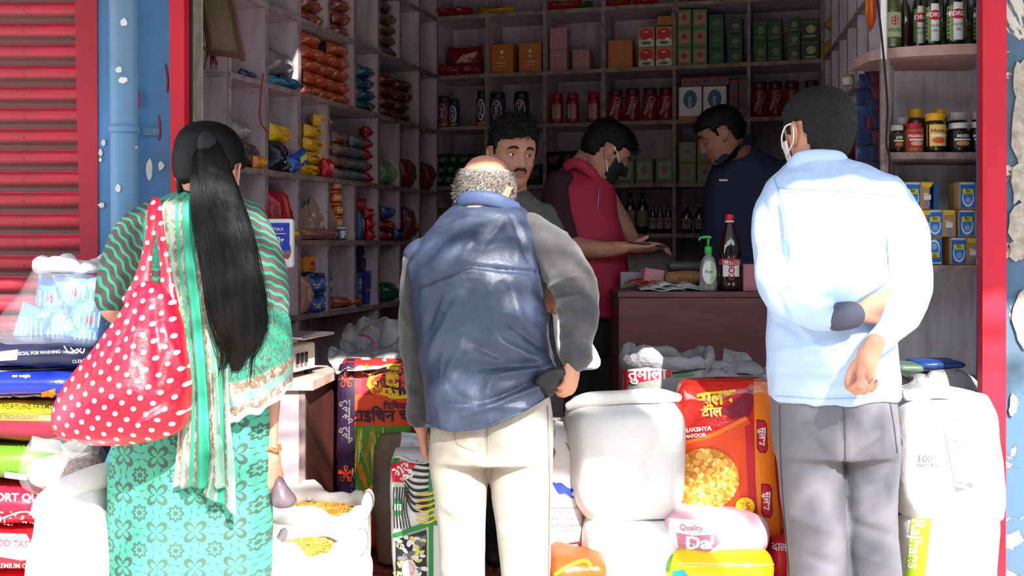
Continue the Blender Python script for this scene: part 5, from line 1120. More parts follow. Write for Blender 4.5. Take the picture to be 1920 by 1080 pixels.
# noodle sacks
M_NOOD = mat('dry_noodle', 'dba24a', .6, col2='c9872e', vscale=40)
def noodles(o, cx, cy, rx, ry, Yc, n, seed, hd):
    rnd = random.Random(seed); me = mesh(*rings([pring(cx-rx*.6, cx+rx*.6, cy-ry*.5, Yc, hd*.55), pring(cx-rx, cx+rx, cy+ry*.2, Yc, hd*.95), pring(cx-rx, cx+rx, cy+ry, Yc, hd*.95)][::1], n=40, sub=5), M_NOOD, True); mk('noodle_mass', me, o)
    vs = []
    for i in range(n):
        a = rnd.uniform(0, 2*PI); q = math.sqrt(rnd.random()); c = P(cx, cy-ry*.45*(1-q*q)+ry*.1*q, Yc); x, y = c.x+LN(rx, Yc)*q*math.cos(a), Yc+hd*.95*q*math.sin(a); r = rnd.uniform(.006, .018); th = rnd.uniform(0, 6)
        vs.append(tube([(x+r*math.cos(th+k*1.1)*(1+.2*k), y+r*math.sin(th+k*1.1), c.z+.002+rnd.uniform(0, .006)) for k in range(4)], [.0016]*4, n=4, sub=2, ends=False))
    q = part('noodle_strand', join(*vs), M_NOOD, o, True); q['kind'] = 'stuff'
o, b = upright('noodle_sack', 'open white sack of yellow noodles behind the lower one at the woman\'s right', 'sack', [(512, 690, 958, 3.27, .15), (508, 690, 1000, 3.26, .16), (508, 690, 1060, 3.26, .16), (510, 688, 1200, 3.26, .16)], M_WOVEN, top='open', seed=6)
noodles(o, 588, 964, 74, 20, 3.27, 560, 1, .135); rim(o, (512, 690, 952, 3.27, .15), .014, M_WOVEN, rag=.9, seed=4, flat=2.0)
o, b = upright('noodle_sack', 'lower open white sack of yellow noodles in front of the other noodle sack', 'sack', [(512, 672, 1028, 2.97, .12), (510, 690, 1060, 2.96, .13), (510, 692, 1120, 2.96, .13), (512, 690, 1300, 2.96, .13)], M_WOVEN, top='open', seed=8)
noodles(o, 572, 1030, 54, 16, 2.97, 300, 2, .10); rim(o, (512, 680, 1020, 2.97, .12), .014, M_WOVEN, rag=.9, seed=9, flat=2.0)
# striped black and yellow pack
o, b = upright('striped_pack', 'tall pack with black white and yellow curved stripes left of the beige trousers', 'sack', [(742, 832, 846, 3.32, .05), (736, 842, 865, 3.32, .075), (738, 848, 930, 3.32, .09), (740, 850, 1030, 3.32, .09), (742, 850, 1120, 3.32, .09), (745, 846, 1210, 3.32, .08)], plastic('white_pack', 'dcdcd8', .35), pw=4, seed=11)
p = Print([b], 10)
for i in range(13):
    y = 872+i*14.5-(i > 9)*6; s = min(1, i/9); col = ink['1c1c1e']
    if y > 985: break
    p.band([(826, 868+i*10.2), (800, 872+i*11.5), (775, 868+i*12.5), (758, 872+i*7), (752, 870)][:4] if i < 9 else [(826, 868+i*10.2), (790, 955+(i-9)*14), (770, 945+(i-9)*8), (756, 925)], [6, 6, 5, 2], col)
for i in range(9, 0, -1): pass
p.poly([(738, 1000), (812, 974), (846, 974), (846, 984), (812, 984), (738, 1008)], ink['1f8a3c']); p.poly([(804, 880), (812, 880), (812, 1100), (804, 1100)], ink['1f8a3c'])
for i in range(6): p.band([(826, 917+i*10.2), (800, 927+i*10.5), (780, 926+i*9.5)], [3.5, 3.5, 2], ink['f3c417'])
for i in range(6): p.band([(741+i*5, 912), (741+i*4.2, 950), (742+i*5.5, 990)], 2.2, ink['1c1c1e'])
p.poly([(736, 868), (785, 864), (770, 885), (757, 904), (738, 902)], ink['c21c2c']); p.text('गुरु', 756, 882, 22, ink['e8e6e2'], -.5, .03); p.poly([(735, 855), (752, 862), (740, 872)], ink['1f8a3c'])
p.disc(748, 950, 9, 15, ink['1f8a3c']); p.poly([(742, 944), (754, 944), (754, 956), (742, 956)], ink['e8e6e2'])
p.poly([(744, 1010), (800, 992), (800, 1200), (746, 1200)], ink['1c1c1e']); rnd = random.Random(6)
for i in range(70): x, y = rnd.uniform(748, 797), rnd.uniform(1006, 1090); p.disc(x, y, rnd.uniform(3, 5), rnd.uniform(5, 9), rnd.choice([ink['e8e6e2'], ink['d8d46a'], ink['6f6d70']]), 8, rnd.uniform(0, 3))
p.disc(768, 1066, 13, 18, ink['e8e6e2']); p.disc(768, 1066, 11, 16, ink['f0a8b4']); p.text('25', 768, 1066, 10, ink['e8e6e2'], 0, .03); p.build('print', o)
crumple('', '', '', [(744, 842, 3.36), (808, 834, 3.36), (830, 872, 3.22), (742, 862, 3.22)], mat('white_film2', 'e6e6ea', .4), parent=o, amp=.02, seed=5, part_name='torn_white_mouth')
# white sack with blue bird
o, b = upright('rice_sack', 'white sack with a blue bird and red label partly hidden by the beige trousers', 'sack', [(985, 1074, 786, 3.22, .05), (975, 1086, 812, 3.22, .09), (972, 1090, 880, 3.22, .11), (970, 1092, 960, 3.22, .12), (970, 1092, 1030, 3.22, .12), (975, 1086, 1056, 3.22, .11), (975, 1090, 1240, 3.22, .11)], M_WOVEN, seed=12)
p = Print([b], 10); p.blob([(1030, 895), (1040, 905), (1052, 905), (1066, 915), (1082, 918), (1086, 930), (1072, 934), (1060, 926), (1048, 926), (1040, 914)], ink['2438a8']); p.disc(1078, 926, 7, 6, ink['e8e6e2'])
for y, tx in ((960, 'SPECIAL'), (972, 'NATURAL'), (985, 'FINEST BASMATI')): p.text(tx, 1056, y, 7, ink['6f6d70'], 0, .01)
for y in (952, 993): p.band([(1028, y), (1086, y)], 1.2, ink['6f6d70'])
p.poly([(1034, 1022), (1084, 1014), (1086, 1040), (1036, 1046)], ink['c21c2c']); p.text('करन', 1060, 1030, 18, ink['e8e6e2'], -.12, .03); p.band([(1028, 1060), (1060, 1060), (1086, 1050)], 1.5, ink['232338'])
p.blob([(1032, 820), (1040, 808), (1036, 836)], ink['1c1c1e']); p.blob([(1034, 836), (1042, 846), (1036, 860)], ink['6f6d70']); p.band([(1060, 830), (1072, 855), (1080, 890)], 1.4, ink['232338']); p.build('print', o)
o, b = lying('mesh_bag', 'orange net bag lying in front of the bird sack', 'bag', 1035, 1140, 1050, 1120, 3.02, .2, plastic('orange_film', 'c9501f', .4), seed=31, amp=.012)
p = Print([b]); p.band([(1040, 1078), (1070, 1060), (1098, 1052), (1110, 1066)], 6, ink['f3c417']); p.build('print', o)
# two plain white sacks
o, b = upright('white_sack', 'big blank white sack standing upright on another behind the beige trousers', 'sack', [(1076, 1262, 752, 3.20, .10), (1064, 1278, 780, 3.20, .15), (1068, 1276, 850, 3.20, .17), (1076, 1268, 920, 3.20, .17), (1092, 1258, 955, 3.20, .14)], M_WOVEN, seed=14, amp=.01, pw=3.6, creases=[(1090, 790, 1100, 920, 14, 8), (1200, 780, 1220, 920, 16, -8), (1120, 930, 1240, 945, 6, 6)])
part('stitched_fold', ptube([(1066, 762, 3.12, 8), (1100, 750, 3.10, 14), (1160, 745, 3.10, 13), (1230, 742, 3.12, 14), (1272, 746, 3.16, 8)], n=14, flat=.8), M_WOVEN, o, True)
o, b = upright('white_sack', 'lower blank white sack carrying the big upright white sack', 'sack', [(1100, 1255, 960, 3.18, .13), (1092, 1266, 985, 3.18, .17), (1092, 1266, 1060, 3.18, .18), (1096, 1262, 1240, 3.18, .18)], M_WOVEN, seed=15, pw=3.6)
p = Print([b]); p.poly([(1180, 1022), (1222, 1030), (1214, 1150), (1172, 1150)], mat('ink_pale_orange', 'f3d3b0', .6)); p.build('print', o)

# ---- lentil sack --------------------------------------------------------------
o, b = upright('lentil_sack', 'red and orange plastic sack picturing split lentils right of the white sacks', 'sack', [(1282, 1436, 712, 3.26, .05), (1272, 1444, 732, 3.26, .08), (1264, 1450, 800, 3.26, .11), (1262, 1452, 880, 3.26, .12), (1262, 1456, 940, 3.26, .12), (1268, 1462, 985, 3.26, .10), (1280, 1458, 1006, 3.26, .08)], plastic('red_glossy_pack', 'd0281e', .22, bdist=.01, bump=.5), pw=4.5, seed=16, creases=[(1290, 740, 1400, 760, 8, 6), (1380, 780, 1330, 830, 8, -6), (1300, 730, 1290, 860, 8, -5)])
p = Print([b], 12)
p.poly([(1264, 830), (1300, 822), (1345, 806), (1398, 780), (1412, 800), (1412, 966), (1264, 966)], ink['e84a1c']); p.band([(1264, 835), (1300, 826), (1345, 812), (1400, 784)], 7, ink['e8791d'])
p.poly([(1352, 770), (1405, 730), (1418, 735), (1405, 780), (1372, 786)], ink['7d1430']); p.poly([(1396, 800), (1414, 790), (1416, 966), (1404, 966)], ink['c21c2c'])
p.poly([(1412, 716), (1440, 718), (1446, 760), (1452, 880), (1462, 1004), (1424, 1004), (1416, 900)], ink['e8791d'])
for y in (820, 940):
    x = 1427+(y-820)*.07; p.poly([(x-9, y-34), (x+6, y-32), (x+10, y-24), (x+12, y+22), (x+7, y+30), (x-4, y+28), (x-9, y+20)], ink['7d1430']); p.poly([(x-7, y-31), (x+5, y-29), (x+8, y-22), (x+10, y+20), (x+6, y+27), (x-3, y+25), (x-7, y+18)], ink['c21c2c']); p.text('सुलभ', x+1, y-2, 12, ink['e8e6e2'], PI/2+.07, .02)
p.disc(1323, 897, 62, 58, ink['c47a24'], 30); rnd = random.Random(9)
for i in range(330):
    a = rnd.uniform(0, 2*PI); q = math.sqrt(rnd.random()); x, y = 1323+58*q*math.cos(a), 897+54*q*math.sin(a)
    if x < 1264: continue
    s = rnd.uniform(4, 6.2); p.disc(x, y, s, s*rnd.uniform(.65, .95), rnd.choice([ink['d9a441'], ink['f1c777'], ink['c47a24'], ink['d9a441']]), 8, rnd.uniform(0, 3))
p.disc(1396, 948, 18, 17, ink['f3c417']); p.text('25', 1396, 948, 15, ink['c47a24'], 0, .03)
p.text('सुलभ', 1344, 748, 24, ink['f3c417'], -.12, .04); p.text('दाल', 1334, 774, 18, ink['f1c777'], -.12, .04); p.text('SULAKSHYA', 1304, 806, 8, ink['e8e6e2'], -.1, .03); p.text('MASOOR', 1304, 817, 7, ink['e8e6e2'], -.1, .03)
p.build('print', o)
crumple('', '', '', [(1282, 722, 3.22), (1440, 700, 3.22), (1445, 735, 3.12), (1284, 748, 3.14)], M_CLEAR, parent=o, amp=.018, seed=8, part_name='clear_wrapper')
part('clear_wrapper_side', ptube([(1444, 716, 3.2, 6), (1452, 800, 3.19, 7), (1458, 900, 3.19, 7), (1468, 985, 3.19, 6), (1478, 1008, 3.19, 3)], n=12, flat=.5), M_CLEAR, o, True)
o, b = lying('lentil_bag', 'pale pink bag lettered Dal lying beneath the lentil sack', 'bag', 1254, 1452, 972, 1054, 3.14, .26, plastic('pale_pink_pack', 'd9a9b4', .35), seed=33, tilt=-.06, amp=.008)
p = Print([b]); p.poly([(1256, 972), (1310, 976), (1332, 990), (1352, 1002), (1344, 1036), (1262, 1026), (1254, 1000)], ink['e8e6e2']); p.poly([(1268, 998), (1300, 1004), (1342, 1002), (1350, 1018), (1330, 1034), (1272, 1026)], mat('ink_rose', 'b87286', .5)); p.text('Dal', 1312, 1018, 24, ink['e8e6e2'], -.02, .03, 1.2); p.text('Quality', 1296, 990, 11, mat('ink_rose', 'b87286', .5), .05, .02); p.build('print', o)
o, b = lying('pulse_bag', 'bright yellow bag lying lowest below the pink Dal bag', 'bag', 1252, 1460, 1040, 1120, 3.10, .26, plastic('yellow_pack', 'e6c21a', .3), seed=34, amp=.007)
p = Print([b]); p.poly([(1240, 1034), (1262, 1040), (1256, 1072), (1240, 1072)], ink['5c8f2a']); p.poly([(1262, 1070), (1282, 1068), (1290, 1080), (1260, 1084)], ink['2aa0d8']); p.band([(1270, 1056), (1400, 1060), (1450, 1058)], 3, ink['f1c777']); p.build('print', o)
lying('sack_pile', 'stout yellow sack below the picture edge bearing the pink and yellow bags', 'sack', 1250, 1470, 1122, 1260, 3.12, .3, plastic('yellow_pack', 'e6c21a', .3), seed=35)
o, b = lying('spice_bag', 'red bag with white letters wedged by the left grey trouser leg', 'bag', 1448, 1520, 1012, 1100, 3.2, .2, plastic('red_pack', 'cf2430'), seed=36)
p = Print([b]); p.text('दाल', 1462, 1026, 14, ink['e8e6e2'], .1, .02); p.build('print', o)
for l, r, t, b_, c, lb in ((1578, 1640, 860, 1000, 'd2532a', 'orange red packet seen between the grey trouser legs'), (1574, 1640, 1002, 1080, 'd8b12c', 'yellow packet low down between the grey trouser legs')):
    lying('spice_bag', lb, 'bag', l, r, t, b_, 3.3, .16, plastic('pack_'+c, c), seed=l)
lying('sack_pile', 'dull sack low behind the grey trouser legs under the two packets', 'sack', 1480, 1668, 1082, 1250, 3.3, .3, M_WOVEN, seed=40)
# grey lined sack behind with red and white lettering, loose plastic
o, b = upright('pulse_sack', 'open sack with grey lining and red lettered band in front of the brown counter', 'sack', [(1168, 1330, 668, 3.62, .13), (1168, 1326, 700, 3.62, .15), (1170, 1322, 760, 3.62, .15), (1175, 1318, 1000, 3.62, .15), (1180, 1312, 1080, 3.62, .14)], plastic('grey_print_pack', '8c8a86', .4), top='open', seed=17)
p = Print([b]); p.poly([(1166, 690), (1176, 692), (1178, 740), (1166, 740)], ink['c21c2c']); p.poly([(1176, 694), (1258, 690), (1258, 706), (1200, 716), (1176, 720)], ink['c21c2c']); p.text('तुमाली', 1214, 702, 22, ink['e8e6e2'], -.02, .03); p.band([(1260, 700), (1290, 696), (1322, 690)], 5, ink['1c1c1e']); p.band([(1265, 706), (1300, 702)], 4, ink['1f8a3c']); p.build('print', o)
rim(o, (1168, 1328, 672, 3.62, .14), .014, M_GREYPLAS, rag=.7, seed=3, flat=1.8)
crumple('plastic_bag', 'sheet of grey translucent plastic peaked above the lentil sack', 'bag', [(1318, 665, 3.66), (1446, 678, 3.66), (1446, 730, 3.42), (1286, 728, 3.42)], M_GREYPLAS, seed=21, amp=.035)
crumple('plastic_bag', 'stiff grey plastic corner standing up against the brown counter', 'bag', [(1362, 648, 3.7), (1400, 660, 3.7), (1442, 705, 3.6), (1350, 700, 3.6)], M_GREYPLAS, seed=24, amp=.02)
# right-hand white sacks
o, b = upright('rice_sack', 'white sack stamped 100% natural leaning at the right red post', 'sack', [(1690, 1836, 742, 3.14, .10), (1672, 1846, 775, 3.13, .14), (1664, 1850, 850, 3.12, .16), (1662, 1858, 920, 3.12, .16), (1675, 1864, 955, 3.12, .13)], M_WOVEN, seed=18, amp=.008, pw=3.6)
part('stitched_ear', ptube([(1700, 742, 3.06, 10), (1760, 735, 3.05, 12), (1810, 742, 3.05, 12), (1838, 748, 3.05, 9)], n=14, flat=.8), M_WOVEN, o, True)
part('loose_corner', ptube([(1846, 900, 3.10, 14), (1858, 930, 3.06, 14), (1864, 955, 3.04, 11), (1868, 968, 3.03, 4)], n=14, flat=.4), M_WOVEN, o, True)
p = Print([b], 12); p.text('100%', 1741, 861, 15, ink['6f6d70'], .03, .02); p.text('NATURAL', 1742, 873, 7, ink['6f6d70'], .03, .02); q = [(1766, 790), (1794, 783), (1824, 912), (1792, 922)]; p.poly(q, ink['6f6d70']); p.text('Rumy', 1802, 880, 24, ink['e8e6e2'], PI/2-.2, .03)
for k in range(3): p.band([(1776-k, 808+k*9), (1784, 802+k*10), (1796, 810+k*9)], 2.5, ink['e8e6e2'])
p.text('&', 1689, 828, 14, ink['6f6d70'], 0, .02); p.band([(1685, 787), (1700, 784)], 1.5, ink['f0a8b4']); p.build('print', o)
o, b = upright('rice_sack', 'white sack with lime band below the 100% natural one', 'sack', [(1680, 1836, 935, 3.14, .12), (1668, 1846, 960, 3.14, .16), (1666, 1842, 1060, 3.14, .17), (1670, 1838, 1240, 3.14, .17)], M_WOVEN, seed=19, pw=3.6)
p = Print([b], 12); p.poly([(1715, 930), (1752, 926), (1728, 1140), (1690, 1140)], ink['a9c92a']); p.text('Rajhans', 1717, 1020, 24, ink['e8e6e2'], PI/2+.1, .02, .95); p.text('S', 1686, 950, 34, ink['2438a8'], 0, .05, 1.2); p.build('print', o)
crumple('plastic_bag', 'crumpled grey plastic lying over the sacks below the display shelves', 'bag', [(1686, 702, 3.5), (1842, 690, 3.5), (1846, 768, 3.2), (1680, 752, 3.2)], M_GREYPLAS, seed=26, amp=.03)
o, b = lying('snack_packet', 'flat dark blue packet on the grey plastic below the display shelves', 'packet', 1722, 1818, 678, 694, 3.5, .14, plastic('deep_blue_pack', '24407c'), seed=41, amp=.004)
o, b = lying('snack_packet', 'flat green packet on the grey plastic beside the light blue shirt', 'packet', 1684, 1736, 684, 700, 3.44, .12, plastic('dull_green_pack', '55705c'), seed=42, amp=.004)

# ---- carried bags -------------------------------------------------------------
o = thing('carrier_bag', 'white and pale blue carrier bag hanging from the hand beside the grey sleeve', 'bag', tuple(P(1085, 690, 3.3)))
me = fuse([rings([pring(1036, 1052, 572, 3.26, .012), pring(1038, 1062, 600, 3.27, .02), pring(1041, 1098, 630, 3.28, .03), pring(1046, 1118, 660, 3.29, .04), pring(1056, 1125, 682, 3.30, .045), pring(1070, 1118, 692, 3.30, .03)], n=36)], .0055, 3); wrinkle(me, .003, (12, 12, 8)); omesh('bag_body', me, mat('pale_blue_film', 'cfe3ea', .35, col2='e6f0f2', vscale=5, bump=.5, bscale=30), o)
part('handle', ptube([(1040, 548, 3.23, 3), (1042, 565, 3.25, 4), (1046, 590, 3.265, 6)], n=10), mat('pale_blue_film', 'cfe3ea'), o, True)
o = thing('pouch', 'crumpled black cloth pouch gripped in the stooping man\'s right hand', 'pouch', tuple(P(1030, 735, 2.86)))
me = fuse([ptube([(1000, 728, 2.87, 10), (1018, 718, 2.85, 17), (1038, 706, 2.84, 15), (1054, 698, 2.845, 7)], n=20, flat=.6), ptube([(1004, 734, 2.87, 9), (1024, 732, 2.855, 12), (1044, 718, 2.85, 10)], n=20, flat=.6)], .005, 2); wrinkle(me, .006, (16, 16, 16)); omesh('pouch_body', me, mat('black_pouch_cloth', '1a1a1e', .5, bump=.5, bscale=60), o)
o = thing('carrier_bag', 'small translucent pinkish bag hanging from the woman\'s right hand', 'bag', tuple(P(532, 945, 2.85)))
me = fuse([rings([pring(512, 522, 880, 2.86, .01), pring(510, 532, 898, 2.86, .02), pring(509, 544, 922, 2.86, .03), pring(510, 554, 940, 2.86, .035), pring(516, 548, 948, 2.86, .02)], n=30)], .005, 2); wrinkle(me, .004, (16, 16, 12)); omesh('bag_body', me, mat('pinkish_film', '6c5a64', .3, alpha=.8, bump=.5, bscale=40), o)

# ================================================================== GOODS ON THE SHELVES AND COUNTER
class LPrint(Print):
    """flat shapes in metres (x right, z up) laid on a local surface seen from its front (-Y)"""
    def __init__(s, vf, Ls=.03): s.b = BVHTree.FromPolygons([Vector(v) for v in vf[0]], [tuple(f) for f in vf[1]]); s.V = []; s.F = []; s.M = []; s.mats = []; s.k = 0; s.L = Ls
    def add(s, v, f, m, L=None, lift=None):
        if m not in s.mats: s.mats.append(m)
        mi = s.mats.index(m); v, f = subdiv2d(v, f, L or s.L); s.k += 1; ids = []
        for x, z in v:
            h = s.b.ray_cast(Vector((x, -1, z)), Vector((0, 1, 0)))
            if h[0] is None: ids.append(None); continue
            s.V.append(h[0]+Vector((0, -(.0007+.0003*s.k), 0))); ids.append(len(s.V)-1)
        for g in f:
            q = [ids[i] for i in g]
            if None not in q: s.F.append(tuple(q)); s.M.append(mi)
    def rect(s, x0, x1, z0, z1, m): s.poly([(x0, z0), (x1, z0), (x1, z1), (x0, z1)], m)
    def word(s, body, x, z, h, m, bold=.02, rot=0):
        v, f = text_cached(body, bold); c, d = math.cos(rot), math.sin(rot)
        s.add([(x+h*1.35*(a*c-b*d), z+h*1.35*(a*d+b*c)) for a, b in v], f, m)
TC = {}
def fin(p, o, name='label_print'):
    q = p.build(name, o)
    if q: q.matrix_parent_inverse = Matrix.Identity(4)
def text_cached(body, bold):
    if (body, bold) not in TC: TC[(body, bold)] = text_poly(body, 1.0, bold)
    return TC[(body, bold)]
def pk(c, rough=.35, **k): return mat('pack_'+c, c, rough, bump=.3, bscale=60, bdist=.003, **k)
I = lambda c: mat('print_'+c, c, .5)
def root(name, m, vf, smooth=False): o = mk(name, mesh(vf[0], vf[1], m, smooth)); return o
def carton(c, w, h, d, style=0, c2='e8e2d8', c3='c9a23a', word=None, name='carton'):
    vf = boxv(-w/2, w/2, 0, d, 0, h, min(w, h)*.02); o = root(name, mat('card_'+c, c, .45, var=.06, vscale=9), vf); p = LPrint(vf)
    if style == 0: p.word('✦', 0, h*.72, h*.14, I(c2)); p.word(word or 'TEA', 0, h*.55, h*.07, I(c2)); p.rect(-w*.25, w*.25, h*.36, h*.38, I(c2)); p.rect(-w*.2, w*.2, h*.25, h*.265, I(c2))
    elif style == 1: p.disc(0, h*.64, w*.42, h*.28, I('c81e2a')); p.rect(-w*.48, w*.48, h*.03, h*.34, I(c2)); p.disc(w*.2, h*.34, w*.16, h*.10, I('d8d8dc')); p.disc(w*.0, h*.2, w*.3, h*.08, I('4f6a3a')); p.word(word or 'TEA', -w*.02, h*.74, h*.09, I('e8e2d8'))
    elif style == 2: p.rect(-w*.36, w*.36, h*.18, h*.86, I(c2)); p.disc(0, h*.55, w*.2, h*.16, I(c3)); p.rect(-w*.28, w*.28, h*.08, h*.12, I(c3)); p.word(word or 'TEA', 0, h*.78, h*.07, I(c))
    elif style == 3: p.rect(-w*.46, w*.46, h*.03, h*.97, I(c2)); p.disc(0, h*.62, w*.3, h*.28, I(c3)); p.rect(-w*.46, w*.46, h*.0+.002, h*.12, I('c8602c')); p.word(word or 'MILK', 0, h*.5, h*.09, I('e8e2d8'), rot=PI/2)
    elif style == 4:
        p.rect(-w*.48, w*.02, h*.05, h*.97, I('1f6fb8')); p.disc(-w*.22, h*.42, w*.2, h*.34, I('dfe4ea')); p.disc(-w*.22, h*.46, w*.17, h*.30, I('2f7fc4')); p.rect(-w*.40, -w*.05, h*.56, h*.74, I('e3c52a')); p.word('िहट', -w*.22, h*.65, h*.11, I('1c1c1e')); p.disc(-w*.22, h*.33, w*.1, h*.12, I('8aa6d4'))
        p.poly([(w*.04, h*.97), (w*.46, h*.97), (w*.38, h*.8), (w*.12, h*.8)], I('dcb62c')); p.rect(w*.14, w*.38, h*.34, h*.52, I('dadade')); p.rect(w*.12, w*.30, h*.54, h*.58, I('e8e2d8')); p.disc(w*.26, h*.18, w*.1, h*.1, I('6f7fae'))
        p.rect(-w*.48, -w*.02, h*.90, h*.98, I('b9c2cc'))
    elif style == 5: p.disc(w*.05, h*.5, w*.26, h*.2, I(c2)); p.rect(-w*.45, w*.45, h*.8, h*.9, I(c3)); p.rect(-w*.3, w*.3, h*.12, h*.2, I(c2))
    fin(p, o); return o
def jar(c, w, h, lid='8c1420', c2='d8cdc4', c3=None, style=0, word='BOOST', name='jar', glass=False):
    r = w/2; prof = [(r*.86, 0), (r, h*.04), (r, h*.30), (r*.93, h*.42), (r, h*.56), (r, h*.76), (r*.86, h*.82)]
    if style == 3: prof = [(r*.9, 0), (r, h*.05), (r, h*.72), (r*.82, h*.82)]
    vf = lathe(prof, 24); o = root(name, mat('jar_'+c, c, .18 if glass else .3, spec=.7), vf, True)
    q = part('lid', lathe([(r*.84, h*.80), (r*.88, h*.82), (r*.88, h*.97), (r*.8, h)], 24), mat('lid_'+lid, lid, .4), None, True); q.parent = o
    p = LPrint(vf, w*.22)
    if style == 0: p.band([(-w*.22, h*.15), (-w*.05, h*.35), (w*.05, h*.45), (w*.24, h*.70)], w*.34, I(c2)) if c3 else None; p.band([(-w*.2, h*.12), (w*.22, h*.68)], w*.26, I(c3 or 'a8686c')); p.word(word, 0, h*.40, h*.11, I(c2), rot=1.0)
    elif style == 1: p.disc(0, h*.45, w*.34, h*.30, I(c2)); p.disc(0, h*.45, w*.26, h*.26, I(c3 or '16285c')); p.word(word, 0, h*.45, h*.10, I('d8cdc4'), rot=PI/2); p.rect(-w*.42, w*.42, h*.02, h*.1, I('c8762c'))
    elif style == 2: p.rect(-w*.34, w*.34, h*.14, h*.62, I(c2)); p.word(word, 0, h*.4, h*.1, I('8c1420'), rot=PI/2)
    else: p.rect(-w*.46, w*.46, h*.16, h*.70, I(c2)); p.disc(0, h*.30, w*.30, h*.08, I(c3 or 'b35a2a')); p.word(word, 0, h*.54, h*.10, I('e8e2d8' if sum(lin(c2)[:3]) < 1 else '1c1c1e')); p.rect(-w*.36, w*.36, h*.40, h*.45, I('e8e2d8'))
    fin(p, o); return o
def bottle(c, w, h, cap='8c1c22', c2='b9b09c', c3=None, style=0, word='OIL', name='bottle', neck=.34, glass=False, body=.6):
    r = w/2; prof = [(r*.85, 0), (r, h*.03), (r*.98, h*body*.5), (r, h*body), (r*.8, h*(body+.10)), (r*neck, h*(body+.22)), (r*neck*.95, h*.93)]
    vf = lathe(prof, 26); o = root(name, mat('glass_'+c, c, .06, spec=.9, coat=.4), vf, True)
    q = part('cap', lathe([(r*neck*1.1, h*.91), (r*neck*1.15, h*.92), (r*neck*1.15, h*.99), (r*neck, h)], 20), mat('lid_'+cap, cap, .35), None, True); q.parent = o
    p = LPrint(vf, w*.2)
    if style == 0: p.rect(-w*.46, w*.46, h*.16, h*.52, I(c2)); p.disc(0, h*.40, w*.2, h*.07, I(c3 or '6a4a3a')); p.word(word, 0, h*.26, h*.05, I('2a2422'))
    elif style == 1:
        p.rect(-w*.47, w*.47, h*.12, h*.60, I('6f8a4a')); p.rect(-w*.24, w*.24, h*.10, h*.64, I('e2e2e0')); p.poly([(-w*.38, h*.46), (-w*.3, h*.53), (0, h*.55), (w*.3, h*.53), (w*.38, h*.46), (w*.3, h*.41), (0, h*.40), (-w*.3, h*.41)], I('c01e3c')); p.word('PEDRIZA', 0, h*.475, h*.062, I('f2f0ee'), .03); p.word('OLIVE', 0, h*.32, h*.04, I('4a4a48')); p.word('OIL', 0, h*.25, h*.04, I('4a4a48'))
    fin(p, o); return o
def packet(c, w, h, d, style=0, c2='e3c52a', seed=0, name='packet', rough=.25, lay=0):
    vf = pillow(w, h, d, seed=seed, amp=.2); vf = ([(x, y, z+h/2) for x, y, z in vf[0]], vf[1])
    o = root(name, pk(c, rough), vf, True); p = LPrint(vf, w*.15)
    if style == 0: p.disc(0, h*.5, w*.26, h*.2, I(c2))
    elif style == 1: p.rect(-w*.45, w*.45, h*.38, h*.62, I(c2)); p.disc(w*.1, h*.5, w*.14, h*.16, I('8c1420'))
    elif style == 2: p.poly([(-w*.4, h*.2), (w*.1, h*.25), (w*.4, h*.8), (-w*.05, h*.7)], I(c2))
    q = p.build('printed_panel', o)
    if q: q.matrix_parent_inverse = Matrix.Identity(4)
    return o
CACHE = {}
def item(kind, **k):
    key = (kind, tuple(sorted(k.items())))
    if key in CACHE: return copy_tree(CACHE[key])
    o = globals()[kind](**k); CACHE[key] = o
    return copy_tree(o)
def spot(A, dv, nv, px, inset):
    """point at the given inset behind the shelf front that the column px sees"""
    k = (px-960)/F; x0, y0 = A.x+nv[0]*inset, A.y+nv[1]*inset
    t = (k*y0-x0)/(dv.x-k*dv.y); return x0+dv.x*t, y0+dv.y*t
ORD = ['first', 'second', 'third', 'fourth', 'fifth', 'sixth', 'seventh', 'eighth', 'ninth']
BCOL = ['leftmost back bay', 'second back bay', 'third back bay', 'fourth back bay', 'fifth back bay', 'rightmost back bay']
ROWN = {2.49: 'top row', 2.165: 'second row', 1.885: 'third row', 1.558: 'fourth row', 1.297: 'fifth row'}
rr = random.Random(12)
def on_back(col, lev, desc, cat, kind, pxs, wpx, hpx, cols=1, dep=.10, group=None, stackd='', dz=0, inset=.03, rz=0, lay=0, jit=.04, z0=0, **k):
    """a row of alike goods (each px a column of `cols` stacked pieces)"""
    rz0 = math.atan2(Bn[1], Bn[0])-PI/2; n = len(pxs)
    for i, px in enumerate(pxs):
        x, y = spot(BA, Bd, Bn, px, inset); w, h = round(LN(wpx, y), 3), round(LN(hpx, y), 3)
        for j in range(cols):
            kw = dict(k); kw.update(w=w, h=h)
            if kind in ('carton', 'packet'): kw['d'] = dep
            if kind == 'packet': kw['seed'] = (i+j) % 3
            o = item(kind, **kw); o.location = (x, y, lev+z0+j*(h+.001)); o.rotation_euler = (lay, 0, rz0+rz+rr.uniform(-jit, jit))
            where = (ORD[i]+' from left, ' if n > 1 else '')+(('bottom one', 'second up', 'third up', 'fourth up')[j]+', ' if cols > 1 else '')
            tag(o, '%s, %s%s, %s' % (desc, where, BCOL[col], ROWN[lev]), cat, group or '%s, %s' % (desc, BCOL[col]) if n*cols > 1 else None)
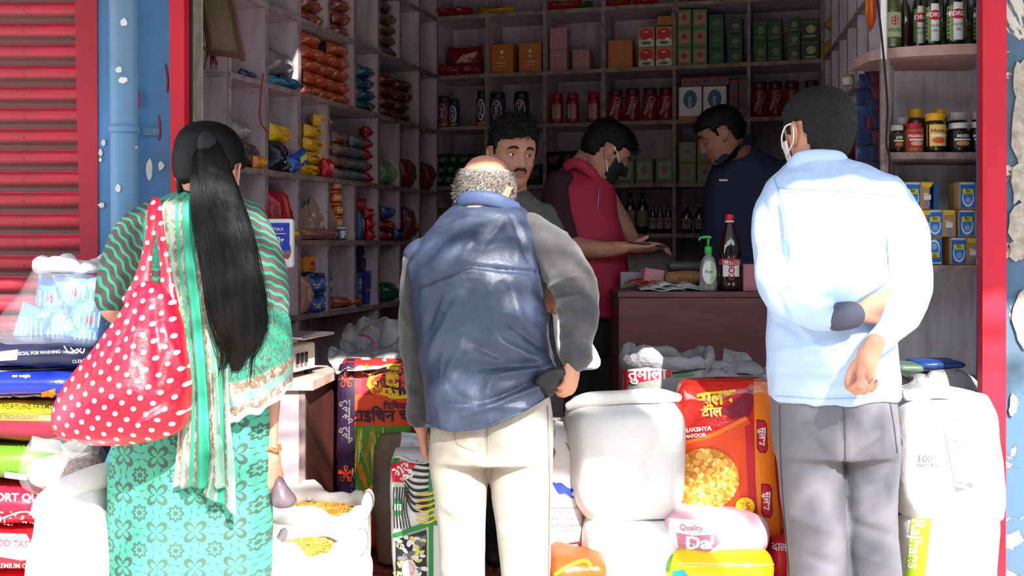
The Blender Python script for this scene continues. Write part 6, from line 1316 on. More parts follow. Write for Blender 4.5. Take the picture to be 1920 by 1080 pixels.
# top row
on_back(0, 2.49, 'dark red packet lying flat', 'packet', 'packet', [832, 866], 40, 16, c='8c1420', c2='b98a2a', lay=-.2)
on_back(1, 2.49, 'gold foil packet lying flat', 'packet', 'packet', [930], 70, 16, c='a8842a', c2='5c5a2a')
on_back(2, 2.49, 'crimson packet lying on the board', 'packet', 'packet', [1060], 66, 18, c='a0142a', c2='5c8f2a')
on_back(2, 2.49, 'dark green packet lying on the board', 'packet', 'packet', [1095], 34, 14, c='2c4a24', c2='a8842a')
on_back(3, 2.49, 'scarlet packet lying on the board', 'packet', 'packet', [1160, 1210], 46, 14, c='a0142a', c2='5c8f2a')
on_back(4, 2.49, 'olive packet lying on the board', 'packet', 'packet', [1320], 60, 12, c='4a5a2a', c2='b98a2a')
# second row
on_back(0, 2.165, 'standing crimson pillow packet', 'packet', 'packet', [872], 66, 58, c='8c1426', c2='c9a890', style=2, dep=.07, inset=.1)
on_back(0, 2.165, 'crimson packet lying below the standing one', 'packet', 'packet', [842, 880], 46, 24, c='7c1220', c2='a8303c', dep=.06, inset=.03)
on_back(0, 2.165, 'tan packet leaning at the corner', 'packet', 'packet', [816], 22, 36, c='8a6a44', c2='7c1220', dep=.05, inset=.04)
on_back(1, 2.165, 'orange tea carton with pale crest', 'carton', 'carton', [941, 994], 44, 56, c='b9682c', c2='e6cfae')
on_back(2, 2.165, 'pale pink cube carton', 'carton', 'carton', [1047], 33, 41, cols=2, c='a9787a', c2='c39a9a')
on_back(2, 2.165, 'pale pink carton standing alone', 'carton', 'carton', [1089], 33, 40, c='a9787a', c2='c39a9a')
on_back(3, 2.165, 'big orange tea carton', 'carton', 'carton', [1163], 46, 54, c='b9682c', c2='a88a4a')
on_back(3, 2.165, 'red white tea carton', 'carton', 'carton', [1212, 1245], 31, 38, cols=2, style=1, c='b9803a', c2='c9c5bc')
on_back(3, 2.165, 'small orange carton on the tea cartons', 'carton', 'carton', [1247], 28, 17, z0=LN(79, 5.5), c='a8602c', style=9)
on_back(4, 2.165, 'green and pink tea carton', 'carton', 'carton', [1283, 1312], 27, 35, cols=3, style=2, c='4f7a3a', c2='a8785c', c3='8c3a3a')
on_back(4, 2.165, 'dark green tea carton', 'carton', 'carton', [1343], 27, 31, cols=3, style=5, c='284a34', c2='3f6a4a', c3='24402e')
on_back(4, 2.165, 'deep green tin of tea', 'tin', 'carton', [1378], 27, 28, cols=3, style=5, c='1f3a2a', c2='6a6a44', c3='2c4a34')
on_back(5, 2.165, 'dark leaf-printed box', 'carton', 'carton', [1425, 1453], 26, 40, cols=2, style=5, c='24381f', c2='5c7a34', c3='2f4a24')
on_back(5, 2.165, 'small green box', 'carton', 'carton', [1488], 23, 27, cols=3, style=5, c='2f4a24', c2='7a8a5c', c3='3f5a2c')
on_back(5, 2.165, 'broad green yellow box', 'carton', 'carton', [1519], 33, 39, cols=2, style=5, c='2a401f', c2='a8a870', c3='4a5a24')
# third row
on_back(0, 1.885, 'pink labelled jar beside a blue one', 'jar', 'jar', [833], 26, 58, c='6a2438', lid='4a1424', style=1, c2='8a6a7a', c3='7a3050', word='MILK')
on_back(0, 1.885, 'slim blue jar', 'jar', 'jar', [852], 20, 52, c='24344a', lid='1c2434', style=1, word='MILK')
on_back(0, 1.885, 'blue jar half hidden by the upright', 'jar', 'jar', [904], 22, 66, c='1c2c4a', lid='1c1c20', style=1, word='MILK')
on_back(1, 1.885, 'tall blue malt jar with dark lid', 'jar', 'jar', [934, 978], 30, 62, c='1f3260', lid='1c1a1c', style=1, c2='c9a24a', c3='1a2a66', word='HORLI')
on_back(2, 1.885, 'red jar with pale label', 'jar', 'jar', [1045, 1074, 1113], 24, 56, c='8a1620', lid='9c1420', style=2, c2='b09088', word='CHOCO')
on_back(3, 1.885, 'glossy red waisted jar', 'jar', 'jar', [1155, 1186, 1219, 1249], 29, 61, c='8a1220', lid='4a1018', c2='c9a8a8', c3='5c1018', word='BOOST')
on_back(4, 1.885, 'large white milk powder carton', 'carton', 'carton', [1294, 1340], 43, 62, style=3, c='c9c0c0', c2='d9d4d6', c3='3a5a78', word='LACTO')
on_back(4, 1.885, 'small orange blue box atop cartons', 'carton', 'carton', [1286, 1304, 1322, 1340, 1358], 17, 15, z0=LN(63, 5.5), style=5, c='8a4a34', c2='34406a', c3='8a2430')
on_back(4, 1.885, 'small striped box', 'carton', 'carton', [1376, 1393], 15, 24, cols=3, style=5, c='7a3a30', c2='34406a', c3='8a2430')
on_back(5, 1.885, 'dark red waisted jar', 'jar', 'jar', [1425, 1454, 1485, 1522], 29, 66, c='7a101c', lid='3f0e16', c2='a88488', c3='521018', word='BOOST')
# fourth row
for j, (n_, y0) in enumerate(((5, 0), (4, .055), (4, .11))):
    on_back(0, 1.558, 'dark green leafy packet, %s layer' % ORD[j], 'packet', 'packet', [826+19*i+4*j for i in range(n_)], 26, 24, z0=y0, c='1f3a24', c2='5c7a4a', dep=.07, group='dark green packets in the leftmost back column')
on_back(1, 1.558, 'dark green packet behind the young man', 'packet', 'packet', [926, 1000], 40, 40, c='1c3426', c2='7a2430', dep=.08)
for j in range(2): on_back(2, 1.558, 'black brown snack packet, %s layer' % ORD[j], 'packet', 'packet', [1040, 1066, 1090], 32, 34, z0=.085*j, c='2a1c1c', c2='5c4438', dep=.08, group='black brown packets in the third back column')
on_back(3, 1.558, 'green tea carton with pink cup', 'carton', 'carton', [1172, 1208, 1246], 34, 48, style=2, c='6a6a3a', c2='7f9a84', c3='a8465a')
on_back(4, 1.558, 'gold edged green tea carton', 'carton', 'carton', [1289, 1323], 31, 38, cols=2, style=2, c='8a7a3a', c2='6f8a78', c3='a8465a')
on_back(5, 1.558, 'crimson snack packet slumped sideways', 'packet', 'packet', [1438], 62, 34, c='8c1426', c2='b04a5a', style=2, dep=.08)
# fifth row
on_back(0, 1.297, 'yellow green packet', 'packet', 'packet', [832, 856], 26, 50, c='5c6a24', c2='a8a03a')
on_back(3, 1.297, 'tall dark syrup bottle with red cap', 'bottle', 'bottle', [1160, 1182, 1205], 23, 84, c='14100e', cap='5c141a', c2='7a7058', body=.55)
on_back(3, 1.297, 'small brown sauce bottle', 'bottle', 'bottle', [1224, 1238, 1253], 14, 58, c='24120e', cap='6a3a20', c2='8a8078', c3='8c1420', body=.6)
on_back(4, 1.297, 'squat brown sauce bottle', 'bottle', 'bottle', [1288, 1312, 1334], 22, 54, c='24120e', cap='6a5a3a', c2='8a8078', c3='8c1420', body=.62)
on_back(4, 1.297, 'pink carton behind the cola bottle', 'carton', 'carton', [1352], 20, 40, c='8a4a54')

# left wall shelf ----------------------------------------------------------------
def on_left(px, lev, desc, cat, kind, wm, hm, n=1, inset=.06, rz=0, ry=0, lay=0, z0=0, group=None, words=('lowest', 'second lowest', 'third lowest', 'fourth lowest', 'fifth lowest', 'sixth lowest'), step=None, **k):
    x, y = spot(LA, Ld, Ln, px, inset); rz0 = math.atan2(Ln[1], Ln[0])-PI/2
    for j in range(n):
        kw = dict(k); kw.update(w=wm, h=hm)
        if kind == 'packet': kw['seed'] = (j*2+int(px)) % 4
        o = item(kind, **kw); o.location = (x+rr.uniform(-.006, .006), y+rr.uniform(-.006, .006), lev+.001+z0+j*(step or hm)); o.rotation_euler = (lay, ry, rz0+rz+rr.uniform(-.15, .15))
        tag(o, desc+(', %s of its stack' % words[j] if n > 1 else ''), cat, group or (desc if n > 1 else None))
L1, L2, L3, L4, L5, L6 = .955, 1.26, 1.53, 1.866, 2.17, 2.48
for px, lev, n, nm in ((580, L4, 5, 'first'), (604, L4, 4, 'second'), (628, L4, 5, 'third'), (648, L4, 5, 'fourth')):
    on_left(px, lev, 'orange biscuit packet, %s stack above yellow ones' % nm, 'packet', 'packet', .15, .055, n, c='a8482c', c2='d08a5a', d=.07, rough=.12, group='orange biscuit packets on the left shelves')
for px, n, nm in ((574, 3, 'nearest'), (600, 4, 'middle'), (636, 5, 'farther')):
    on_left(px, L5, 'red brown cellophane packet, %s upper left stack' % nm, 'packet', 'packet', .16, .06, n, c='7c3a34', c2='a8604a', d=.07, rough=.12, group='cellophane packets on the upper left shelf')
for px, lev, n, c, nm in ((716, L5, 5, '6a4434', 'brown cellophane packet under the ceiling, near pile'), (734, L5, 4, '5c4438', 'brown cellophane packet under the ceiling, far pile'), (722, L4, 4, '6a2a2c', 'dull red snack packet, pile past the orange packets'), (750, L4, 4, '5c2a2a', 'dark red snack packet, pile near the shelf corner'), (682, L4, 4, '24506a', 'teal sachet pile past the orange packets')):
    on_left(px, lev, nm, 'packet', 'packet', .17, .055, n, c=c, c2='8a6a54', d=.08, rough=.15)
on_left(470, L4, 'small dark blue packet near the hanging frame', 'packet', 'packet', .16, .04, 1, c='24305c', c2='4a5a8a', d=.05)
on_left(520, L4, 'crumpled smoky plastic packet over the teal ones', 'packet', 'packet', .20, .10, 1, z0=.05, c='6a6060', c2='8a8484', d=.10, rough=.15)
on_left(520, L4, 'teal foil packet below the smoky plastic', 'packet', 'packet', .20, .05, 1, c='2a6a84', c2='a8c9d4', d=.10)
on_left(541, L4, 'dark teal foil packet by the bright upright', 'packet', 'packet', .16, .05, 1, inset=.03, c='1c4a64', c2='5c9ab0', d=.08)
on_left(448, L3, 'silver grey foil packet behind the woman\'s head', 'packet', 'packet', .12, .07, 1, z0=.10, c='7a746c', c2='a8a49c', d=.07, rough=.12)
on_left(455, L3, 'dark wrapped bundle behind the woman\'s head', 'packet', 'packet', .20, .10, 1, c='4a3a38', c2='6a5a54', d=.10)
on_left(482, L3, 'orange packet catching the light at the shelf edge', 'packet', 'packet', .09, .05, 1, inset=.02, c='c9782a', c2='e3c52a', d=.05)
on_left(515, L3, 'black and yellow round noodle pack', 'packet', 'packet', .16, .12, 1, c='1c2030', c2='b9b9bc', d=.12)
on_left(540, L3, 'dark green packet under the yellow pack', 'packet', 'packet', .12, .07, 1, c='1f3a2a', c2='24407c', d=.08, inset=.03)
on_left(522, L3, 'yellow noodle packet with red lettering atop the round pack', 'packet', 'packet', .17, .07, 1, z0=.125, style=1, c='e3b21c', c2='d9a01a', d=.06)
on_left(560, L3, 'blue and yellow packet tipping off the shelf', 'packet', 'packet', .13, .07, 1, inset=.0, ry=-.4, c='2a52b0', c2='e3c52a', style=2, d=.06, z0=.02)
for px, n, nm in ((578, 4, 'near'), (597, 5, 'far')):
    on_left(px, L3, 'yellow noodle packet in the %s yellow stack' % nm, 'packet', 'packet', .15, .055, n, c='d9a81c', c2='b9602a', style=1, d=.08, group='yellow noodle packets')
on_left(610, L3, 'small red packet at the foot of the yellow stacks', 'packet', 'packet', .07, .08, 1, inset=.0, c='b01c28', c2='d8707a', d=.05)
for px, n, c, nm in ((632, 4, '7a5a54', 'clear wrapped pink packet pile'), (650, 3, '5c6a74', 'bluish clear packet pile'), (668, 4, '5c6e78', 'grey blue sachet pile')):
    on_left(px, L3, nm+' beside the yellow stacks', 'packet', 'packet', .14, .055, n, c=c, c2='9a6a60', d=.08, rough=.12)
on_left(690, L3, 'red foil sachet pile on the middle left shelf', 'packet', 'packet', .11, .055, 5, c='9c1424', c2='c95a5a', d=.07, rough=.15)
for px, c, nm in ((716, '6a8a5c', 'pale green clear bag'), (732, '7a9a6a', 'lighter green clear bag')): on_left(px, L3, nm+' on the middle left shelf', 'bag', 'packet', .13, .13, 1, c=c, c2='8aa87a', d=.09, rough=.12)
for px, nm in ((758, 'near'), (778, 'middle'), (798, 'far')): on_left(px, L3, 'dark red mesh bag, %s one of three by the shelf corner' % nm, 'bag', 'packet', .15, .16, 1, c='7a1a24', c2='5c4438', d=.1, rough=.15)
on_left(513, L2, 'red pouch standing left behind the scale display', 'packet', 'packet', .11, .20, 1, c='b0141e', c2='7c1018', style=1, d=.08)
on_left(538, L2, 'red pouch standing right behind the scale display', 'packet', 'packet', .11, .20, 1, c='b81a22', c2='7c1018', style=1, d=.08)
on_left(545, L2, 'yellow packet at the shelf edge above the scale display', 'packet', 'packet', .08, .05, 1, inset=.0, c='c99a1c', c2='e3c52a', d=.05)
for j in range(4): on_left(575+j*11, L2, 'bag of papad in clear film, %s from the near side' % ORD[j], 'bag', 'packet', .16, .14, 1, z0=.03*(j % 2), ry=(-.5, .4, -.2, .6)[j], c='8a7468', c2='a8927e', d=.07, rough=.12, group='clear bags of papad')
on_left(590, L2, 'pinkish wrapped bundle under the clear bags', 'packet', 'packet', .24, .05, 1, c='8a5a50', c2='a8786a', d=.14, inset=.03)
on_left(625, L2, 'red and gold snack can', 'can', 'jar', .075, .055, 5, c='9c1a1c', lid='c9602a', c2='c98a4a', style=3, c3='c9a23a', word='CHIPS', inset=.05)
on_left(652, L2, 'yellow and red tube pack', 'can', 'jar', .07, .085, 3, c='b9601c', lid='9c2a1c', c2='c9a23a', style=3, c3='9c1a1c', word='SEV')
on_left(640, L2, 'small blue and white tin in front of the cans', 'tin', 'jar', .05, .06, 1, inset=.01, c='24305c', lid='b9b9bc', c2='c9c9cc', style=3, word='OK')
on_left(684, L2, 'big red carton standing on the lower left shelf', 'carton', 'carton', .20, .20, 1, c='9c1c1e', c2='7c1418', c3='c9602a', style=5, d=.1)
on_left(674, L2, 'slim blue packet before the red carton', 'packet', 'packet', .05, .14, 1, inset=.01, c='34507c', c2='8a9ab0', d=.04)
on_left(692, L2, 'red sachet pile before the red carton', 'packet', 'packet', .07, .05, 3, inset=.0, c='a8141e', c2='c95a5a', d=.05)
on_left(722, L2, 'small blue bag over a red packet', 'packet', 'packet', .13, .06, 1, z0=.11, c='24508c', c2='4a7ab0', d=.07)
on_left(720, L2, 'red packet under the small blue bag', 'packet', 'packet', .14, .05, 2, c='8c1c24', c2='c9a23a', d=.08)
on_left(742, L2, 'dark blue wrapped sweet bag', 'packet', 'packet', .07, .06, 1, inset=.01, c='1c2c5c', c2='4a5a8a', d=.06)
on_left(764, L2, 'red net bag of sweets in the sixth left compartment', 'bag', 'packet', .16, .18, 1, c='6a2a28', c2='a8842a', d=.1, rough=.15)
on_left(588, L1, 'orange yellow carton topping the blue goods', 'carton', 'carton', .17, .065, 1, z0=.17, c='c9822a', c2='a8242a', c3='c9822a', style=5, d=.12)
for px, nm in ((578, 'near'), (600, 'far')): on_left(px, L1, 'blue jar, %s column below orange carton' % nm, 'jar', 'jar', .10, .082, 2, c='1f3a7c', lid='1c2a5c', c2='34509c', style=3, c3='b9a23a', word='GEL', inset=.05)
on_left(569, L1, 'pinkish round bag at the near end of the bottom shelf', 'bag', 'packet', .07, .16, 1, inset=.0, c='9a6a60', c2='b98a80', d=.06)
on_left(648, L1, 'orange red packet lying alone on the bottom shelf', 'packet', 'packet', .22, .05, 1, c='9c3a24', c2='c9602a', d=.12)
on_left(692, L1, 'navy cigarette carton', 'carton', 'carton', .18, .055, 2, z0=.165, c='1c1f44', c2='b9b9bc', c3='2a2e5c', style=5, d=.1)
on_left(698, L1, 'purple biscuit carton', 'carton', 'carton', .15, .08, 2, c='34308c', c2='b9a23a', c3='a8922a', style=5, d=.1, inset=.04)
on_left(676, L1, 'pale blue small carton', 'carton', 'carton', .06, .075, 2, c='4a6a9c', c2='b9c2cc', c3='24305c', style=5, d=.08, inset=.02)
on_left(728, L1, 'green wrapped bundle on the bottom shelf', 'packet', 'packet', .22, .10, 1, c='1f4a2c', c2='34603c', d=.12)
on_left(545, L1, 'dark green bottle crate edge beside the woman\'s arm', 'packet', 'packet', .12, .16, 1, c='1c3a24', c2='2c4a34', d=.1)
# right wall shelf ----------------------------------------------------------------
def on_right(px, lev, desc, cat, kind, wm, hm, inset=.03, z0=0, rz=0, **k):
    x, y = spot(RA, Rd, Rn, px, inset); o = item(kind, w=wm, h=hm, **k); o.location = (x, y, lev+z0+.001); o.rotation_euler = (0, 0, math.atan2(Rn[1], Rn[0])-PI/2+rz); tag(o, desc, cat)
on_right(1618, 1.885, 'small orange box on the side shelves', 'carton', 'carton', .12, .12, c='b9581c', c2='6a2a1c', c3='d08a3a', style=5, d=.06)
on_right(1634, 2.0, 'tall thin orange packet near the top display shelf', 'packet', 'packet', .06, .18, c='d0541c', c2='e8a04a', d=.03, inset=-.02)
on_right(1560, 2.17, 'yellow packet hanging over the shelf edge', 'packet', 'packet', .14, .10, c='a8842a', c2='c9a23a', d=.08, z0=-.02)
on_right(1566, 2.17, 'second yellow packet lying above the first', 'packet', 'packet', .12, .08, c='9a7a2a', c2='b9922a', d=.08, z0=.09)
on_right(1572, 1.885, 'dark red tall carton on the side shelves', 'carton', 'carton', .14, .20, c='7c1420', c2='5c1018', c3='8c1420', style=5, d=.06)
on_right(1591, 1.885, 'tiny pot with golden lid on the side shelves', 'jar', 'jar', .05, .045, c='b9b4ae', lid='a8742a', style=3, c2='c9c4be', word='A', inset=-.02)
on_right(1606, 1.58, 'dark red bag deep in the side shelves', 'packet', 'packet', .14, .14, c='5c1420', c2='7c2430', d=.08)
for i, (px, c, nm) in enumerate(((1612, '24305c', 'navy'), (1622, '1c2a4a', 'midnight blue'), (1632, '5c2434', 'wine red'), (1640, '34344a', 'slate'))):
    p0, p1 = P(px+12, 152-i*4, 3.92), P(px, 330, 3.92); vs = []
    o = thing('sachet_strip', '%s strip of sachets hanging beside the display shelves' % nm, 'sachets', tuple(p1), 0, 'hanging sachet strips')
    for k in range(7):
        q = p0.lerp(p1, k/6.5); part('sachet', xf(pillow(.055, .055, .012, 8, 6, seed=k), Matrix.Translation(q+Vector((-.008*math.sin(k), 0, 0))) @ Matrix.Rotation(.25*math.sin(k*2+i), 4, 'Z')), pk(c), o, True)
q = tag(part('black_cable', tube([P(1640, -40, 3.5), P(1650, 40, 3.5), P(1658, 120, 3.52), P(1664, 200, 3.53), P(1662, 270, 3.53), P(1668, 300, 3.53), P(1664, 380, 3.53)], [.004]*7, n=8), M_BLACKMASK, None, True), 'thin black cable running down the post of the display shelves', 'cable')
q = tag(part('red_wire', tube([P(494, 138, 3.98), P(490, 170, 3.97), P(487, 210, 3.97), P(490, 232, 3.98), P(500, 246, 4.02)], [.0035]*5, n=8), mat('red_wire', '8c3034', .5), None, True), 'thin red wire looping down the left shelf upright', 'wire')

# display shelf: oil bottles, honey and jam jars, blue boxes -----------------------
DP = [('upper', 1.905), ('middle', 1.552), ('lower', 1.175)]
def on_disp(px, Yd, lev, desc, cat, kind, wpx, hpx, rz=0, z0=0, flip=False, group=None, **k):
    x = (px-960)/F*Yd; o = item(kind, w=round(LN(wpx, Yd), 3), h=round(LN(hpx, Yd), 3), **k); o.location = (x, Yd, lev+z0+.001); o.rotation_euler = (0, 0, rz); tag(o, desc, cat, group)
    if flip: o.rotation_euler = (0, PI, rz); o.location.z += LN(hpx, Yd)
on_disp(1672, 3.62, 1.905, 'flat sided green labelled oil bottle, leftmost on top display shelf', 'bottle', 'bottle', 34, 128, c='4a5a20', cap='24301c', c2='a8b48a', c3='b01c3c', body=.62, word='OLIVE')
on_disp(1697, 3.70, 1.905, 'unlabelled brown oil bottle between two labelled ones', 'bottle', 'bottle', 26, 120, c='3a2414', cap='24301c', style=9, body=.6)
for i, px in enumerate((1722, 1748, 1790, 1838)): on_disp(px, (3.66, 3.62, 3.60, 3.62)[i], 1.905, 'dark oil bottle with red oval label, %s from the left' % ORD[i], 'bottle', 'bottle', (22, 30, 36, 32)[i], 130, c='16180e', cap='24301c', style=1, body=.62, group='red labelled oil bottles on the display shelf')
for i, px in enumerate((1735, 1766, 1812)): on_disp(px, 3.76, 1.905, 'green labelled oil bottle in the second line, %s from the left' % ORD[i], 'bottle', 'bottle', 26, 122, c='1f2a10', cap='24301c', c2='6f8a4a', body=.62, group='rear oil bottles on the display shelf')
JY = 3.61
on_disp(1682, JY, 1.552, 'dark jam jar with fruit label at the left end of the honey shelf', 'jar', 'jar', 25, 52, c='1c0e0e', lid='c9c4be', c2='34301f', c3='c9602a', style=3, word='JAM', glass=True)
on_disp(1713, JY, 1.552, 'peanut butter jar with red lid and red label', 'jar', 'jar', 35, 56, c='a8643c', lid='b01a2c', c2='b01a2c', c3='c9a07a', style=3, word='PEANUT')
on_disp(1753, JY, 1.552, 'honey jar with yellow lid and cream Honey label', 'jar', 'jar', 40, 74, c='24120a', lid='d9a01a', c2='e3b860', c3='c9581c', style=3, word='Honey', glass=True)
on_disp(1798, JY, 1.552, 'wide black labelled jam jar right of the honey', 'jar', 'jar', 42, 56, c='1c0e0e', lid='c9c4be', c2='1a1a1c', c3='c9804a', style=3, word='MIXED', glass=True)
on_disp(1832, JY, 1.552, 'narrow black labelled jam jar by the red post', 'jar', 'jar', 26, 58, c='1c0e0e', lid='c9b49e', c2='1a1a1c', c3='c9804a', style=3, word='MARM', glass=True)
for i, (px, c, lid, h, nm) in enumerate(((1690, '1c1012', 'c9c4be', 70, 'dark jar with pale lid'), (1717, '3a1a0e', 'd9a01a', 86, 'amber jar with yellow lid'), (1738, '1c1012', '2a1c1c', 70, 'dark jar with dark lid'), (1762, '3a1a0e', 'd9a01a', 86, 'second amber jar with yellow lid'), (1796, '1c1012', 'c9c4be', 80, 'broad dark jar with white lid'), (1832, '1c1012', 'c9a88e', 82, 'dark jar with tan lid'))):
    on_disp(px, 3.70, 1.552, nm+' in the rear line of the honey shelf', 'jar', 'jar', (24, 30, 22, 30, 38, 24)[i], h, c=c, lid=lid, c2='2a1c16', c3='5c3a24', style=3, word='JAM', glass=True)
BY = 3.60
for r_, (pxs, fl) in enumerate((((1690, 1739, 1810), (1, 1, 0)), ((1722, 1765, 1825), (0, 0, 0)), ((1724, 1827), (0, 0)))):
    nm = ('bottom', 'middle', 'top')[r_]
    for i, px in enumerate(pxs):
        on_disp(px, BY, 1.175, 'blue and tan refill box, %s row, %s from left' % (nm, ORD[i]), 'box', 'carton', 55, 51, z0=r_*LN(52, BY), flip=bool(fl[i]), c='b08a5c', style=4, d=.09, group='blue refill boxes on the lower display shelf')
on_disp(1751, BY, 1.175, 'all blue small box beside the top row refill box', 'box', 'carton', 16, 50, z0=2*LN(52, BY), c='24508c', style=9, d=.08)
on_disp(1703, BY, 1.175, 'all blue box end showing left of the middle row', 'box', 'carton', 16, 50, z0=LN(52, BY)+0, c='2f6cae', style=9, d=.08) if False else None

# ---- main counter and what stands on it ------------------------------------------
CY = 3.95; cx0, cx1 = P(1160, 0, CY).x, P(1800, 0, CY).x; CT = P(0, 547, CY).z
o = thing('counter', 'long dark brown laminate counter across the right half of the shop', 'counter', ((cx0+cx1)/2, CY, FL))
part('front_panel', boxv(cx0, cx1, CY, CY+.018, FL, CT-.022, .002), M_COUNTER, o); part('counter_top', boxv(cx0-.004, cx1+.004, CY-.006, CY+.37, CT-.021, CT, .003), M_COUNTER, o)
part('end_panel', boxv(cx0+.001, cx0+.019, CY+.019, CY+.36, FL, CT-.022), M_COUNTER, o); part('end_panel', boxv(cx1-.02, cx1-.002, CY+.019, CY+.36, FL, CT-.022), M_COUNTER, o)
Z = CT+.001
# green pump bottle
sb = P(1328, 0, CY+.05); o = thing('sanitiser_bottle', 'clear oval sanitiser bottle with green pump on the counter edge', 'bottle', (sb.x, CY+.05, Z))
s_ = LN(1, CY+.05)
bt = rings([(0, 0, 0, 14*s_, .018), (0, 0, .01, 15.5*s_, .021), (0, 0, 36*s_, 16.5*s_, .022), (0, 0, 58*s_, 12*s_, .018), (0, 0, 67*s_, 6*s_, .012), (0, 0, 70*s_, 5.5*s_, .011)], n=28, pw=2.2); q = part('bottle_body', bt, mat('clear_gel', '9aa8a0', .08, trans=.5, spec=.8), None, True); q.parent = o
p = LPrint(bt, .02); p.disc(0, 35*s_, 12.5*s_, 22*s_, I('dfe3da'), 24); p.poly([(2*s_, 14*s_), (9*s_, 20*s_), (12*s_, 35*s_), (9*s_, 50*s_), (3*s_, 56*s_)], I('9ac98a')); p.word('Pure', 0, 36*s_, 6*s_, I('34406a')); q = p.build('label_print', o); q.matrix_parent_inverse = Matrix.Identity(4)
M_PUMP = mat('green_pump', '3fb04a', .35)
for nm, vf in (('pump_collar', lathe([(.0115, 69*s_), (.014, 70*s_), (.014, 82*s_), (.008, 84*s_)], 18)), ('pump_stem', lathe([(.0045, 83*s_), (.0045, 100*s_)], 10)), ('pump_nozzle', tube([(.006, 0, 100*s_), (-.01, 0, 101*s_), (-.03, 0, 99*s_), (-.034, 0, 95*s_)], [.006, .006, .004, .003], n=10))): q = part(nm, vf, M_PUMP, None, True); q.parent = o
# cola bottle
sb = P(1368, 0, CY+.07); o = thing('cola_bottle', 'large bottle of dark cola with red cap on the counter', 'bottle', (sb.x, CY+.07, Z)); s_ = LN(1, CY+.07)
cb = lathe([(18*s_, 0), (22*s_, 4*s_), (20*s_, 18*s_), (20.5*s_, 26*s_), (20*s_, 40*s_), (21*s_, 60*s_), (22*s_, 68*s_), (20*s_, 88*s_), (13*s_, 110*s_), (7*s_, 126*s_), (6*s_, 132*s_)], 30); q = part('bottle_body', cb, mat('cola', '1c0c0a', .05, coat=.6, spec=.9), None, True); q.parent = o
q = part('cap', lathe([(7.5*s_, 131*s_), (8*s_, 132*s_), (8*s_, 142*s_), (7*s_, 143*s_)], 24), mat('lid_c81e2a', 'c81e3c', .3), None, True); q.parent = o; q = part('neck_ring', lathe([(8.2*s_, 128*s_), (8.2*s_, 131*s_)], 24), M_SCALEW, None, True); q.parent = o
p = LPrint(cb, .015); p.rect(-20*s_, 20*s_, 27*s_, 60*s_, I('e6e2e0'))
for k in range(9): p.rect((-19+k*4.3)*s_, (-17+k*4.3)*s_, 48*s_, (58-(k % 3)*3)*s_, I('b01c2c'))
p.rect(-20*s_, 20*s_, 57*s_, 60*s_, I('b01c2c')); p.word('COLA', 0, 42*s_, 12*s_, I('b01c2c'), .03, PI/2); q = p.build('label_print', o); q.matrix_parent_inverse = Matrix.Identity(4)
# pink boxes, papers, nuts, roll
def on_counter(px, dy, kind_, rz, name, label, cat, z=0):
    pass
o = carton('b0707a', LN(56, 4.0), LN(50, 4.0), .10, style=9, name='tissue_box'); o.location = (P(1422, 0, 4.0).x, 4.0, Z); tag(o, 'pink lettered box on the counter beside the blue shirt', 'box')
q = LPrint(boxv(-.056, .056, 0, .1, 0, .1)); q.word('Ti', .028, .04, .034, I('e8e2d8')); q = q.build('label_print', o); q.matrix_parent_inverse = Matrix.Identity(4)
o = carton('b87f86', LN(38, 4.15), LN(32, 4.15), .05, style=9, name='small_box'); o.location = (P(1224, 0, 4.15).x, 4.15, Z+.012); o.rotation_euler = (0, .15, .2); tag(o, 'small pink box held up behind the counter papers', 'box')
o = carton('9a8f94', LN(44, 4.3), LN(30, 4.3), .04, style=9, name='small_box'); o.location = (P(1186, 0, 4.22).x, 4.22, Z); tag(o, 'grey box at the far left of the counter top', 'box')
o = thing('foil_roll', 'grey roll lying behind the bag of nuts on the counter', 'roll', (P(1290, 0, 4.26).x, 4.26, Z))
part('roll_body', tube([P(1260, 500, 4.26), P(1320, 501, 4.26)], [.022, .022], n=20, sub=1), mat('dark_roll', '4a4648', .4), o, True)
o, b = lying('nut_bag', 'clear bag of peanuts lying on the counter behind the papers', 'bag', 1250, 1318, 512, 532, 4.19, .09, mat('peanuts', 'a8784a', .6, col2='8a5a34', vscale=90, bump=.8, bscale=120), seed=51, amp=.006)
pr_ = random.Random(3)
for i, (px, Yp, wd_, ht_, rz, c, nm) in enumerate(((1240, 4.02, .17, .07, .1, 'a8b0ae', 'pale grey paper lowest on the counter'), (1272, 4.04, .18, .08, -.15, '9aa89c', 'greenish paper slip on the counter'), (1225, 4.06, .12, .09, .3, 'b9a8b4', 'lilac paper slip at the left of the counter pile'), (1290, 4.08, .14, .07, -.25, 'b9bcb9', 'whitish bill nearest the pump bottle'), (1255, 4.10, .15, .1, .2, 'c4c4c0', 'topmost white paper of the counter pile'), (1200, 4.14, .12, .07, -.1, 'a8482c', 'orange red packet on the counter under the phone'), (1222, 4.17, .12, .07, .4, '9c3a2c', 'darker orange packet on the counter'))):
    cl = c; c = P(px, 0, Yp); n = 12; V = [(wd_*(u/(n-1)-.5), ht_*(v-.5), .004*math.sin(u*.9+i)*(1+v)+.003*v) for v in (0, .5, 1) for u in range(n)]
    Fc = [(j*n+k, j*n+k+1, (j+1)*n+k+1, (j+1)*n+k) for j in range(2) for k in range(n-1)]
    q = part('paper', (V, Fc), mat('paper_'+cl, cl, .6), None, True); q.location = (c.x, Yp, Z+.006+i*.004); q.rotation_euler = (.06, 0, rz); s = q.modifiers.new('s', 'SOLIDIFY'); s.thickness = .0015; tag(q, nm, 'paper')
